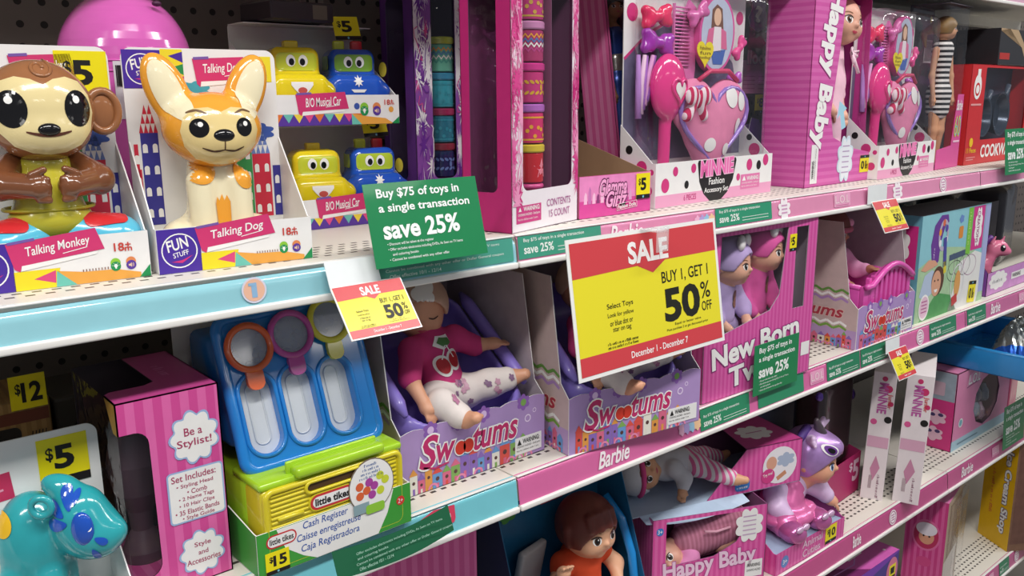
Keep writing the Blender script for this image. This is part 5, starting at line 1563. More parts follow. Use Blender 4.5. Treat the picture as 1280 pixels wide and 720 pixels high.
b.elp((-.026, .004, .072), (.036, .027, .046), 0).elp((.022, -.004, .092), (.028, .025, .032), 0).elp((.036, -.006, .080), (.026, .023, .022), 0).sph((.057, -.008, .082), .006, 0)
b.elp((.008, -.002, .122), (.014, .011, .012), 0).elp((-.004, .0, .127), (.008, .006, .006), 0)
for x, y in ((-.045, -.012), (-.045, .014), (-.008, -.012), (-.008, .014)): b.cap((x, y, .04), (x, y, .010), .014, .014, 0)
m = MB(); bv = b.into(m, [TQ], .0016); bd = m.build('body', t)
m = MB(); m.tube([(-.004 + .009 * math.cos(a), -.026, .116 + .008 * math.sin(a)) for a in np.linspace(0, 2 * math.pi, 21)[:-1]], .0034, TQ, 8, closed=True); m.build('ear', bd)
f = F((0, 0, 0), (1, 0, 0), (0, 0, 1))
m = MB(); m.ell((.031, -.0275, .094), (.0105, .0055, .0155), DB); m.decal(bv, f, circ(.037, .094, .002), EYEW, .004, 1); m.build('eye', bd)
for x, z, a in ((.017, .119, 1.9), (.006, .110, 2.6), (.008, .098, 3.3), (.024, .118, 1.2), (.046, .082, -.6), (.040, .070, -1.3)):
    s_ = .010 if x < .02 else .006
    m = MB(); m.decal(bv, f, [(x + p, z + q) for p, q in turn([(s_ * math.cos(g), s_ * .52 * math.sin(g) * (1 + .35 * math.cos(g))) for g in np.linspace(0, 6.283, 19)[:-1]], a)], DB, .0009, 3); m.build('petal_mark', bd)
m = MB(); m.decal(bv, f, circ(-.046, .096, .010), plastic('f0c02a', .2), .0009, 3); m.build('spot', bd)
b = Blob(.004); b.cap((.018, -.024, .112), (.004, -.030, .084), .003, .003, 0)

# ------------------------------------------------------------------ styling doll set box
PSTR = mat('cf4a94', .38, coat=.15, h2='dd66a8', period=.0155, axis='X')
t = thing('styling_set_box', 'hot pink striped styling set box with a cut-out window, beside the toy cash register', 'toy box', (.1890, .0210, ZB), 0)
w, d, h = .089, .135, .186
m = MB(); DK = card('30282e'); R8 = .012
fp = [(0, 0), (w, 0), (w, h), (0, h), (0, .157)] + [(.012, .157)] + [(.013 + R8 * math.sin(a), .157 - R8 + R8 * math.cos(a)) for a in np.linspace(0, math.pi / 2, 6)] + [(.026, .034)] + [(.014 + R8 * math.cos(a), .032 - R8 * math.sin(a)) for a in np.linspace(0.2, math.pi / 2, 5)] + [(0, .018)]
m.plate(front(), fp, .0012, PSTR, mb=DK)
m.plate(topside(h), [(0, 0), (w, 0), (w, d), (.046, d), (.046, .042), (.036, .036), (.006, .036), (0, .030)], .0012, mat('b84488', .38, coat=.15), mb=DK)
m.plate(F((w, 0, 0), (0, 1, 0), (0, 0, 1)), rect(0, 0, d, h), .0012, PSTR, mb=DK); m.plate(F((w, d, 0), (-1, 0, 0), (0, 0, 1)), rect(0, 0, w, h), .0012, DK); m.plate(topside(.0012), rect(0, 0, w, d), .0012, PSTR, mb=DK)
m.plate(leftside(d), [(d - .012, .157), (d, .157), (d, h), (d - .030, h)], .0012, card('a8803c'))
m.scrawl(F((0, .10, h), (0, -1, 0), (1, 0, 0)), .012, .058, .040, .010, ink('cf7ab0'), .0003)
m.build('carton', t)
m = MB(); f = front(-.0005); LB = ink('9ab4dc')
for cx, cz, rx, rz_ in ((.064, .141, .0215, .024), (.062, .029, .020, .021)):
    m.poly(f, cloud(cx, cz, rx, rz_, 9, .14), LB, .0001); m.poly(f, cloud(cx, cz, rx * .92, rz_ * .92, 9, .14), CW, .0002)
m.poly(f, rrect(.036, .062, .087, .112, .004), LB, .0001); m.poly(f, rrect(.0375, .0635, .0855, .1105, .003), CW, .0002)
T_ = ink('a83c62')
m.text(f, 'Be a', .055, .143, .016, .0075, T_, .0004, .008); m.text(f, 'Stylist!', .048, .131, .031, .009, T_, .0004, .008)
m.text(f, 'Set Includes:', .040, .102, .040, .0062, T_, .0004, .008)
for k, (s_, x_, w_) in enumerate((('\u2022 Styling Head', .044, .033), ('\u2022 Comb', .053, .018), ('\u2022 2 Name Tags', .045, .032), ('\u2022 10 Hair Clips', .045, .032), ('\u2022 35 Elastic Bands', .041, .040), ('\u2022 Style Guide', .047, .029))):
    m.text(f, s_, x_, .0945 - k * .0062, w_, .0046, T_, .0004, .006)
m.text(f, 'Style', .055, .034, .015, .0058, T_, .0004, .008); m.text(f, 'and', .058, .027, .009, .0045, T_, .0004, .008); m.text(f, 'Accessories', .047, .019, .031, .0055, T_, .0004, .008)
m.build('box_lettering', t)
m = MB(); m.poly(front(.0014), rect(0, .015, .03, .16), CLEAR, 0); m.poly(leftside(d, .0006), rect(.002, .002, d - .002, h - .002), CLEAR, 0); m.build('window_film', t)
m = MB(); m.lathe([(0, .0), (.020, 0), (.020, .01), (.010, .03), (.012, .05), (.022, .07), (.026, .10), (.020, .13), (0, .142)], (.034, .080, .0015), card('5a4450'), 24); m.build('styling_bust', t)

# ------------------------------------------------------------------ toy cash register in its carton
LG = plastic('a4d02a', .2, coat=.4); YL = plastic('d9c92a', .22, coat=.35); BU = plastic('1f7fd0', .16, coat=.5); GRC = card('3f9a3c')
t = thing('cash_register_carton', 'low green and white open carton holding the toy cash register', 'toy box', (.2885, -.0135, ZB), .02)
w, d, lip = .171, .175, .044
def crf(m, fr):
    m.poly(fr, rect(.0005, .0005, w - .0005, lip - .0005), GRC, .0001)
    m.poly(fr, [(.020, lip - .0005), (.028, .022), (.046, .008), (.060, .0005), (.130, .0005), (.142, .020), (.150, lip - .0005)], CW, .0002)
    N_ = ink('2f56a8')
    m.text(fr, 'Cash Register', .047, .0325, .049, .0095, N_, .0004, .004, .12); m.text(fr, 'Caisse enregistreuse', .040, .0210, .070, .0095, N_, .0004, .004, .12); m.text(fr, 'Caja Registradora', .044, .0095, .064, .0095, N_, .0004, .004, .12)
    m.poly(fr, rrect(.009, .026, .040, .0395, .0065), ink('c9343a'), .0004); m.poly(fr, rrect(.0105, .0275, .0385, .038, .005), CW, .0005); m.text(fr, 'little tikes', .0125, .0300, .024, .0058, BLK, .0006, .02)
    m.poly(fr, circ(.158, .028, .005), ink('cf3a32'), .0004)
    m.text(fr, '2+', .155, .0255, .006, .005, INKW, .0005)
tray(t, w, d, lip, .070, outer=GRC, inner=CW, edge=CW, front_deco=crf)
price_tag(t, front(), .007, .001, .024, .022, '$15', e=.0008)
m = MB(); f = front(-.001); cx, cz = .124, .056
m.plate(f, [(x, z) for x, z in circ(cx, cz, .0265, .0285)], .0008, mat('7a6a5a', .4)); m.poly(f, circ(cx, cz, .0255, .0275), CW, .0002)
for k in range(4): m.scrawl(f, cx - .008 - k * .002, cz + .021 - k * .0042, .016 + k * .004, .0030, ink('4a6ca8'), .0004, k)
for x, z, c in ((-.014, .002, 'd8643a'), (-.014, -.008, 'd8643a'), (-.006, -.004, 'd8643a'), (-.003, .004, 'a8449c'), (.003, -.001, 'a8449c'), (.000, -.010, 'a8449c'), (.010, .008, 'c8d23a'), (.016, .002, 'c8d23a'), (.010, -.008, 'c8d23a')):
    m.poly(f, circ(cx + x, cz + z, .0045), ink(c), .0004)
m.poly(f, rect(cx - .022, cz - .027, cx - .004, cz - .016), ink('8aa4ac'), .0004); m.poly(f, rrect(cx - .008, cz - .030, cx + .014, cz - .020, .003), ink('8fc63f'), .0005)
m.build('contents_roundel', t)
m = MB(); m.plate(front(d - .002), rect(.002, .001, w - .002, .215), .0015, CWI); m.build('back_card', t)
t = thing('toy_cash_register', 'yellow and blue toy cash register with three coin slots and ring tops', 'toy cash register', (.2975, -.0105, ZB + .0015), .02)
w = .155
m = MB(); m.rbox(0, .0, .0, w, .06, .082, .006, YL, 3)
for k in range(15): m.rbox(.008, -.0012, .010 + k * .0045, w - .008, .001, .0125 + k * .0045, .0005, YL, 1)
m.tube([(a, .0002, z) for a, z in rrect(.0035, .0035, w - .0035, .079, .007, 5)], .0032, YL, 8, closed=True)
m.build('drawer_front', t)
m = MB(); m.rbox(-.0015, .001, .080, w + .0015, .060, .088, .003, LG, 2); m.rbox(-.001, .03, .0, w + .001, .150, .083, .006, LG, 2); m.build('base', t)
m = MB(); m.rbox(.034, -.006, .085, .132, .010, .096, .004, LG, 3); m.rbox(.030, .008, .086, .130, .012, .100, .0018, LG, 2); m.build('handle_bar', t)
m = MB(); f = front(-.0016)
sl = rrect(.046, .069, .108, .0755, .0032, 5); m.tube([f.pt(a, b_, .0006) for a, b_ in rrect(.044, .0668, .110, .0777, .0052, 5)], .0018, YL, 7, closed=True); m.plate(f, sl, .001, mat('4a3218', .5)); m.build('coin_slot', t)
m = MB(); m.tube([f.pt(a, b_, .0002) for a, b_ in ((.014, .0505), (.040, .0505))], .0022, YL, 8); m.build('rail', t)
m = MB(); m.plate(f, rrect(.046, .0465, .096, .0645, .009, 6), .003, YL, e=.0012); m.poly(f, rrect(.0472, .0477, .0948, .0633, .0078, 6), mat('c9343a', .3), .0014); m.poly(f, rrect(.0498, .0500, .0922, .0610, .0055, 6), CW, .0016); m.text(f, 'little tikes', .0525, .0520, .037, .0070, BLK, .0018, .03); m.build('oval_badge', t)
# leaning coin panel
tilt = 0.36; cz = .088
pf = F((0.002, .030, cz), (1, 0, 0), (0, math.sin(tilt), math.cos(tilt)))
W2, H2 = .151, .150
slots = [(W2 * (.175 + .283 * k), .014, .092) for k in range(3)]; SR = .0178
m = MB(); out = rrect(0, 0, W2, H2, .012, 6)
m.plate(pf, out, .016, BU, holes=[rrect(x - SR, lo_, x + SR, hi_, SR - .0004, 9) for x, lo_, hi_ in slots])
m.tube([pf.pt(p, q, -.0045) for p, q in rrect(.002, .002, W2 - .002, H2 - .002, .011, 6)], .0062, BU, 10, closed=True)
m.build('coin_panel', t)
m = MB(); m.rbox(.004, .034, .10, W2, .12, .205, .008, plastic('1c6fb8', .25), 3); 
for v in range(len(m.v)):
    x, y, z = m.v[v]; m.v[v] = (x, min(y + (z - cz) * math.tan(tilt) + .030, .15) if y < .08 else .152, z)
m.build('rear_housing', t)
for k, (x, a, b_) in enumerate(slots):
    m = MB(); m.plate(pf, rrect(x - SR - .0006, a - .0006, x + SR + .0006, b_ + .0006, SR, 9), .0015, plastic('d3d8de', .25), e=-.0105); m.tube([pf.pt(p, q, -.0100) for p, q in rrect(x - .007, a + .010, x + .008, b_ - .008, .007, 5)], .0009, plastic('cfd4da', .3), 6, closed=True); m.build('coin_tray', t)
    m = MB(); m.tube([pf.pt(p, q, .0006) for p, q in rrect(x - SR - .0012, a - .0012, x + SR + .0012, b_ + .0012, SR, 9)], .0022, BU, 7, closed=True); m.build('slot_rim', t)
for k, (c, dx, dz) in enumerate((('d9602f', 0, 0), ('b8489c', .004, .005), ('d8cf3a', .008, .012))):
    x = slots[k][0] + dx * .6; z = .118 + dz
    m = MB(); C_ = plastic(c, .2, coat=.4); RR = .0215
    m.tube([pf.pt(x + RR * math.cos(a), z + RR * math.sin(a), .006) for a in np.linspace(0, 2 * math.pi, 37)[:-1]], .0034, C_, 9, closed=True)
    f2 = F(pf.pt(0, 0, .006), pf.u, pf.v); m.plate(f2, rrect(x - .0085, z - RR - .020, x + .0085, z - RR + .003, .0075, 5), .005, C_)
    m.build('coin_ring', t)
    m = MB(); m.plate(f2, circ(x, z, RR - .002), .001, mat('b9bcc4', .1, coat=.5, alpha=.42), e=-.001); m.build('ring_lens', t)
t = thing('red_toy_part', 'red rounded plastic toy showing between the cash register and the first doll box', 'toy', (.462, .145, ZB), 0)
m = MB(); b = Blob(.006); b.box((0, 0, .11), (.012, .02, .11), .012); b.into(m, [plastic('c9322f', .2, coat=.4)], .003); m.build('shell', t)

# ------------------------------------------------------------------ doll boxes with cherry lettering
SPK = mat('b8aab0', .7, vary=.14); LIL = card('ad90c6')
def cherry_logo(m, fr, x, y, w, h, c='c0306a', out=INKW, e=.0006, rot=0.0):
    def tx(s_, a, wd, hh, dy):
        m.text(fr, s_, x + w * a, y + h * dy + w * a * math.tan(rot), w * wd, h * hh, ink(c), e + .0002, .022, .25, rot=rot, out=(out, .04) if out else None)
    tx('S', 0, .17, .92, .06); tx('w', .16, .17, .50, .12); tx('tums', .52, .46, .62, .14)
    for a in (.385, .465):
        cx, cy = x + w * a, y + h * .36 + w * a * math.tan(rot)
        if out: m.poly(fr, circ(cx, cy, w * .062, h * .245), out, e + .0006)
        m.poly(fr, circ(cx, cy, w * .052, h * .21), ink('cf3a2a'), e + .0009)
    q = [(x + w * .03, y + h * .10), (x + w * .14, y - h * .02), (x + w * .27, y + h * .04 + w * .27 * math.tan(rot))]
    m.line(fr, q, h * .055, ink(c), e + .0002)
def toytown(m, fr, x0, x1, z0, s_, e=.0004, seed=2):
    R = random.Random(seed); x = x0
    cols = ['7faa5a', 'd9534a', 'e8e4d8', '8a6ab8', 'e09a4a', '6a9ad0', 'd86a8a']
    while x < x1 - s_ * .5:
        w_ = s_ * R.uniform(.5, .9); hh = s_ * R.uniform(.9, 1.7); c = R.choice(cols); c2 = R.choice(cols)
        w_ = min(w_, x1 - x)
        m.poly(fr, rect(x, z0, x + w_, z0 + hh), ink(c), e); m.poly(fr, [(x - s_ * .06, z0 + hh), (x + w_ + s_ * .06, z0 + hh), (x + w_ / 2, z0 + hh + s_ * .5)], ink(c2), e + .0001)
        m.poly(fr, circ(x + w_ / 2, z0 + hh * .62, w_ * .2), ink('5a3a3a'), e + .0002); m.poly(fr, rect(x + w_ * .35, z0, x + w_ * .65, z0 + hh * .32), ink(R.choice(cols)), e + .0002)
        if R.random() < .5: m.ring(fr, circ(x + w_ * 1.1, z0, s_ * .42, n=20, a0=0, a1=math.pi), circ(x + w_ * 1.1, z0, s_ * .26, n=20, a0=0, a1=math.pi), ink('e58ab0'), e + .0003)
        x += w_ * 1.08
def sweet_box(label, loc, rz, w=.213, d=.20, lip=.074, h=.222, seed=1, light=False):
    t = thing('doll_display_box', label, 'doll box', loc, rz, 'lilac doll boxes')
    m = MB()
    fr = front()
    top = [(0, 0), (w, 0), (w, lip)]
    n = 24
    top += [(w - w * i / n, lip + (.0035 * abs(math.sin(i * math.pi / 4)))) for i in range(1, n)] + [(0, lip)]
    m.plate(fr, top, .0012, LIL, mb=SPK, me=CW)
    for i, x in enumerate((.040, .078, .116, .178)):
        z = lip - .002
        m.poly(fr, cloud(x, z, .0095, .0095, 6, .2), ink('8f62b4'), .0002); m.poly(fr, circ(x, z, .0045), ink(('dcc0ea', '7faa5a')[i % 2]), .0004)
    for x, z, r in ((.185, .050, .005), (.196, .058, .003)): m.ring(fr, circ(x, z, r), circ(x, z, r * .7), ink('ead8f4'), .0003)
    toytown(m, fr, .010, .190, .001, .017, seed=seed)
    cherry_logo(m, fr, .024, .026, .146, .040, e=.0010)
    m.plate(fr, rect(.164, .006, w - .006, .028), .0003, CW, e=.0009)
    m.text(fr, 'WARNING:', .176, .019, .027, .006, BLK, .0012, .02); m.poly(fr, [(.167, .018), (.174, .018), (.1705, .0255)], BLK, .0012); m.text(fr, 'CHOKING HAZARD - Small parts', .166, .0135, .038, .0033, BLK, .0012); m.text(fr, 'Not for children under 3 yrs.', .166, .009, .036, .003, BLK, .0012)
    prof_l = [(0, 0), (d - .0012, 0), (d - .0012, lip), (d - .018, lip + .016), (d - .040, h), (0, h)]
    so = card('c9b3b0', vary=.12)
    ls = leftside(d); m.plate(ls, prof_l, .0012, so, mb=SPK, me=CW)
    m.plate(F((w, 0, 0), (0, 1, 0), (0, 0, 1)), [(d - x, z) for x, z in prof_l][::-1], .0012, so, mb=SPK, me=CW)
    # printed zigzags and lettering on the left side
    for k, (z0, c) in enumerate(((.098, '6a9a4a'), (.090, INKW), (.083, 'b08ac4'), (.040, INKW), (.033, '7aa84a'))):
        zz = [(.004 + (d - .024) * i / 14, z0 + (.006 if i % 2 else 0)) for i in range(15)]
        m.line(ls, zz, .0042, c if not isinstance(c, str) else ink(c), .0003)
    m.poly(ls, rect(.002, .001, d - .0012, .034), ink('b89ac8'), .0002); toytown(m, ls, .004, d - .008, .001, .014, seed=seed + 5)
    cherry_logo(m, ls, .02, .050, d - .045, .026, c='b03a4a', out=ink('dcc0b8'), e=.0005)
    m.plate(F((w, d, 0), (-1, 0, 0), (0, 0, 1)), rect(0, 0, w, h), .0012, so, mb=SPK)
    m.plate(topside(.0012), rect(0, 0, w, d), .0012, SPK)
    m.plate(topside(h, 0, d - .07), rect(0, 0, w, .07), .0012, so, mb=SPK)
    m.build('carton', t)
    return t
VIO = plastic('8a78d0', .3, coat=.2)
def carrier(label, loc, rz):
    t = thing('doll_carrier', label, 'doll carrier', loc, rz, 'purple doll carriers')
    b = Blob(.01); tl = .62; rot = (tl, 0, 0); ny, nz = -math.sin(tl), math.cos(tl)
    c = Vector((0, .098, .096))
    b.box(tuple(c), (.094, .108, .046), .040, 0, rot)
    c2 = c + Vector((0, ny, nz)) * .044
    b.box(tuple(c2), (.078, .092, .060), .034, 0, rot, op=-1, k=.008)
    b.box((0, .098, -.05), (.2, .2, .051), 0, 0, None, op=-1, k=.004)
    m = MB(); b.into(m, [VIO], .0032); m.build('shell', t)
    for s_ in (-1, 1):
        m = MB(); P = [c + Vector((s_ * .088, 0, 0)) + Vector((0, math.cos(tl), math.sin(tl))) * a + Vector((0, ny, nz)) * .043 for a in np.linspace(-.075, .085, 10)]
        m.tube(P, [.003] + [.0085] * 8 + [.003], VIO, 10); m.build('rolled_rim', t)
    return t
SHP = cloth('c8407c'); DOT = mat('e6dcd8', .8, .2, vary=.1)
def cherry_baby(label, loc, rz):
    J = sitting(-.004, (-.45, -1, -.25))
    t, bd, bv, so, sv, po, pv = baby(label, loc, rz, J, SHP, DOT, sk='d99f80', sleeve=1.0, leg=.75, closed=True)
    f = F((0, 0, .12), (1, 0, 0), (0, -.15, 1))
    m = MB()
    for x, z, r in ((-.007, -.006, .0085), (.009, -.002, .0085)):
        m.decal(sv, f, circ(x, z, r * 1.25), INKW, .0012, 3)
    m.decal(sv, f, turn([(-.012, .016), (.0, .010), (.013, .014), (.012, .022), (-.004, .024)], .1), INKW, .0012, 3)
    for x, z, r in ((-.007, -.006, .0078), (.009, -.002, .0078)): m.decal(sv, f, circ(x, z, r), ink('b8242f'), .0019, 3)
    m.decal(sv, f, [(-.008, .017), (.001, .012), (.011, .015), (.009, .020), (-.003, .022)], ink('4a7a44'), .0019, 2)
    for x0, x1 in ((-.007, .001), (.009, .003)): m.decal(sv, f, [(x0 - .0008, .0), (x0 + .0008, .0), (x1 + .0008, .014), (x1 - .0008, .014)], INKW, .0020, 1)
    m.build('cherry_print', so)
    R = random.Random(3); m2 = None
    for k in range(22):
        x, z = R.uniform(-.05, .085), R.uniform(-.055, -.02)
        m = MB(); m.decal(pv, f, cloud(x, z, .0034, .0034, 5, .25, 20), ink(R.choice(('b87a9a', 'c99ab0', '8a6a8a'))), .0012, 1)
        if m.v: m.build('flower_print', po)
    u, v, n = frame_dir(J['n'])
    hat = Blob(.006); hc = Vector(J['head']); r = J['r']; e = tuple(Matrix((u, v, n)).transposed().to_euler())
    hat.elp(hc + v * r * .05, (r * 1.08, r * 1.1, r * 1.08), 0, e); hat.elp(hc - v * r * .55 + n * r * .75, (r * 1.0, r * 1.15, r * 1.0), 0, e, op=-1, k=.003); hat.box(hc - v * r * 1.5, (r * 2, r * 1.2, r * 2), 0, 0, e, op=-1)
    m = MB(); hv = hat.into(m, [cloth('c9a692')], .002); ho = m.build('knitted_cap', t)
    m = MB(); f2 = F(hc, u, v); m.decal(hv, f2, cloud(.002, r * .78, r * .36, r * .34, 5, .2), EYEW, .0015, 3); m.build('cap_flower', ho)
    return t
sweet_box('lilac cherry lettered doll box holding a purple carrier, right beside the toy cash register', (.4790, .0365, ZB), .0, seed=3)
carrier('purple carrier seat under the doll in the pink cherry shirt', (.5855, .0400, ZB + .0015), 0)
cherry_baby('baby doll in a pink cherry shirt reclining in the purple carrier beside the cash register', (.5835, .0400, ZB + .0015), 0)
sweet_box('lilac cherry lettered doll box partly hidden behind the large sale card', (.7000, .0005, ZB), -.13, w=.222, seed=8)
carrier('purple carrier seat in the doll box behind the large sale card', (.8110, -.0090, ZB + .0015), -.13)
cherry_baby('baby doll sitting behind the large sale card with one bare foot showing', (.8090, -.0090, ZB + .0015), -.13)
sweet_box('lilac cherry lettered doll box holding a bright pink crib', (1.3920, -.0010, ZB), .01, seed=5)

# ------------------------------------------------------------------ crib and its doll
t = thing('doll_crib', 'bright pink plastic doll crib with an arched slatted end', 'doll crib', (1.5130, .0060, ZB + .0015), .01)
CP = plastic('e258b4', .2, coat=.35)
m = MB(); n = 24
hd = [(-.088, .0), (.088, .0)] + [(.088 - .176 * i / n, .105 + .030 * math.sin(math.pi * min(1, (i / n) * 1.15)) if True else 0) for i in range(n + 1)]
holes = [rrect(-.070 + k * .0172, .050, -.0615 + k * .0172, .102 + .022 * math.sin(math.pi * (.5 + .055 * (k - 4))), .003, 3) for k in range(9)]
m.plate(front(.004), hd, .007, CP, holes=holes)
m.tube([(a, .0005, z) for a, z in hd[2:]], .0058, CP, 8)
m.build('foot_end', t)
m = MB(); m.plate(front(.0115), [(a * .98, z * .97) for a, z in hd], .003, plastic('c9489c', .3)); m.build('end_lining', t)
for s_ in (-1, 1):
    m = MB(); m.rbox(s_ * .086 - .003, .012, .040, s_ * .086 + .003, .175, .100, .002, CP, 2); m.tube([(s_ * .086, .012, .102), (s_ * .086, .09, .108), (s_ * .086, .178, .12)], .005, CP, 8); m.build('side_rail', t)
m = MB(); m.plate(front(.176), [(a, z * 1.25) for a, z in hd], .006, CP); m.build('head_end', t)
m = MB(); m.rbox(-.083, .014, .034, .083, .174, .044, .003, cloth('e9a0cc'), 2); m.build('mattress', t)
J = dict(r=.036, head=(-.034, .110, .190), n=(.35, -1, -.1), chest=(-.040, .100, .138), pelvis=(-.044, .100, .086),
         arm_l=((-.068, .09, .14), (-.076, .075, .11), (-.062, .05, .10)), arm_r=((-.010, .09, .14), (.004, .068, .115), (.0, .045, .12)),
         leg_l=((-.058, .08, .075), (-.058, .045, .07), (-.056, .025, .065)), leg_r=((-.028, .08, .075), (-.022, .045, .07), (-.018, .025, .065)), toe_l=(0, -1, .5), toe_r=(0, -1, .5))
t2, bd, *_ = baby('baby doll in a pink suit and brown cap sitting up in the pink crib', (1.5130, .0060, ZB + .0015), 0, J, cloth('e6a0c8'), cloth('e6a0c8'), sk='b97a62', sleeve=1.8, leg=1, feet=False)
hc, r = Vector(J['head']), J['r']; u, v, n_ = frame_dir(J['n']); e = tuple(Matrix((u, v, n_)).transposed().to_euler())
hat = Blob(.004); hat.elp(hc + v * r * .1, (r * 1.08, r * 1.12, r * 1.08), 0, e); hat.box(hc - v * r * 1.35, (r * 2, r * 1.5, r * 2), 0, 0, e, op=-1)
m = MB(); hat.into(m, [cloth('7a4a48')], .0022); ho = m.build('knitted_cap', t2)
m = MB(); m.tube([hc + u * r * 1.09 * math.cos(a) + n_ * r * 1.09 * math.sin(a) + v * r * .18 for a in np.linspace(0, 2 * math.pi, 33)[:-1]], .005, cloth('c06a80'), 8, closed=True); m.build('cap_band', ho)
for k in (-1, 1):
    m = MB(); q = hc + u * r * .75 + n_ * r * .85 + v * r * .25; m.ell(tuple(q + u * k * .011 + v * k * .004), (.011, .006, .008), cloth('e8a0c0')); m.build('bow_loop', ho)

# ------------------------------------------------------------------ twin dolls box
t = thing('twin_doll_box', 'hot pink striped window box with twin dolls, right of the large sale card', 'doll box', (.9700, .0060, ZB), -.05)
w, d, h = .262, .098, .250
VSTR = mat('cf4a9a', .38, coat=.15, h2='da62aa', period=.009, axis='XY')
m = MB(); fr = front(); IN = card('a59ca8')
hole1 = [(.026, .095), (.150, .118), (.172, .140), (.186, h - .008), (.030, h - .008)]; hole2 = [(.207, .112), (.236, .112), (.238, h - .010), (.207, h - .010)]
m.plate(fr, rect(0, 0, w, h), .0014, VSTR, holes=[hole1, hole2], mb=IN)
m.plate(leftside(d), rect(0, 0, d, h), .0014, VSTR, mb=IN); m.plate(F((w, 0, 0), (0, 1, 0), (0, 0, 1)), rect(0, 0, d, h), .0014, VSTR, mb=IN)
m.plate(F((w, d, 0), (-1, 0, 0), (0, 0, 1)), rect(0, 0, w, h), .0014, IN, mb=IN); m.plate(topside(h), rect(0, d * .55, w, d), .0014, VSTR, mb=IN); m.plate(topside(.0014), rect(0, 0, w, d), .0014, IN)
m.text(front(-.0003), 'New Born', .022, .048, .205, .031, INKW, .0006, .035, rot=.10, out=(ink('8a2f78'), .03)); m.text(front(-.0003), 'Twins', .062, .014, .130, .029, INKW, .0006, .035, rot=.08, out=(ink('8a2f78'), .03))
m.poly(front(-.0003), rect(.236, .030, .258, .052), CW, .0003)
m.build('carton', t); price_tag(t, front(), .190, h - .046, .017, .026, '$5', e=.0006)
m = MB(); m.poly(front(.002), rect(.020, .088, .195, h - .004), CLEAR, 0); m.poly(front(.002), rect(.204, .108, .240, h - .006), CLEAR, 0); m.build('window_film', t)
for k, (x, y, c1, c2, lab, ds) in enumerate(((1.066, .038, 'b9a4d4', 'b9a4d4', 'twin doll in lavender with a white bow, nearer the large sale card', 0), (1.143, .034, 'd85aa0', 'cf4a98', 'twin doll in bright pink with a white bow, farther from the large sale card', .012))):
    J = dict(r=.033, head=(0, 0, .192 + ds), n=(.40, -1, -.05), chest=(-.006, .012, .148 + ds), pelvis=(-.006, .014, .10), arm_l=((-.032, .012, .152 + ds), (-.038, -.002, .12), (-.024, -.018, .10)), arm_r=((.022, .012, .152 + ds), (.032, -.004, .12), (.022, -.020, .105)),
             leg_l=((-.018, .012, .09), (-.020, .004, .05), (-.020, .006, .018)), leg_r=((.012, .012, .09), (.014, .004, .05), (.014, .006, .018)), toe_l=(0, -1, 0), toe_r=(0, -1, 0))
    t2, bd, bv, so, sv, *_ = baby(lab, (x, y, ZB + .002), -.05, J, cloth(c1), cloth(c2), sk='e0aa90', sleeve=1.5, leg=.9, group=None)
    hc, r = Vector(J['head']), J['r']; u, v, n_ = frame_dir(J['n']); e = tuple(Matrix((u, v, n_)).transposed().to_euler())
    hat = Blob(.003); hat.elp(hc + v * r * .08, (r * 1.07, r * 1.10, r * 1.07), 0, e); hat.elp(hc - v * r * .5 + n_ * r * .9, (r * .95, r * 1.0, r * .9), 0, e, op=-1, k=.002); hat.box(hc - v * r * 1.45, (r * 2, r * 1.2, r * 2), 0, 0, e, op=-1)
    m = MB(); hat.into(m, [cloth(c1)], .002); ho = m.build('cap', t2)
    for q in (-1, 1):
        m = MB(); p = hc + v * r * 1.0 + n_ * r * .60 + u * q * r * .42; m.ell(tuple(p), (r * .42, r * .2, r * .32), mat('efecec', .4), 16, (0, q * .5, .6)); m.build('bow_loop', ho)
    m = MB(); f = F((0, 0, .13 + ds), (1, 0, .0), (0, 0, 1)); m.decal(sv, f, circ(.004, .012, .008), ink('5a3a2c'), .0012, 2); m.decal(sv, f, circ(.004, .002, .007, .009), ink('8a5a3c'), .0013, 2)
    m.build('bear_print', so)

# ------------------------------------------------------------------ blue craft box
t = thing('craft_kit_box', 'blue and green craft kit box printed with a purple drawing arm', 'toy box', (1.6400, .0150, ZB), .01)
w, d, h = .322, .095, .211
m = MB(); TB = card('5fb0bc')
m.box(0, 0, 0, w, d, h, TB, ms={'f': card('8cc6d2'), 'u': card('6a6470'), 'l': card('6aa8bc')})
f = front(); E = .0004
m.poly(f, [(0, 0), (w, 0), (w, .10), (.2, .13), (.11, .14), (0, .11)], card('a8c8a0', vary=.2), .0002)
m.poly(f, [(.02, .0), (.09, .05), (.16, .035), (.19, .0)], card('4f9a58', vary=.2), .0003)
m.poly(f, [(.15, .0), (.29, .0), (w - .002, .10), (.26, .115), (.19, .10)], card('e4e4e2'), .0003)
arc = [(.056 + .0, .112), (.046, .15), (.056, .188), (.082, .206), (.112, .205), (.118, .19), (.104, .184), (.096, .170), (.088, .150), (.086, .115), (.07, .104)]
m.poly(f, arc, ink('6a3a94'), E); m.ring(f, circ(.098, .165, .022, .032), circ(.098, .165, .015, .023), ink('b8b0c4'), E + .0002)
for x, z, c in ((.082, .172, 'e8a23a'), (.085, .150, 'e8e4ec'), (.112, .155, 'e8e4ec'), (.096, .190, 'd86a4a'), (.110, .178, '5a4aa8')): m.poly(f, circ(x, z, .006, .007), ink(c), E + .0003)
m.poly(f, turn(rect(.104, .10, .118, .16), .15, .11, .13), ink('4a4a9c'), E + .0004); m.poly(f, turn(rect(.110, .085, .122, .110), .2, .11, .1), ink('d8c83a'), E + .0004)
m.scrawl(F(f.pt(.064, .112), (0, 0, 1), (-1, 0, 0)), 0, 0, .034, .005, ink('e4d8f0'), E + .0002)
m.poly(f, rect(.210, .112, .232, h - .002), ink('7cc242'), E); m.poly(f, rect(.234, .118, .292, h - .002), ink('d0388c'), E); m.poly(f, rect(.296, .02, w - .001, h - .002), ink('a8b0dc'), E)
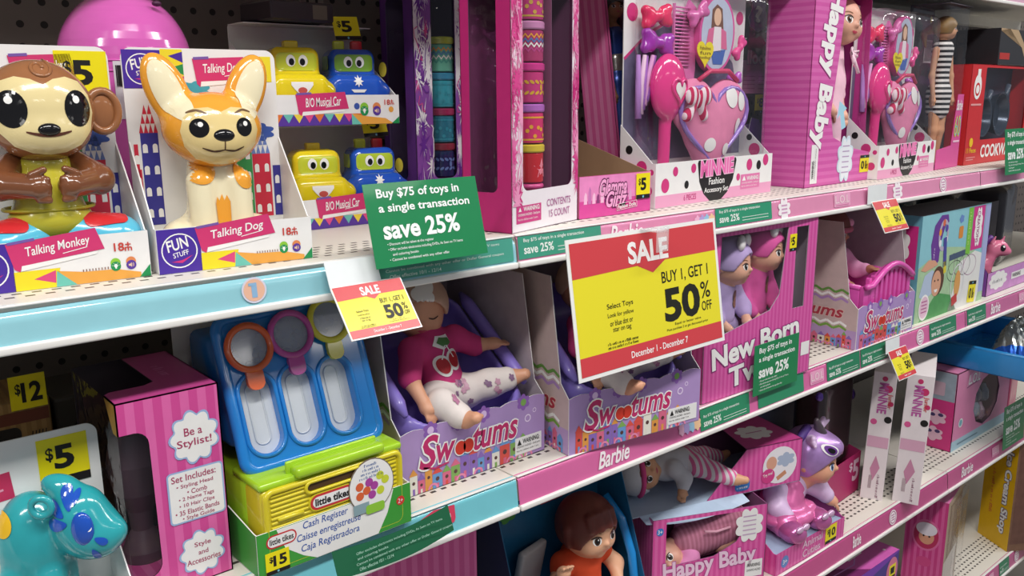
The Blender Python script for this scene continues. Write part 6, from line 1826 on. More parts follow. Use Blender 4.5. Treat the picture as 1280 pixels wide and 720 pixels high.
cl = cloud(.264, .165, .018, .040, 8, .14); m.poly(f, cl, INKW, E + .0002); m.text(F(f.pt(.262, .198), (0, 0, -1), (1, 0, 0)), 'CREATIONS', 0, -.006, .066, .012, ink('9c2f78'), E + .0004, .02)
m.scrawl(F(f.pt(.218, .20), (0, 0, -1), (1, 0, 0)), 0, -.002, .07, .009, ink('bfe08a'), E + .0003)
m.poly(f, rrect(.170, .150, .190, .175, .004), ink('d88a3a'), E); m.poly(f, cloud(.178, .19, .010, .008, 5, .2, 24), ink('6a8ac8'), E)
for k in range(5): m.ring(f, circ(.155 + .028 * k % .1, .10 - .004 * k, .020 + .004 * k, .022), circ(.155 + .028 * k % .1, .10 - .004 * k, .019 + .004 * k, .021), ink(('3a3a44', '9a4a8a')[k % 2]), E + .0002)
m.poly(f, turn(rect(.135, .108, .21, .120), .05, .13, .11), ink('4a5a74'), E + .0003)
m.ring(f, circ(.185, .055, .032, .042), circ(.185, .055, .029, .039), ink('e0e0e4'), E + .0003); m.poly(f, circ(.185, .055, .014, .028), ink('d8a05a'), E + .0003); m.poly(f, turn(rect(.165, .01, .19, .03), .3, .17, .02), ink('c03a3a'), E + .0004)
# printed smiling child lying down
m.poly(f, [(.012, .052), (.03, .092), (.06, .100), (.09, .088), (.075, .055), (.04, .042)], ink('b4c4dc'), E + .0001)
m.poly(f, circ(.090, .074, .028, .030), ink('5a3a2c'), E + .0002); m.poly(f, circ(.084, .070, .021, .026), ink('d8a284'), E + .0003)
for x in (.076, .091): m.poly(f, circ(x, .076, .0026, .002), BLK, E + .0005)
m.poly(f, [(.076, .058), (.092, .058), (.088, .052), (.080, .052)], INKW, E + .0005)
m.poly(f, [(.010, .105), (.04, .122), (.07, .118), (.085, .108), (.06, .104), (.03, .100)], ink('d8a284'), E + .0003)
m.poly(f, circ(.038, .028, .022, .026), INKW, E + .0004); m.poly(f, circ(.038, .028, .019, .022), ink('e4c0d4'), E + .0005)
for k in range(4): m.line(f, [(.026, .040 - k * .007), (.050, .040 - k * .007)], .0022, ink('b04a8c'), E + .0006)
ls = leftside(d); m.poly(ls, rect(.006, .088, d - .006, h - .02), ink('cf2f84'), .0003); m.poly(ls, cloud(d * .55, .150, .022, .040, 8, .14), INKW, .0005)
m.text(F((0, .060, .185), (0, 0, -1), (0, -1, 0)), 'CREATIONS', 0, -.002, .064, .011, ink('9c2f78'), .0007, .02)
m.build('carton', t); price_tag(t, front(), w - .078, .004, .036, .046, '$10', rot=math.pi * .97, e=.0014)

# ------------------------------------------------------------------ pink pony toy and dim bags
t = thing('pony_box', 'dark backed open toy box with a purple printed front, under the pink pony', 'toy box', (1.9900, .0200, ZB), .02)
w, d = .30, .10
m = MB(); DKC = card('3a3036')
m.plate(front(), rect(0, 0, w, .052), .0014, card('c88ac8', vary=.2), mb=DKC); m.plate(leftside(d), [(0, 0), (d, 0), (d, .052), (0, .18)], .0014, card('8a4a9c'), mb=DKC); m.plate(topside(.0014), rect(0, 0, w, d), .0014, DKC)
m.plate(F((w, d, 0), (-1, 0, 0), (0, 0, 1)), rect(0, 0, w, .18), .0014, DKC, mb=DKC)
f = front(-.0004); m.poly(f, cloud(.062, .030, .050, .020, 9, .12), CW, .0002); m.scrawl(f, .028, .025, .060, .009, ink('8a8a94'), .0004); m.poly(f, rect(.14, .020, .24, .036), CW, .0003); m.text(f, 'WARNING', .146, .024, .05, .009, ink('3a3a40'), .0005, .02)
m.build('carton', t)
t = thing('toy_pony', 'small pink pony toy with horns looking to the right, beside the blue craft box', 'toy animal', (2.105, .0800, ZB + .0015), -.72)
t.scale = (.78, .78, .74)
PP = plastic('e27a9c', .25, coat=.3); b = Blob(.010)
b.elp((-.01, 0, .06), (.040, .024, .030), 0).cap((.012, -.004, .07), (.026, -.006, .105), .018, .016, 0).elp((.040, -.006, .118), (.030, .022, .026), 0).elp((.064, -.006, .108), (.016, .014, .013), 0)
for x in (.010, .036): b.cap((x + .01, -.010, .136), (x + .016, -.014, .156), .006, .002, 0, k=.004)
for x, y in ((-.036, -.012), (-.036, .012), (.012, -.012), (.012, .012)): b.cap((x, y, .05), (x, y, .010), .011, .012, 0)
m = MB(); bv = b.into(m, [PP], .0022); bd = m.build('body', t)
f = F((0, 0, .11), (1, 0, 0), (0, 0, 1)); m = MB(); m.decal(bv, f, circ(.044, .012, .008, .010), EYE, .0012, 3); m.decal(bv, f, circ(.046, .016, .003), EYEW, .002, 1); m.build('eye', bd)
b = Blob(.006); b.cap((.02, .004, .148), (-.004, .012, .12), .010, .014).cap((-.004, .012, .12), (-.014, .014, .08), .014, .008); m = MB(); b.into(m, [plastic('6a3a8c', .3)], .0025); m.build('mane', bd)
m = MB(); b = Blob(.006); b.cap((-.046, .0, .07), (-.066, -.004, .05), .010, .014).cap((-.066, -.004, .05), (-.06, -.006, .02), .014, .005); b.into(m, [plastic('6a3a8c', .3)], .0025); m.build('tail', bd)
for k, (x, y, z, s_, c, lab) in enumerate(((2.04, .22, ZB, .105, '2f4a50', 'dark green bagged toy behind the pink pony'), (2.235, .20, ZB, .112, '343038', 'black bagged toy right behind the pony box'), (2.44, .16, ZB, .115, '3a363c', 'dark grey bagged toy past the end of the pony box'))):
    t = thing('bagged_toy', lab, 'toy bag', (x, y + .05, z), .2)
    b = Blob(.02); b.box((0, 0, s_ * .9), (s_ * .8, s_ * .5, s_ * .9), .02).elp((0, -.01, s_ * 1.7), (s_ * .6, s_ * .4, s_ * .4), 0)
    m = MB(); b.into(m, [plastic(c, .25, coat=.3)], .006); m.build('bag', t)
# ------------------------------------------------------------------ lower shelf: dim striped box, red haired doll
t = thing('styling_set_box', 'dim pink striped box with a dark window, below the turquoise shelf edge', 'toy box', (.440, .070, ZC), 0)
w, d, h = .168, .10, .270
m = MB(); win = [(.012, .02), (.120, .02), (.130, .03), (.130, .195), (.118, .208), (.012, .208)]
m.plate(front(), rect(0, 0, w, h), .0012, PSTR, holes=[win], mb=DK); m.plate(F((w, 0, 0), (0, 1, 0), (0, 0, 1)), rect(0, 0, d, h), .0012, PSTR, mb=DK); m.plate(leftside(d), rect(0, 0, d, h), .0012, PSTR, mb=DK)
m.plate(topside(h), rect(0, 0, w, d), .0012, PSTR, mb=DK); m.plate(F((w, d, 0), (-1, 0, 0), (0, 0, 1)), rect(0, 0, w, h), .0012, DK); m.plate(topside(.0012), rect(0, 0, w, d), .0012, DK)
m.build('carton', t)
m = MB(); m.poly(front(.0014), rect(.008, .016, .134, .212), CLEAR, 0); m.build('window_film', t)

t = thing('doll_display_box', 'dark blue backed open doll box around the red haired doll', 'doll box', (.680, .055, ZC), .0)
w, d, h = .245, .11, .292
m = MB(); BB = card('1f5f86', vary=.15)
m.plate(front(d), rect(0, 0, w, h), .0014, BB, mb=BB); m.plate(leftside(d), [(0, 0), (d, 0), (d, .05), (.03, h), (0, h)], .0014, card('2a3a5c'), mb=BB); m.plate(F((w, 0, 0), (0, 1, 0), (0, 0, 1)), [(0, 0), (d, 0), (d, h), (d - .03, h), (0, .05)], .0014, card('2a3a5c'), mb=BB)
m.plate(topside(.0014), rect(0, 0, w, d), .0014, BB); m.plate(front(), rect(0, 0, w, .05), .0014, card('2a6a9a'))
f = front(d - .0016); m.poly(f, circ(.028, .275, .032, .036), ink('6a5a8c'), .0003); m.poly(f, circ(.028, .275, .027, .031), ink('c98a8a'), .0004); m.poly(f, cloud(.03, .215, .014, .014, 5, .2), ink('c8c03a'), .0004); m.poly(f, cloud(.055, .205, .016, .012, 5, .2), ink('3f8a3a'), .0004)
m.plate(f, rect(.12, .20, .165, .285), .0003, card('b83a5c'), e=.0006)
m.build('carton', t)
m = MB(); b = Blob(.004); b.box((.085, d - .016, .12), (.030, .006, .035), .004, 0, (.2, 0, .2)); b.into(m, [card('b8b4b4')], .003); m.build('instruction_leaflet', t)
J = dict(r=.042, head=(0, .0, .172), n=(.02, -1, -.08), chest=(0, .012, .118), pelvis=(0, .014, .06), arm_l=((-.036, .012, .118), (-.066, -.002, .095), (-.070, -.022, .128)), arm_r=((.034, .010, .122), (.055, -.008, .095), (.040, -.028, .08)),
         leg_l=((-.020, .0, .05), (-.026, -.022, .04), (-.026, -.03, .018)), leg_r=((.020, .0, .05), (.026, -.022, .04), (.026, -.03, .018)), toe_l=(0, -1, 0), toe_r=(0, -1, 0))
t, bd, bv, so, sv, po, pv = baby('doll with short red brown hair and an orange top, before the dark blue card', (.842, .108, ZC + .0016), .0, J, cloth('d8502f'), cloth('d8502f'), sk='e0aa88', sleeve=.25, leg=.2, iris='3a2418', lip='d88a78', feet=True)
hair = swirl_hair(bd, J['head'], J['n'], J['r'], '6a2f26', vol=1.08, cut=.36, extra=[((-.95, .2, .0), (-.98, -.45, .1), .20, .08), ((.95, .2, .0), (.98, -.4, .1), .20, .08), ((-.55, .75, .62), (-.62, .38, .80), .18, .08), ((-.25, .8, .66), (-.25, .36, .95), .18, .08), ((.1, .8, .66), (.12, .40, .98), .18, .08), ((.42, .75, .62), (.48, .40, .86), .18, .08)])
t = thing('doll_chair', 'bright blue plastic chair edge beside the red haired doll', 'doll chair', (.905, .105, ZC + .0016), 0)
m = MB(); m.tube([(.004, .03, .19), (.010, .0, .16), (.012, -.02, .11), (.010, -.03, .06), (.008, -.03, .0)], .007, plastic('1f86d0', .2, coat=.4), 10); m.build('chair_rim', t)

# ------------------------------------------------------------------ the two pink doll boxes stacked crosswise
def strip(x): return x
t = thing('doll_box', 'pink striped doll box at the bottom of the stack, printed with a white flower', 'doll box', (.9700, .0890, ZC), -.42)
w, d, h = .205, .088, .144
HS2 = mat('d24a98', .38, coat=.15, h2='dc62a8', period=.010, axis='XY'); INN = card('8a5a80')
m = MB(); hole = [(.024, .060), (.11, .066), (.150, .085), (.168, .112), (.168, h - .006), (.024, h - .006)]
m.plate(front(), rect(0, 0, w, h), .0014, HS2, holes=[hole], mb=INN); m.plate(leftside(d), rect(0, 0, d, h), .0014, HS2, mb=INN); m.plate(F((w, 0, 0), (0, 1, 0), (0, 0, 1)), rect(0, 0, d, h), .0014, HS2, mb=INN)
m.plate(F((w, d, 0), (-1, 0, 0), (0, 0, 1)), rect(0, 0, w, h), .0014, INN, mb=INN); m.plate(topside(h, 0, d - .02), rect(0, 0, w, .02), .0014, HS2, mb=INN); m.plate(topside(.0014), rect(0, 0, w, d), .0014, INN)
f = front(-.0003)
m.text(f, 'Happy Baby', .022, .030, .165, .036, ink('e6c6dc'), .0006, .03, rot=.05, out=(ink('b0408c'), .03))
m.plate(f, cloud(.172, .112, .024, .028, 8, .16), .0004, CW, e=.001)
for k in range(5): m.line(f, [(.160, .128 - k * .008), (.184, .128 - k * .008)], .002, ink('c4a4c4'), .0014)
m.poly(f, rrect(.007, .117, .019, .130, .005), ink('3a7ac4'), .0003); m.text(f, '3+', .009, .120, .008, .007, INKW, .0005, .01)
m.plate(f, rect(.168, .018, .200, .048), .0003, CW, e=.0006); m.text(f, 'WARNING', .172, .036, .024, .006, BLK, .001, .01); m.text(f, 'CHOKING HAZARD', .171, .028, .026, .004, BLK, .001)
m.build('carton', t)
J = dict(r=.034, head=(.040, .045, .050), n=(-.25, -1, .15), up=(-.9, .0, .45), chest=(.085, .048, .062), pelvis=(.130, .050, .070), arm_l=((.080, .022, .055), (.066, .014, .045), (.046, .012, .034)), arm_r=((.085, .060, .085), (.105, .055, .098), (.125, .05, .10)),
         leg_l=((.140, .035, .066), (.158, .030, .072), (.172, .030, .080)), leg_r=((.140, .058, .070), (.160, .056, .08), (.176, .056, .09)), toe_l=(1, -.2, .2), toe_r=(1, -.2, .2))
t2, bd, bv, so, sv, po, pv = baby('doll in a dusky pink knitted dress lying in the lower of the two stacked boxes', (.9700, .0890, ZC + .0018), -.42, J, cloth('d888b8'), None, sk='d8a08c', sleeve=1.7)
b = Blob(.008); b.cap((.088, .048, .070), (.165, .050, .090), .030, .036)
m = MB(); kv = b.into(m, [mat('b87890', .9, .1, h2='a8687e', period=.007, axis='X', vary=.2)], .0025); ko = m.build('knitted_dress', t2)
m = MB(); m.tube([(.10, .014, .102), (.12, .012, .100), (.145, .012, .104)], .0022, cloth('d8a0b4'), 7); m.build('waist_ribbon', ko)

t = thing('doll_box', 'open pink box with a pale blue floor, lying on another doll box', 'doll box', (.9500, .1130, ZC + .1455), -.29)
w, d, h = .335, .140, .078
m = MB(); LBF = card('b4c8e0')
m.plate(topside(.0014), rect(0, 0, w, d), .0014, LBF)
n = 10; q = []
for i in range(n + 1):
    a = .012 + .20 * i / n; dr = .020 * math.sin(math.pi * min(1, .12 + .75 * i / n))
    q.append(((a, -.0002, .0014), (a + .004, -.014, .0014 - dr)))
vs = [p for c in q for p in c]; m.add(vs, [(2 * i, 2 * i + 1, 2 * i + 3, 2 * i + 2) for i in range(n)], LBF)
m.add([(x, y - .0008, z - .0008) for x, y, z in vs], [(2 * i, 2 * i + 1, 2 * i + 3, 2 * i + 2) for i in range(n)], LBF)
m.plate(front(), [(.140, 0), (w, 0), (w, h), (.218, h)], .0014, HS2, mb=INN); m.plate(topside(h), [(.218, 0), (w, 0), (w, d), (.245, d)], .0014, mat('b83f84', .38), mb=INN)
m.plate(F((w, 0, 0), (0, 1, 0), (0, 0, 1)), rect(0, 0, d, h), .0014, HS2, mb=INN); m.plate(F((w, d, 0), (-1, 0, 0), (0, 0, 1)), rect(0, 0, w, h), .0014, INN, mb=INN); m.plate(leftside(d), [(0, 0), (d * .6, 0), (0, h)], .0014, HS2, mb=LBF)
f = front(-.0004)
m.poly(f, circ(.288, .038, .036, .033), ink('e8e4ea'), .0002); m.poly(f, circ(.270, .044, .011, .012), ink('d8a088'), .0003); m.poly(f, cloud(.300, .046, .018, .012, 6, .2, 30), ink('a8b4cc'), .0003); m.poly(f, circ(.264, .022, .014, .013), ink('cf3f86'), .0004); m.text(f, 'Try me!', .254, .019, .020, .007, INKW, .0006, .01, rot=.2); m.poly(f, turn(rect(.285, .010, .306, .018), .5, .285, .01), ink('c88a6a'), .0003)
m.poly(f, rrect(.196, .006, .226, .026, .007), ink('3a7ac4'), .0003); m.scrawl(f, .200, .017, .022, .005, INKW, .0005); m.scrawl(f, .200, .010, .022, .005, INKW, .0005, 4)
m.plate(topside(h + .0002), cloud(.275, .055, .032, .026, 8, .16), .0003, CW, e=.0003); m.line(topside(h), [(.258, .055), (.292, .055)], .003, ink('c88ab0'), .0009)
m.build('carton', t)
J = dict(r=.033, head=(.046, .062, .042), n=(.1, -.9, .45), up=(-1, .0, .1), chest=(.098, .062, .044), pelvis=(.140, .060, .044), arm_l=((.100, .036, .050), (.112, .024, .036), (.104, .016, .022)), arm_r=((.100, .088, .050), (.12, .098, .046), (.14, .10, .04)),
         leg_l=((.148, .040, .046), (.166, .018, .040), (.190, -.008, .032)), leg_r=((.155, .075, .044), (.19, .078, .04), (.225, .08, .03)), toe_l=(.8, -.55, .0), toe_r=(1, 0, .3))
t2, bd, bv, so, sv, po, pv = baby('doll in a pale suit and white hat with one foot sticking out of its box', (.9500, .1130, ZC + .1471), -.29, J, cloth('c4c4cc'), mat('d8d0d6', .85, .2, h2='d86a9c', period=.009, axis='X', vary=.1), sk='d8a27e', sleeve=1.7, leg=.75)
hc, r = Vector(J['head']), J['r']; u, v, n_ = frame_dir(J['n'], J['up']); e = tuple(Matrix((u, v, n_)).transposed().to_euler())
hat = Blob(.004); hat.elp(hc + v * r * .15, (r * 1.12, r * 1.15, r * 1.1), 0, e); hat.elp(hc - v * r * .55 + n_ * r * .8, (r * 1.0, r * 1.1, r * 1.0), 0, e, op=-1, k=.002); hat.box(hc - v * r * 1.6, (r * 2, r * 1.2, r * 2), 0, 0, e, op=-1)
m = MB(); hat.into(m, [cloth('cfcfd6')], .0022); ho = m.build('soft_hat', t2)
m = MB(); m.tube([hc + v * r * (.12 + .25 * math.sin(a)) + u * r * 1.12 * math.cos(a) + n_ * r * 1.05 * math.sin(a) for a in np.linspace(0.1, math.pi - .1, 20)], .0045, cloth('d8508c'), 8); m.build('hat_trim', ho)

# ------------------------------------------------------------------ unicorn hooded doll
t = thing('doll_display_tray', 'pink open tray with a ten dollar tag under the doll in the unicorn hood', 'doll box', (1.1900, .0040, ZC), -.02)
w, d = .213, .105
def cut(m, fr):
    m.text(fr, 'Animal', .078, .0235, .062, .0135, ink('e8c8dc'), .0005, .012); m.text(fr, 'Cuties', .080, .0060, .054, .0135, ink('e8c8dc'), .0005, .012); m.poly(fr, circ(.026, .019, .011, .011), ink('6a8ac8'), .0003); m.text(fr, '3+', .020, .015, .012, .008, INKW, .0005, .01)
tray(t, w, d, .040, .11, outer=HS2, inner=card('b04a90'), edge=card('c03f8c'), front_deco=cut)
m = MB(); m.box(.0015, .0015, .028, w - .0015, d, .036, card('b4c4dc'), ms={'u': card('a9bcd8')}); m.build('raised_floor', t)
m = MB(); m.plate(front(d), rect(0, 0, w, .13), .0014, card('b04a90')); m.build('back_card', t)
price_tag(t, front(), .150, .006, .036, .033, '$10', e=.0008)
PKS = mat('e070ac', .25, .6, metal=.25, vary=.15); PUS = mat('b08ac8', .28, .6, metal=.35, vary=.2); LPS = mat('d8bce0', .35, .5, vary=.1)
J = dict(r=.046, head=(.044, -.008, .122), n=(.42, -1, -.12), chest=(.004, .012, .062), pelvis=(-.010, .014, .035), arm_l=((-.032, .010, .066), (-.048, -.006, .048), (-.044, -.026, .036)), arm_r=((.038, .004, .070), (.066, -.012, .058), (.082, -.028, .036)),
         leg_l=((-.034, .0, .026), (-.048, -.024, .024), (-.054, -.036, .016)), leg_r=((.006, .0, .026), (.018, -.022, .024), (.024, -.036, .016)), toe_l=(-.1, -1, .2), toe_r=(.3, -1, .2))
t2, bd, bv, so, sv, po, pv = baby('doll in a shiny purple unicorn hood and pink dress sitting in the pink tray', (1.3080, .0560, ZC + .0365), -.02, J, LPS, PKS, sk='e0a486', sleeve=1.75, leg=.3, iris='3a5a9c', feet=False)
b = Blob(.008); b.cap((.004, .010, .068), (-.010, .010, .045), .032, .040).elp((-.014, -.004, .030), (.062, .046, .020), 0)
m = MB(); b.into(m, [PKS], .0025); m.build('dress', t2)
for s_ in ('l', 'r'):
    an = Vector(J['leg_' + s_][2]); m = MB(); b = Blob(.006); b.elp(an + Vector((0, -.006, .004)), (.021, .026, .020), 0).sph(an + Vector((0, .008, .008)), .016, 0); b.into(m, [mat('c86aa8', .2, .7, metal=.45, vary=.15)], .0022); bo = m.build('boot', t2)
    for k in (-1, 1):
        m = MB(); m.ell(tuple(an + Vector((k * .009, -.026, .018))), (.010, .005, .006), mat('e0b8dc', .2, .7, metal=.4), 14); m.build('boot_bow', bo)
hc, r = Vector(J['head']), J['r']; u, v, n_ = frame_dir(J['n']); e = tuple(Matrix((u, v, n_)).transposed().to_euler())
P = lambda x, y, z: hc + u * x * r + v * y * r + n_ * z * r
b = Blob(.005); b.elp(P(0, .14, -.05), (r * 1.07, r * 1.10, r * 1.10), 0, e).elp(P(0, .66, .66), (r * .52, r * .30, r * .46), 0, e, k=.014); b.elp(P(0, -.58, .85), (r * 1.0, r * .98, r * 1.05), 0, e, op=-1, k=.003); b.box(P(0, -1.75, 0), (r * 2, r * 1.1, r * 2), 0, 0, e, op=-1)
m = MB(); hv = b.into(m, [PUS], .0022); ho = m.build('unicorn_hood', t2)
m = MB(); b = Blob(.002)
for k in range(5): b.elp(P(-.08 - .05 * k, 1.12 + k * .12, .20 - k * .05), (r * (.25 - .035 * k), r * .11, r * (.25 - .035 * k)), 0, e, k=.004)
b.into(m, [mat('4a3f48', .35, vary=.1)], .0016); m.build('horn', ho)
for s_ in (-1, 1):
    m = MB(); b = Blob(.004); b.cap(P(s_ * .75, .95, 0), P(s_ * 1.55, 1.05, .25), r * .20, r * .07).cap(P(s_ * .75, .95, 0), P(s_ * 1.2, 1.2, .1), r * .18, r * .10); b.into(m, [LPS], .002); m.build('hood_ear', ho)
    f2 = F(hc, u, v); m = MB(); m.decal(hv, F(P(0, 0, 0), (n_ * (-s_) * .75 + u * .66).normalized() if False else u, v), circ(s_ * r * .60, r * .68, r * .19, r * .20), EYEW, .0012, 3); m.decal(hv, f2, circ(s_ * r * .60, r * .68, r * .14, r * .16), mat('6a3a8c', .2), .0018, 3); m.decal(hv, f2, circ(s_ * r * .60, r * .68, r * .08, r * .09), EYE, .0024, 2); m.build('hood_eye', ho)
    m = MB(); m.decal(hv, f2, circ(s_ * r * .14, r * .52, r * .07, r * .05), ink('c86aa0'), .0012, 1); m.build('hood_nostril', ho)
m = MB(); b = Blob(.006); b.cap(P(-.2, 1.1, -.3), P(-1.2, .8, -.5), r * .22, r * .12); b.into(m, [mat('4a2f7a', .6)], .0022); m.build('mane_tuft', ho)

# ------------------------------------------------------------------ boxes behind and right of the unicorn doll
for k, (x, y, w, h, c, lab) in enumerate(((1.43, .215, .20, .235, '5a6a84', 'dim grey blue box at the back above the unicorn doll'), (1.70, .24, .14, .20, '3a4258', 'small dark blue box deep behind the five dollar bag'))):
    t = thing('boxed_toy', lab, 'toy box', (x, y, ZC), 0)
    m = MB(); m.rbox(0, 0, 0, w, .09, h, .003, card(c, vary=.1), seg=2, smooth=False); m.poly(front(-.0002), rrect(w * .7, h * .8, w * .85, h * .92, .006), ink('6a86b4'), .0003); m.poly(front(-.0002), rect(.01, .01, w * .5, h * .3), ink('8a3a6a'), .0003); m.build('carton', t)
t = thing('bagged_costume', 'dark clear wrapped costume pack with a big white five dollar mark on a magenta base', 'toy pack', (1.4550, .070, ZC), .08)
w, d, h = .155, .09, .235
m = MB(); m.plate(front(), rect(0, 0, w, .085), .0014, card('b82a6a')); m.plate(leftside(d), [(0, 0), (d, 0), (d, .085), (0, .11)], .0014, card('9c2a5c')); m.plate(F((w, 0, 0), (0, 1, 0), (0, 0, 1)), [(0, 0), (d, 0), (d, .11), (0, .085)], .0014, card('9c2a5c')); m.plate(topside(.0014), rect(0, 0, w, d), .0014, card('4a2a3a'))
f = front(-.0003); m.text(f, '$', w - .052, .052, .014, .020, ink('e4c8d8'), .0005, .02); m.text(f, '5', w - .034, .030, .024, .042, ink('e4c8d8'), .0005, .035)
m.build('base_tray', t)
m = MB(); b = Blob(.02); b.box((w / 2, d / 2 + .006, .155), (w / 2 - .004, d / 2 - .012, .095), .02); b.into(m, [plastic('3a2a2c', .18, coat=.6)], .006); m.build('dark_bag', t)
for x, z, a in ((.03, .225, .3), (.10, .222, -.3), (.142, .205, .5)):
    m = MB(); b = Blob(.006); b.elp((x, .030, z), (.030, .010, .014), 0, (0, a, 0)); b.into(m, [mat('6a4ab0', .25, .6, metal=.4, vary=.2)], .003); m.build('satin_wing', t)

def slim(label, loc, rz, w, tcol, words, h=.268):
    t = thing('tall_slim_box', label, 'toy box', loc, rz, 'tall white polka dot boxes', 0, .03)
    m = MB(); d = .17
    m.rbox(0, 0, 0, w, d, h, .0008, card('e8e0e2'), seg=1, smooth=False)
    f = front(-.0002)
    for x, z, r, c in ((.7, .235, .0075, 'c9346c'), (.22, .165, .006, 'd85a94'), (.82, .172, .007, '1d1b1c'), (.86, .205, .005, 'c9346c'), (.5, .255, .005, 'c9346c')): m.poly(f, circ(w * x, z, r), ink(c), .0003)
    m.text(F(f.pt(w * .40, .246), (0, 0, -1), (1, 0, 0)), 'MINNIE', 0, -.004, .062, .016, ink('b85aa0'), .0005, .03)
    m.text(F(f.pt(w * .74, .225), (0, 0, -1), (1, 0, 0)), 'Junior', 0, -.003, .030, .010, ink('c93a3a'), .0005, .015)
    m.poly(f, rect(.002, .112, w - .002, .135), ink('d8a8c0'), .0003)
    m.poly(f, [(w * .5, .095), (w * .72, .070), (w * .45, .040), (w * .3, .066)], ink('c88aa8'), .0003)
    for k in range(5): m.line(f, [(w * (.42 - .03 * k), .052), (w * (.42 - .03 * k), .024)], .0008, ink('a89098'), .0004)
    m.scrawl(F(f.pt(w * .70, .055), (0, 0, -1), (1, 0, 0)), 0, -.002, .050, .005, ink('8a5a70'), .0005)
    m.build('carton', t)
SLR = .40 - math.pi / 2
slim('tall white polka dot box beside the five dollar pack, standing farther back of the two', (1.578, .062, ZC), SLR + .02, .042, 0, 'Interactive Plush')
slim('tall white polka dot box nearest the shelf edge, leaning over the pink rail', (1.612, .012, ZC), SLR, .048, 0, 'Interactive Plush')

# ------------------------------------------------------------------ pink surprise doll box with a round window
t = thing('surprise_doll_box', 'pink surprise doll box with a round dark window, under the bright blue tray', 'toy box', (1.9420, .0400, ZC), .0)
w, d, h = .310, .075, .186
PKB = card('e08ab4', coat=.1); m = MB()
win = circ(.175, .090, .072, .062, 10, .2)
m.plate(front(), rect(0, .022, w, h), .0014, PKB, holes=[win], mb=card('4a4450')); m.plate(front(-.0002), rect(0, 0, w, .024), .0014, card('a8c8d8'))
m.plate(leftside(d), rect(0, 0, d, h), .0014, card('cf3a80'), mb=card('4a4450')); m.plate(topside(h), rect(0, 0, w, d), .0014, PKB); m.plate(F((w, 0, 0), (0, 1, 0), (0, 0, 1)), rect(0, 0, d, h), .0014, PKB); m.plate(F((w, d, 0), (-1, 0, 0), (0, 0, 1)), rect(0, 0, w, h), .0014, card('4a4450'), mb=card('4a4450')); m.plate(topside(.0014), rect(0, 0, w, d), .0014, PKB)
f = front(-.0003)
m.poly(f, [(.050, .142), (.060, .172), (.130, .178), (.125, .150)], ink('e8a4c8'), .0003); m.text(f, 'L.O.L', .060, .148, .062, .022, INKW, .0006, .03, .1, out=(ink('b85a94'), .03)); m.line(f, [(.052, .1425), (.124, .149)], .003, ink('a04a80'), .0005)
m.poly(f, circ(.038, .062, .011), ink('7ab4c4'), .0004); m.ring(f, circ(.038, .062, .011), circ(.038, .062, .008), INKW, .0005)
m.line(f, [(.03, .012), (.14, .012)], .003, ink('6a8a9c'), .0006)
ls = leftside(d); m.poly(ls, rect(.002, .118, d - .002, h - .002), card('9aa6b4', vary=.2), .0003); m.poly(ls, rrect(.018, .128, .05, .160, .004), ink('c8a8b8'), .0005); m.poly(ls, cloud(.036, .075, .022, .016, 6, .2), ink('e4b8cc'), .0004); m.poly(ls, cloud(.032, .035, .022, .016, 6, .2), ink('e4b8cc'), .0004)
for x, z in ((.036, .08), (.032, .04)): m.poly(ls, circ(x - .008, z, .006, .004), ink('4a3a6a'), .0006); m.poly(ls, circ(x + .010, z + .002, .006, .004), ink('4a3a6a'), .0006)
m.build('carton', t)
m = MB(); m.poly(front(.0015), circ(.175, .090, .074, .064, 10, .2), CLEAR, 0); m.build('window_film', t)
for k, (x, z, c) in enumerate(((.138, .048, 'b8bcc8'), (.168, .060, 'a8b0c0'), (.198, .046, 'c49ab0'), (.212, .090, '5a6478'), (.166, .098, '6a6474'))):
    m = MB(); m.lathe([(0, 0), (.013, .0), (.016, .006), (.015, .024), (.009, .034), (.006, .042), (0, .043)], (x, .025, z - .018), plastic(c, .12, coat=.5), 18); m.build('ball_capsule', t)
t = thing('toy_bag', 'pink bag of toys with a light blue pompom, right of the surprise doll box', 'toy bag', (2.3000, .050, ZC), .1)
m = MB(); b = Blob(.01); b.box((0, .02, .080), (.045, .025, .080), .015); b.into(m, [plastic('d8487c', .2, coat=.4)], .004); m.build('bag', t)
m = MB(); b = Blob(.002); R = random.Random(5)
for k in range(26): a, c_ = R.uniform(0, 6.28), R.uniform(-1, 1); q = math.sqrt(1 - c_ * c_); b.cap((-.02, -.012, .160), (-.02 + .022 * q * math.cos(a), -.012 + .022 * q * math.sin(a), .160 + .022 * c_), .006, .004)
b.into(m, [cloth('3fa8d0')], .0022); m.build('pompom', t)
# blue tray lying over the boxes, with foil bag
t = thing('toy_storage_tray', 'bright blue plastic tray jutting out over the shelf edge, on the surprise doll box', 'tray', (1.9850, -.110, ZC + .187), -.03)
TBL = plastic('2a86c8', .25, coat=.3); m = MB(); w, d, h = .34, .27, .052
m.rbox(0, 0, 0, w, d, .006, .003, TBL, 2); m.rbox(0, 0, .0, .006, d, h, .003, TBL, 2); m.rbox(w - .006, 0, 0, w, d, h, .003, TBL, 2); m.rbox(0, 0, 0, w, .006, h, .003, TBL, 2); m.rbox(0, d - .006, 0, w, d, h, .003, TBL, 2); m.build('tray_body', t)
m = MB(); m.tube([(.003, .003, h), (w - .003, .003, h), (w - .003, d - .003, h), (.003, d - .003, h)], .005, TBL, 8, closed=True); m.build('tray_rim', t)
t = thing('toy_storage_tray', 'second blue plastic part resting crosswise at the back of the blue tray', 'tray', (2.06, .165, ZC + .187), .1)
m = MB(); m.rbox(0, 0, 0, .30, .05, .085, .012, plastic('1f6fae', .25, coat=.3), 3); m.build('block', t)
t = thing('foil_bag', 'crinkled silver and blue foil bag lying in the blue tray', 'foil bag', (2.150, -.035, ZC + .1935), .2)
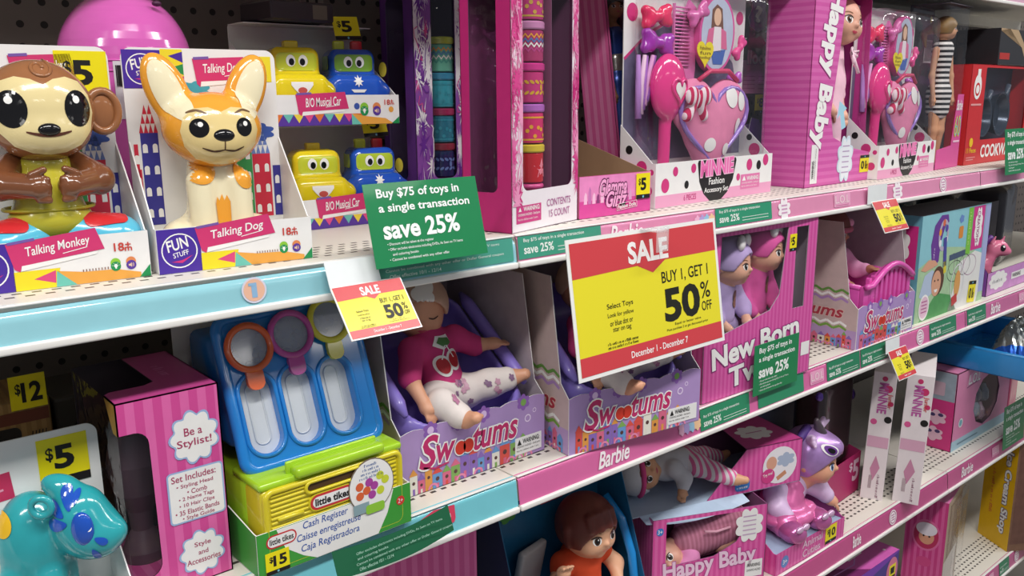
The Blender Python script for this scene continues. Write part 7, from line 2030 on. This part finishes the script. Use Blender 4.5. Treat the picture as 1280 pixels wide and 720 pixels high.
bm = bmesh.new(); bmesh.ops.create_grid(bm, x_segments=36, y_segments=28, size=.5); R = random.Random(8)
bl = [(R.uniform(-.5, .5), R.uniform(-.5, .5), R.uniform(0, 6.28), R.uniform(20, 60)) for _ in range(16)]
for v in bm.verts:
    x, y = v.co.x, v.co.y; z = .10 * (1 - (2 * x) ** 4) * (1 - (2 * y) ** 4)
    z += .010 * sum(abs(math.sin((x * math.cos(a) + y * math.sin(a)) * f_ + cx)) for cx, cy, a, f_ in bl) / 4 * (1 - (2 * x) ** 6)
    v.co = Vector((x * .20, y * .16, z * .75))
vs = [tuple(v.co) for v in bm.verts]; fs = [tuple(v.index for v in f_.verts) for f_ in bm.faces]; bm.free()
m = MB(); SIL = mat('c8ccc8', .15, metal=.95, vary=.2); BLF = mat('2a62c8', .2, metal=.6, vary=.2); GLD = mat('b8b070', .2, metal=.9, vary=.2)
m.add(vs, fs, [m.mi(SIL) if -.085 < vs[f_[0]][0] else m.mi(BLF) for f_ in fs], False)
m.add([(x, y, 0.0) for x, y, z in vs], fs, SIL); m.build('pouch', t)

# ------------------------------------------------------------------ bottom shelf
t = thing('playset_box', 'wide purple and pink playset box on the bottom shelf under the slim white boxes', 'toy box', (1.375, .0100, ZD), .0)
w, d, h = .288, .14, .231
m = MB(); m.box(0, 0, 0, w, d, h, card('6a3a9c', vary=.2), ms={'u': card('d062b4', vary=.1), 'f': card('4a3a8c', vary=.25)})
f = topside(h); m.poly(f, [(0, 0), (.17, 0), (.10, .06), (.03, .11), (0, .12)], card('7a2a6a'), .0002); m.line(f, [(.0, .02), (.08, .035), (.16, .030), (.2, .05)], .003, ink('c88ad0'), .0004); m.poly(f, rect(.165, .045, .20, .062), ink('3a4a9c'), .0005); m.ring(f, rect(.163, .043, .215, .064), rect(.167, .047, .211, .060), INKW, .0006)
for x, y in ((.23, .1), (.25, .05), (.21, .09), (.262, .02)): m.poly(f, circ(x, y, .003), INKW, .0005)
f = front(); m.poly(f, [(0, h - .05), (.14, h - .025), (w, h - .004), (w, h), (0, h)], ink('7a3ab0'), .0003); m.poly(f, circ(w - .026, h - .040, .024, .032), ink('d87a9c'), .0004)
m.build('carton', t); price_tag(t, front(), w - .038, h - .055, .026, .030, '$1', e=.0008)
t = thing('doll_box', 'tall pink striped doll box with a baby portrait, on the bottom shelf', 'doll box', (1.8700, .0020, ZD), .20)
w, d, h = .150, .085, .268
m = MB(); YST = mat('c93a80', .4, coat=.1, h2='d75a98', period=.0125, axis='Y')
m.box(0, 0, 0, w, d, h, YST, ms={'f': card('b4a08c', vary=.2), 'u': card('d97ab0', h2='e08cbc', period=.012, axis='Y')})
ls = leftside(d); m.poly(ls, circ(.045, .180, .030, .038), ink('d86a9c'), .0003); m.poly(ls, circ(.045, .180, .026, .033), ink('b8305a'), .0004); m.poly(ls, circ(.045, .195, .022, .016), ink('e4dce4'), .0006); m.poly(ls, circ(.046, .176, .016, .018), ink('d89a7c'), .0005)
for x in (.040, .052): m.poly(ls, circ(x, .178, .0022), BLK, .0007)
m.poly(ls, circ(.045, .115, .016, .012), ink('d04a84'), .0003)
f = front(); m.poly(f, rect(.004, .02, w - .02, .12), card('d4ccc4'), .0003); m.poly(f, [(.0, 0), (.06, 0), (.06, .03), (0, .03)], ink('2f7a5a'), .0004)
m.build('carton', t)
m = MB(); b = Blob(.004); b.box((w / 2 + .01, -.006, .135), (w / 2 - .006, .006, .125), .004); b.into(m, [CLEAR], .006); m.build('clear_front', t)
t = thing('playset_box', 'yellow ice cream shop box standing at an angle on the bottom shelf', 'toy box', (2.2740, .0070, ZD), -.52)
w, d, h = .16, .107, .30
m = MB(); YB = card('e8b818', coat=.1); m.box(0, 0, 0, w, d, h, YB, ms={'f': card('7a5a48', vary=.25)})
ls = leftside(d); q = F(ls.pt(.066, .262), (0, 0, -1), (0, -1, 0))
m.text(q, 'Ice Cream Shop', 0, .000, .222, .027, INKW, .0006, .035, out=(ink('2a3a8c'), .045))
m.scrawl(F(ls.pt(.030, .20), (0, 0, -1), (0, -1, 0)), 0, 0, .13, .011, ink('d8763a'), .0005)
m.poly(ls, rrect(.040, .268, .072, .296, .004), ink('4a5aa8'), .0003); m.scrawl(F(ls.pt(.046, .294), (0, 0, -1), (0, -1, 0)), 0, 0, .022, .009, INKW, .0005); m.scrawl(F(ls.pt(.058, .294), (0, 0, -1), (0, -1, 0)), 0, 0, .022, .009, INKW, .0005, 3); m.poly(ls, circ(.082, .282, .010), ink('c84a2a'), .0004)
m.poly(front(), rect(.006, .02, w - .01, h - .02), card('6a4a40', vary=.3), .0003)
m.build('carton', t)
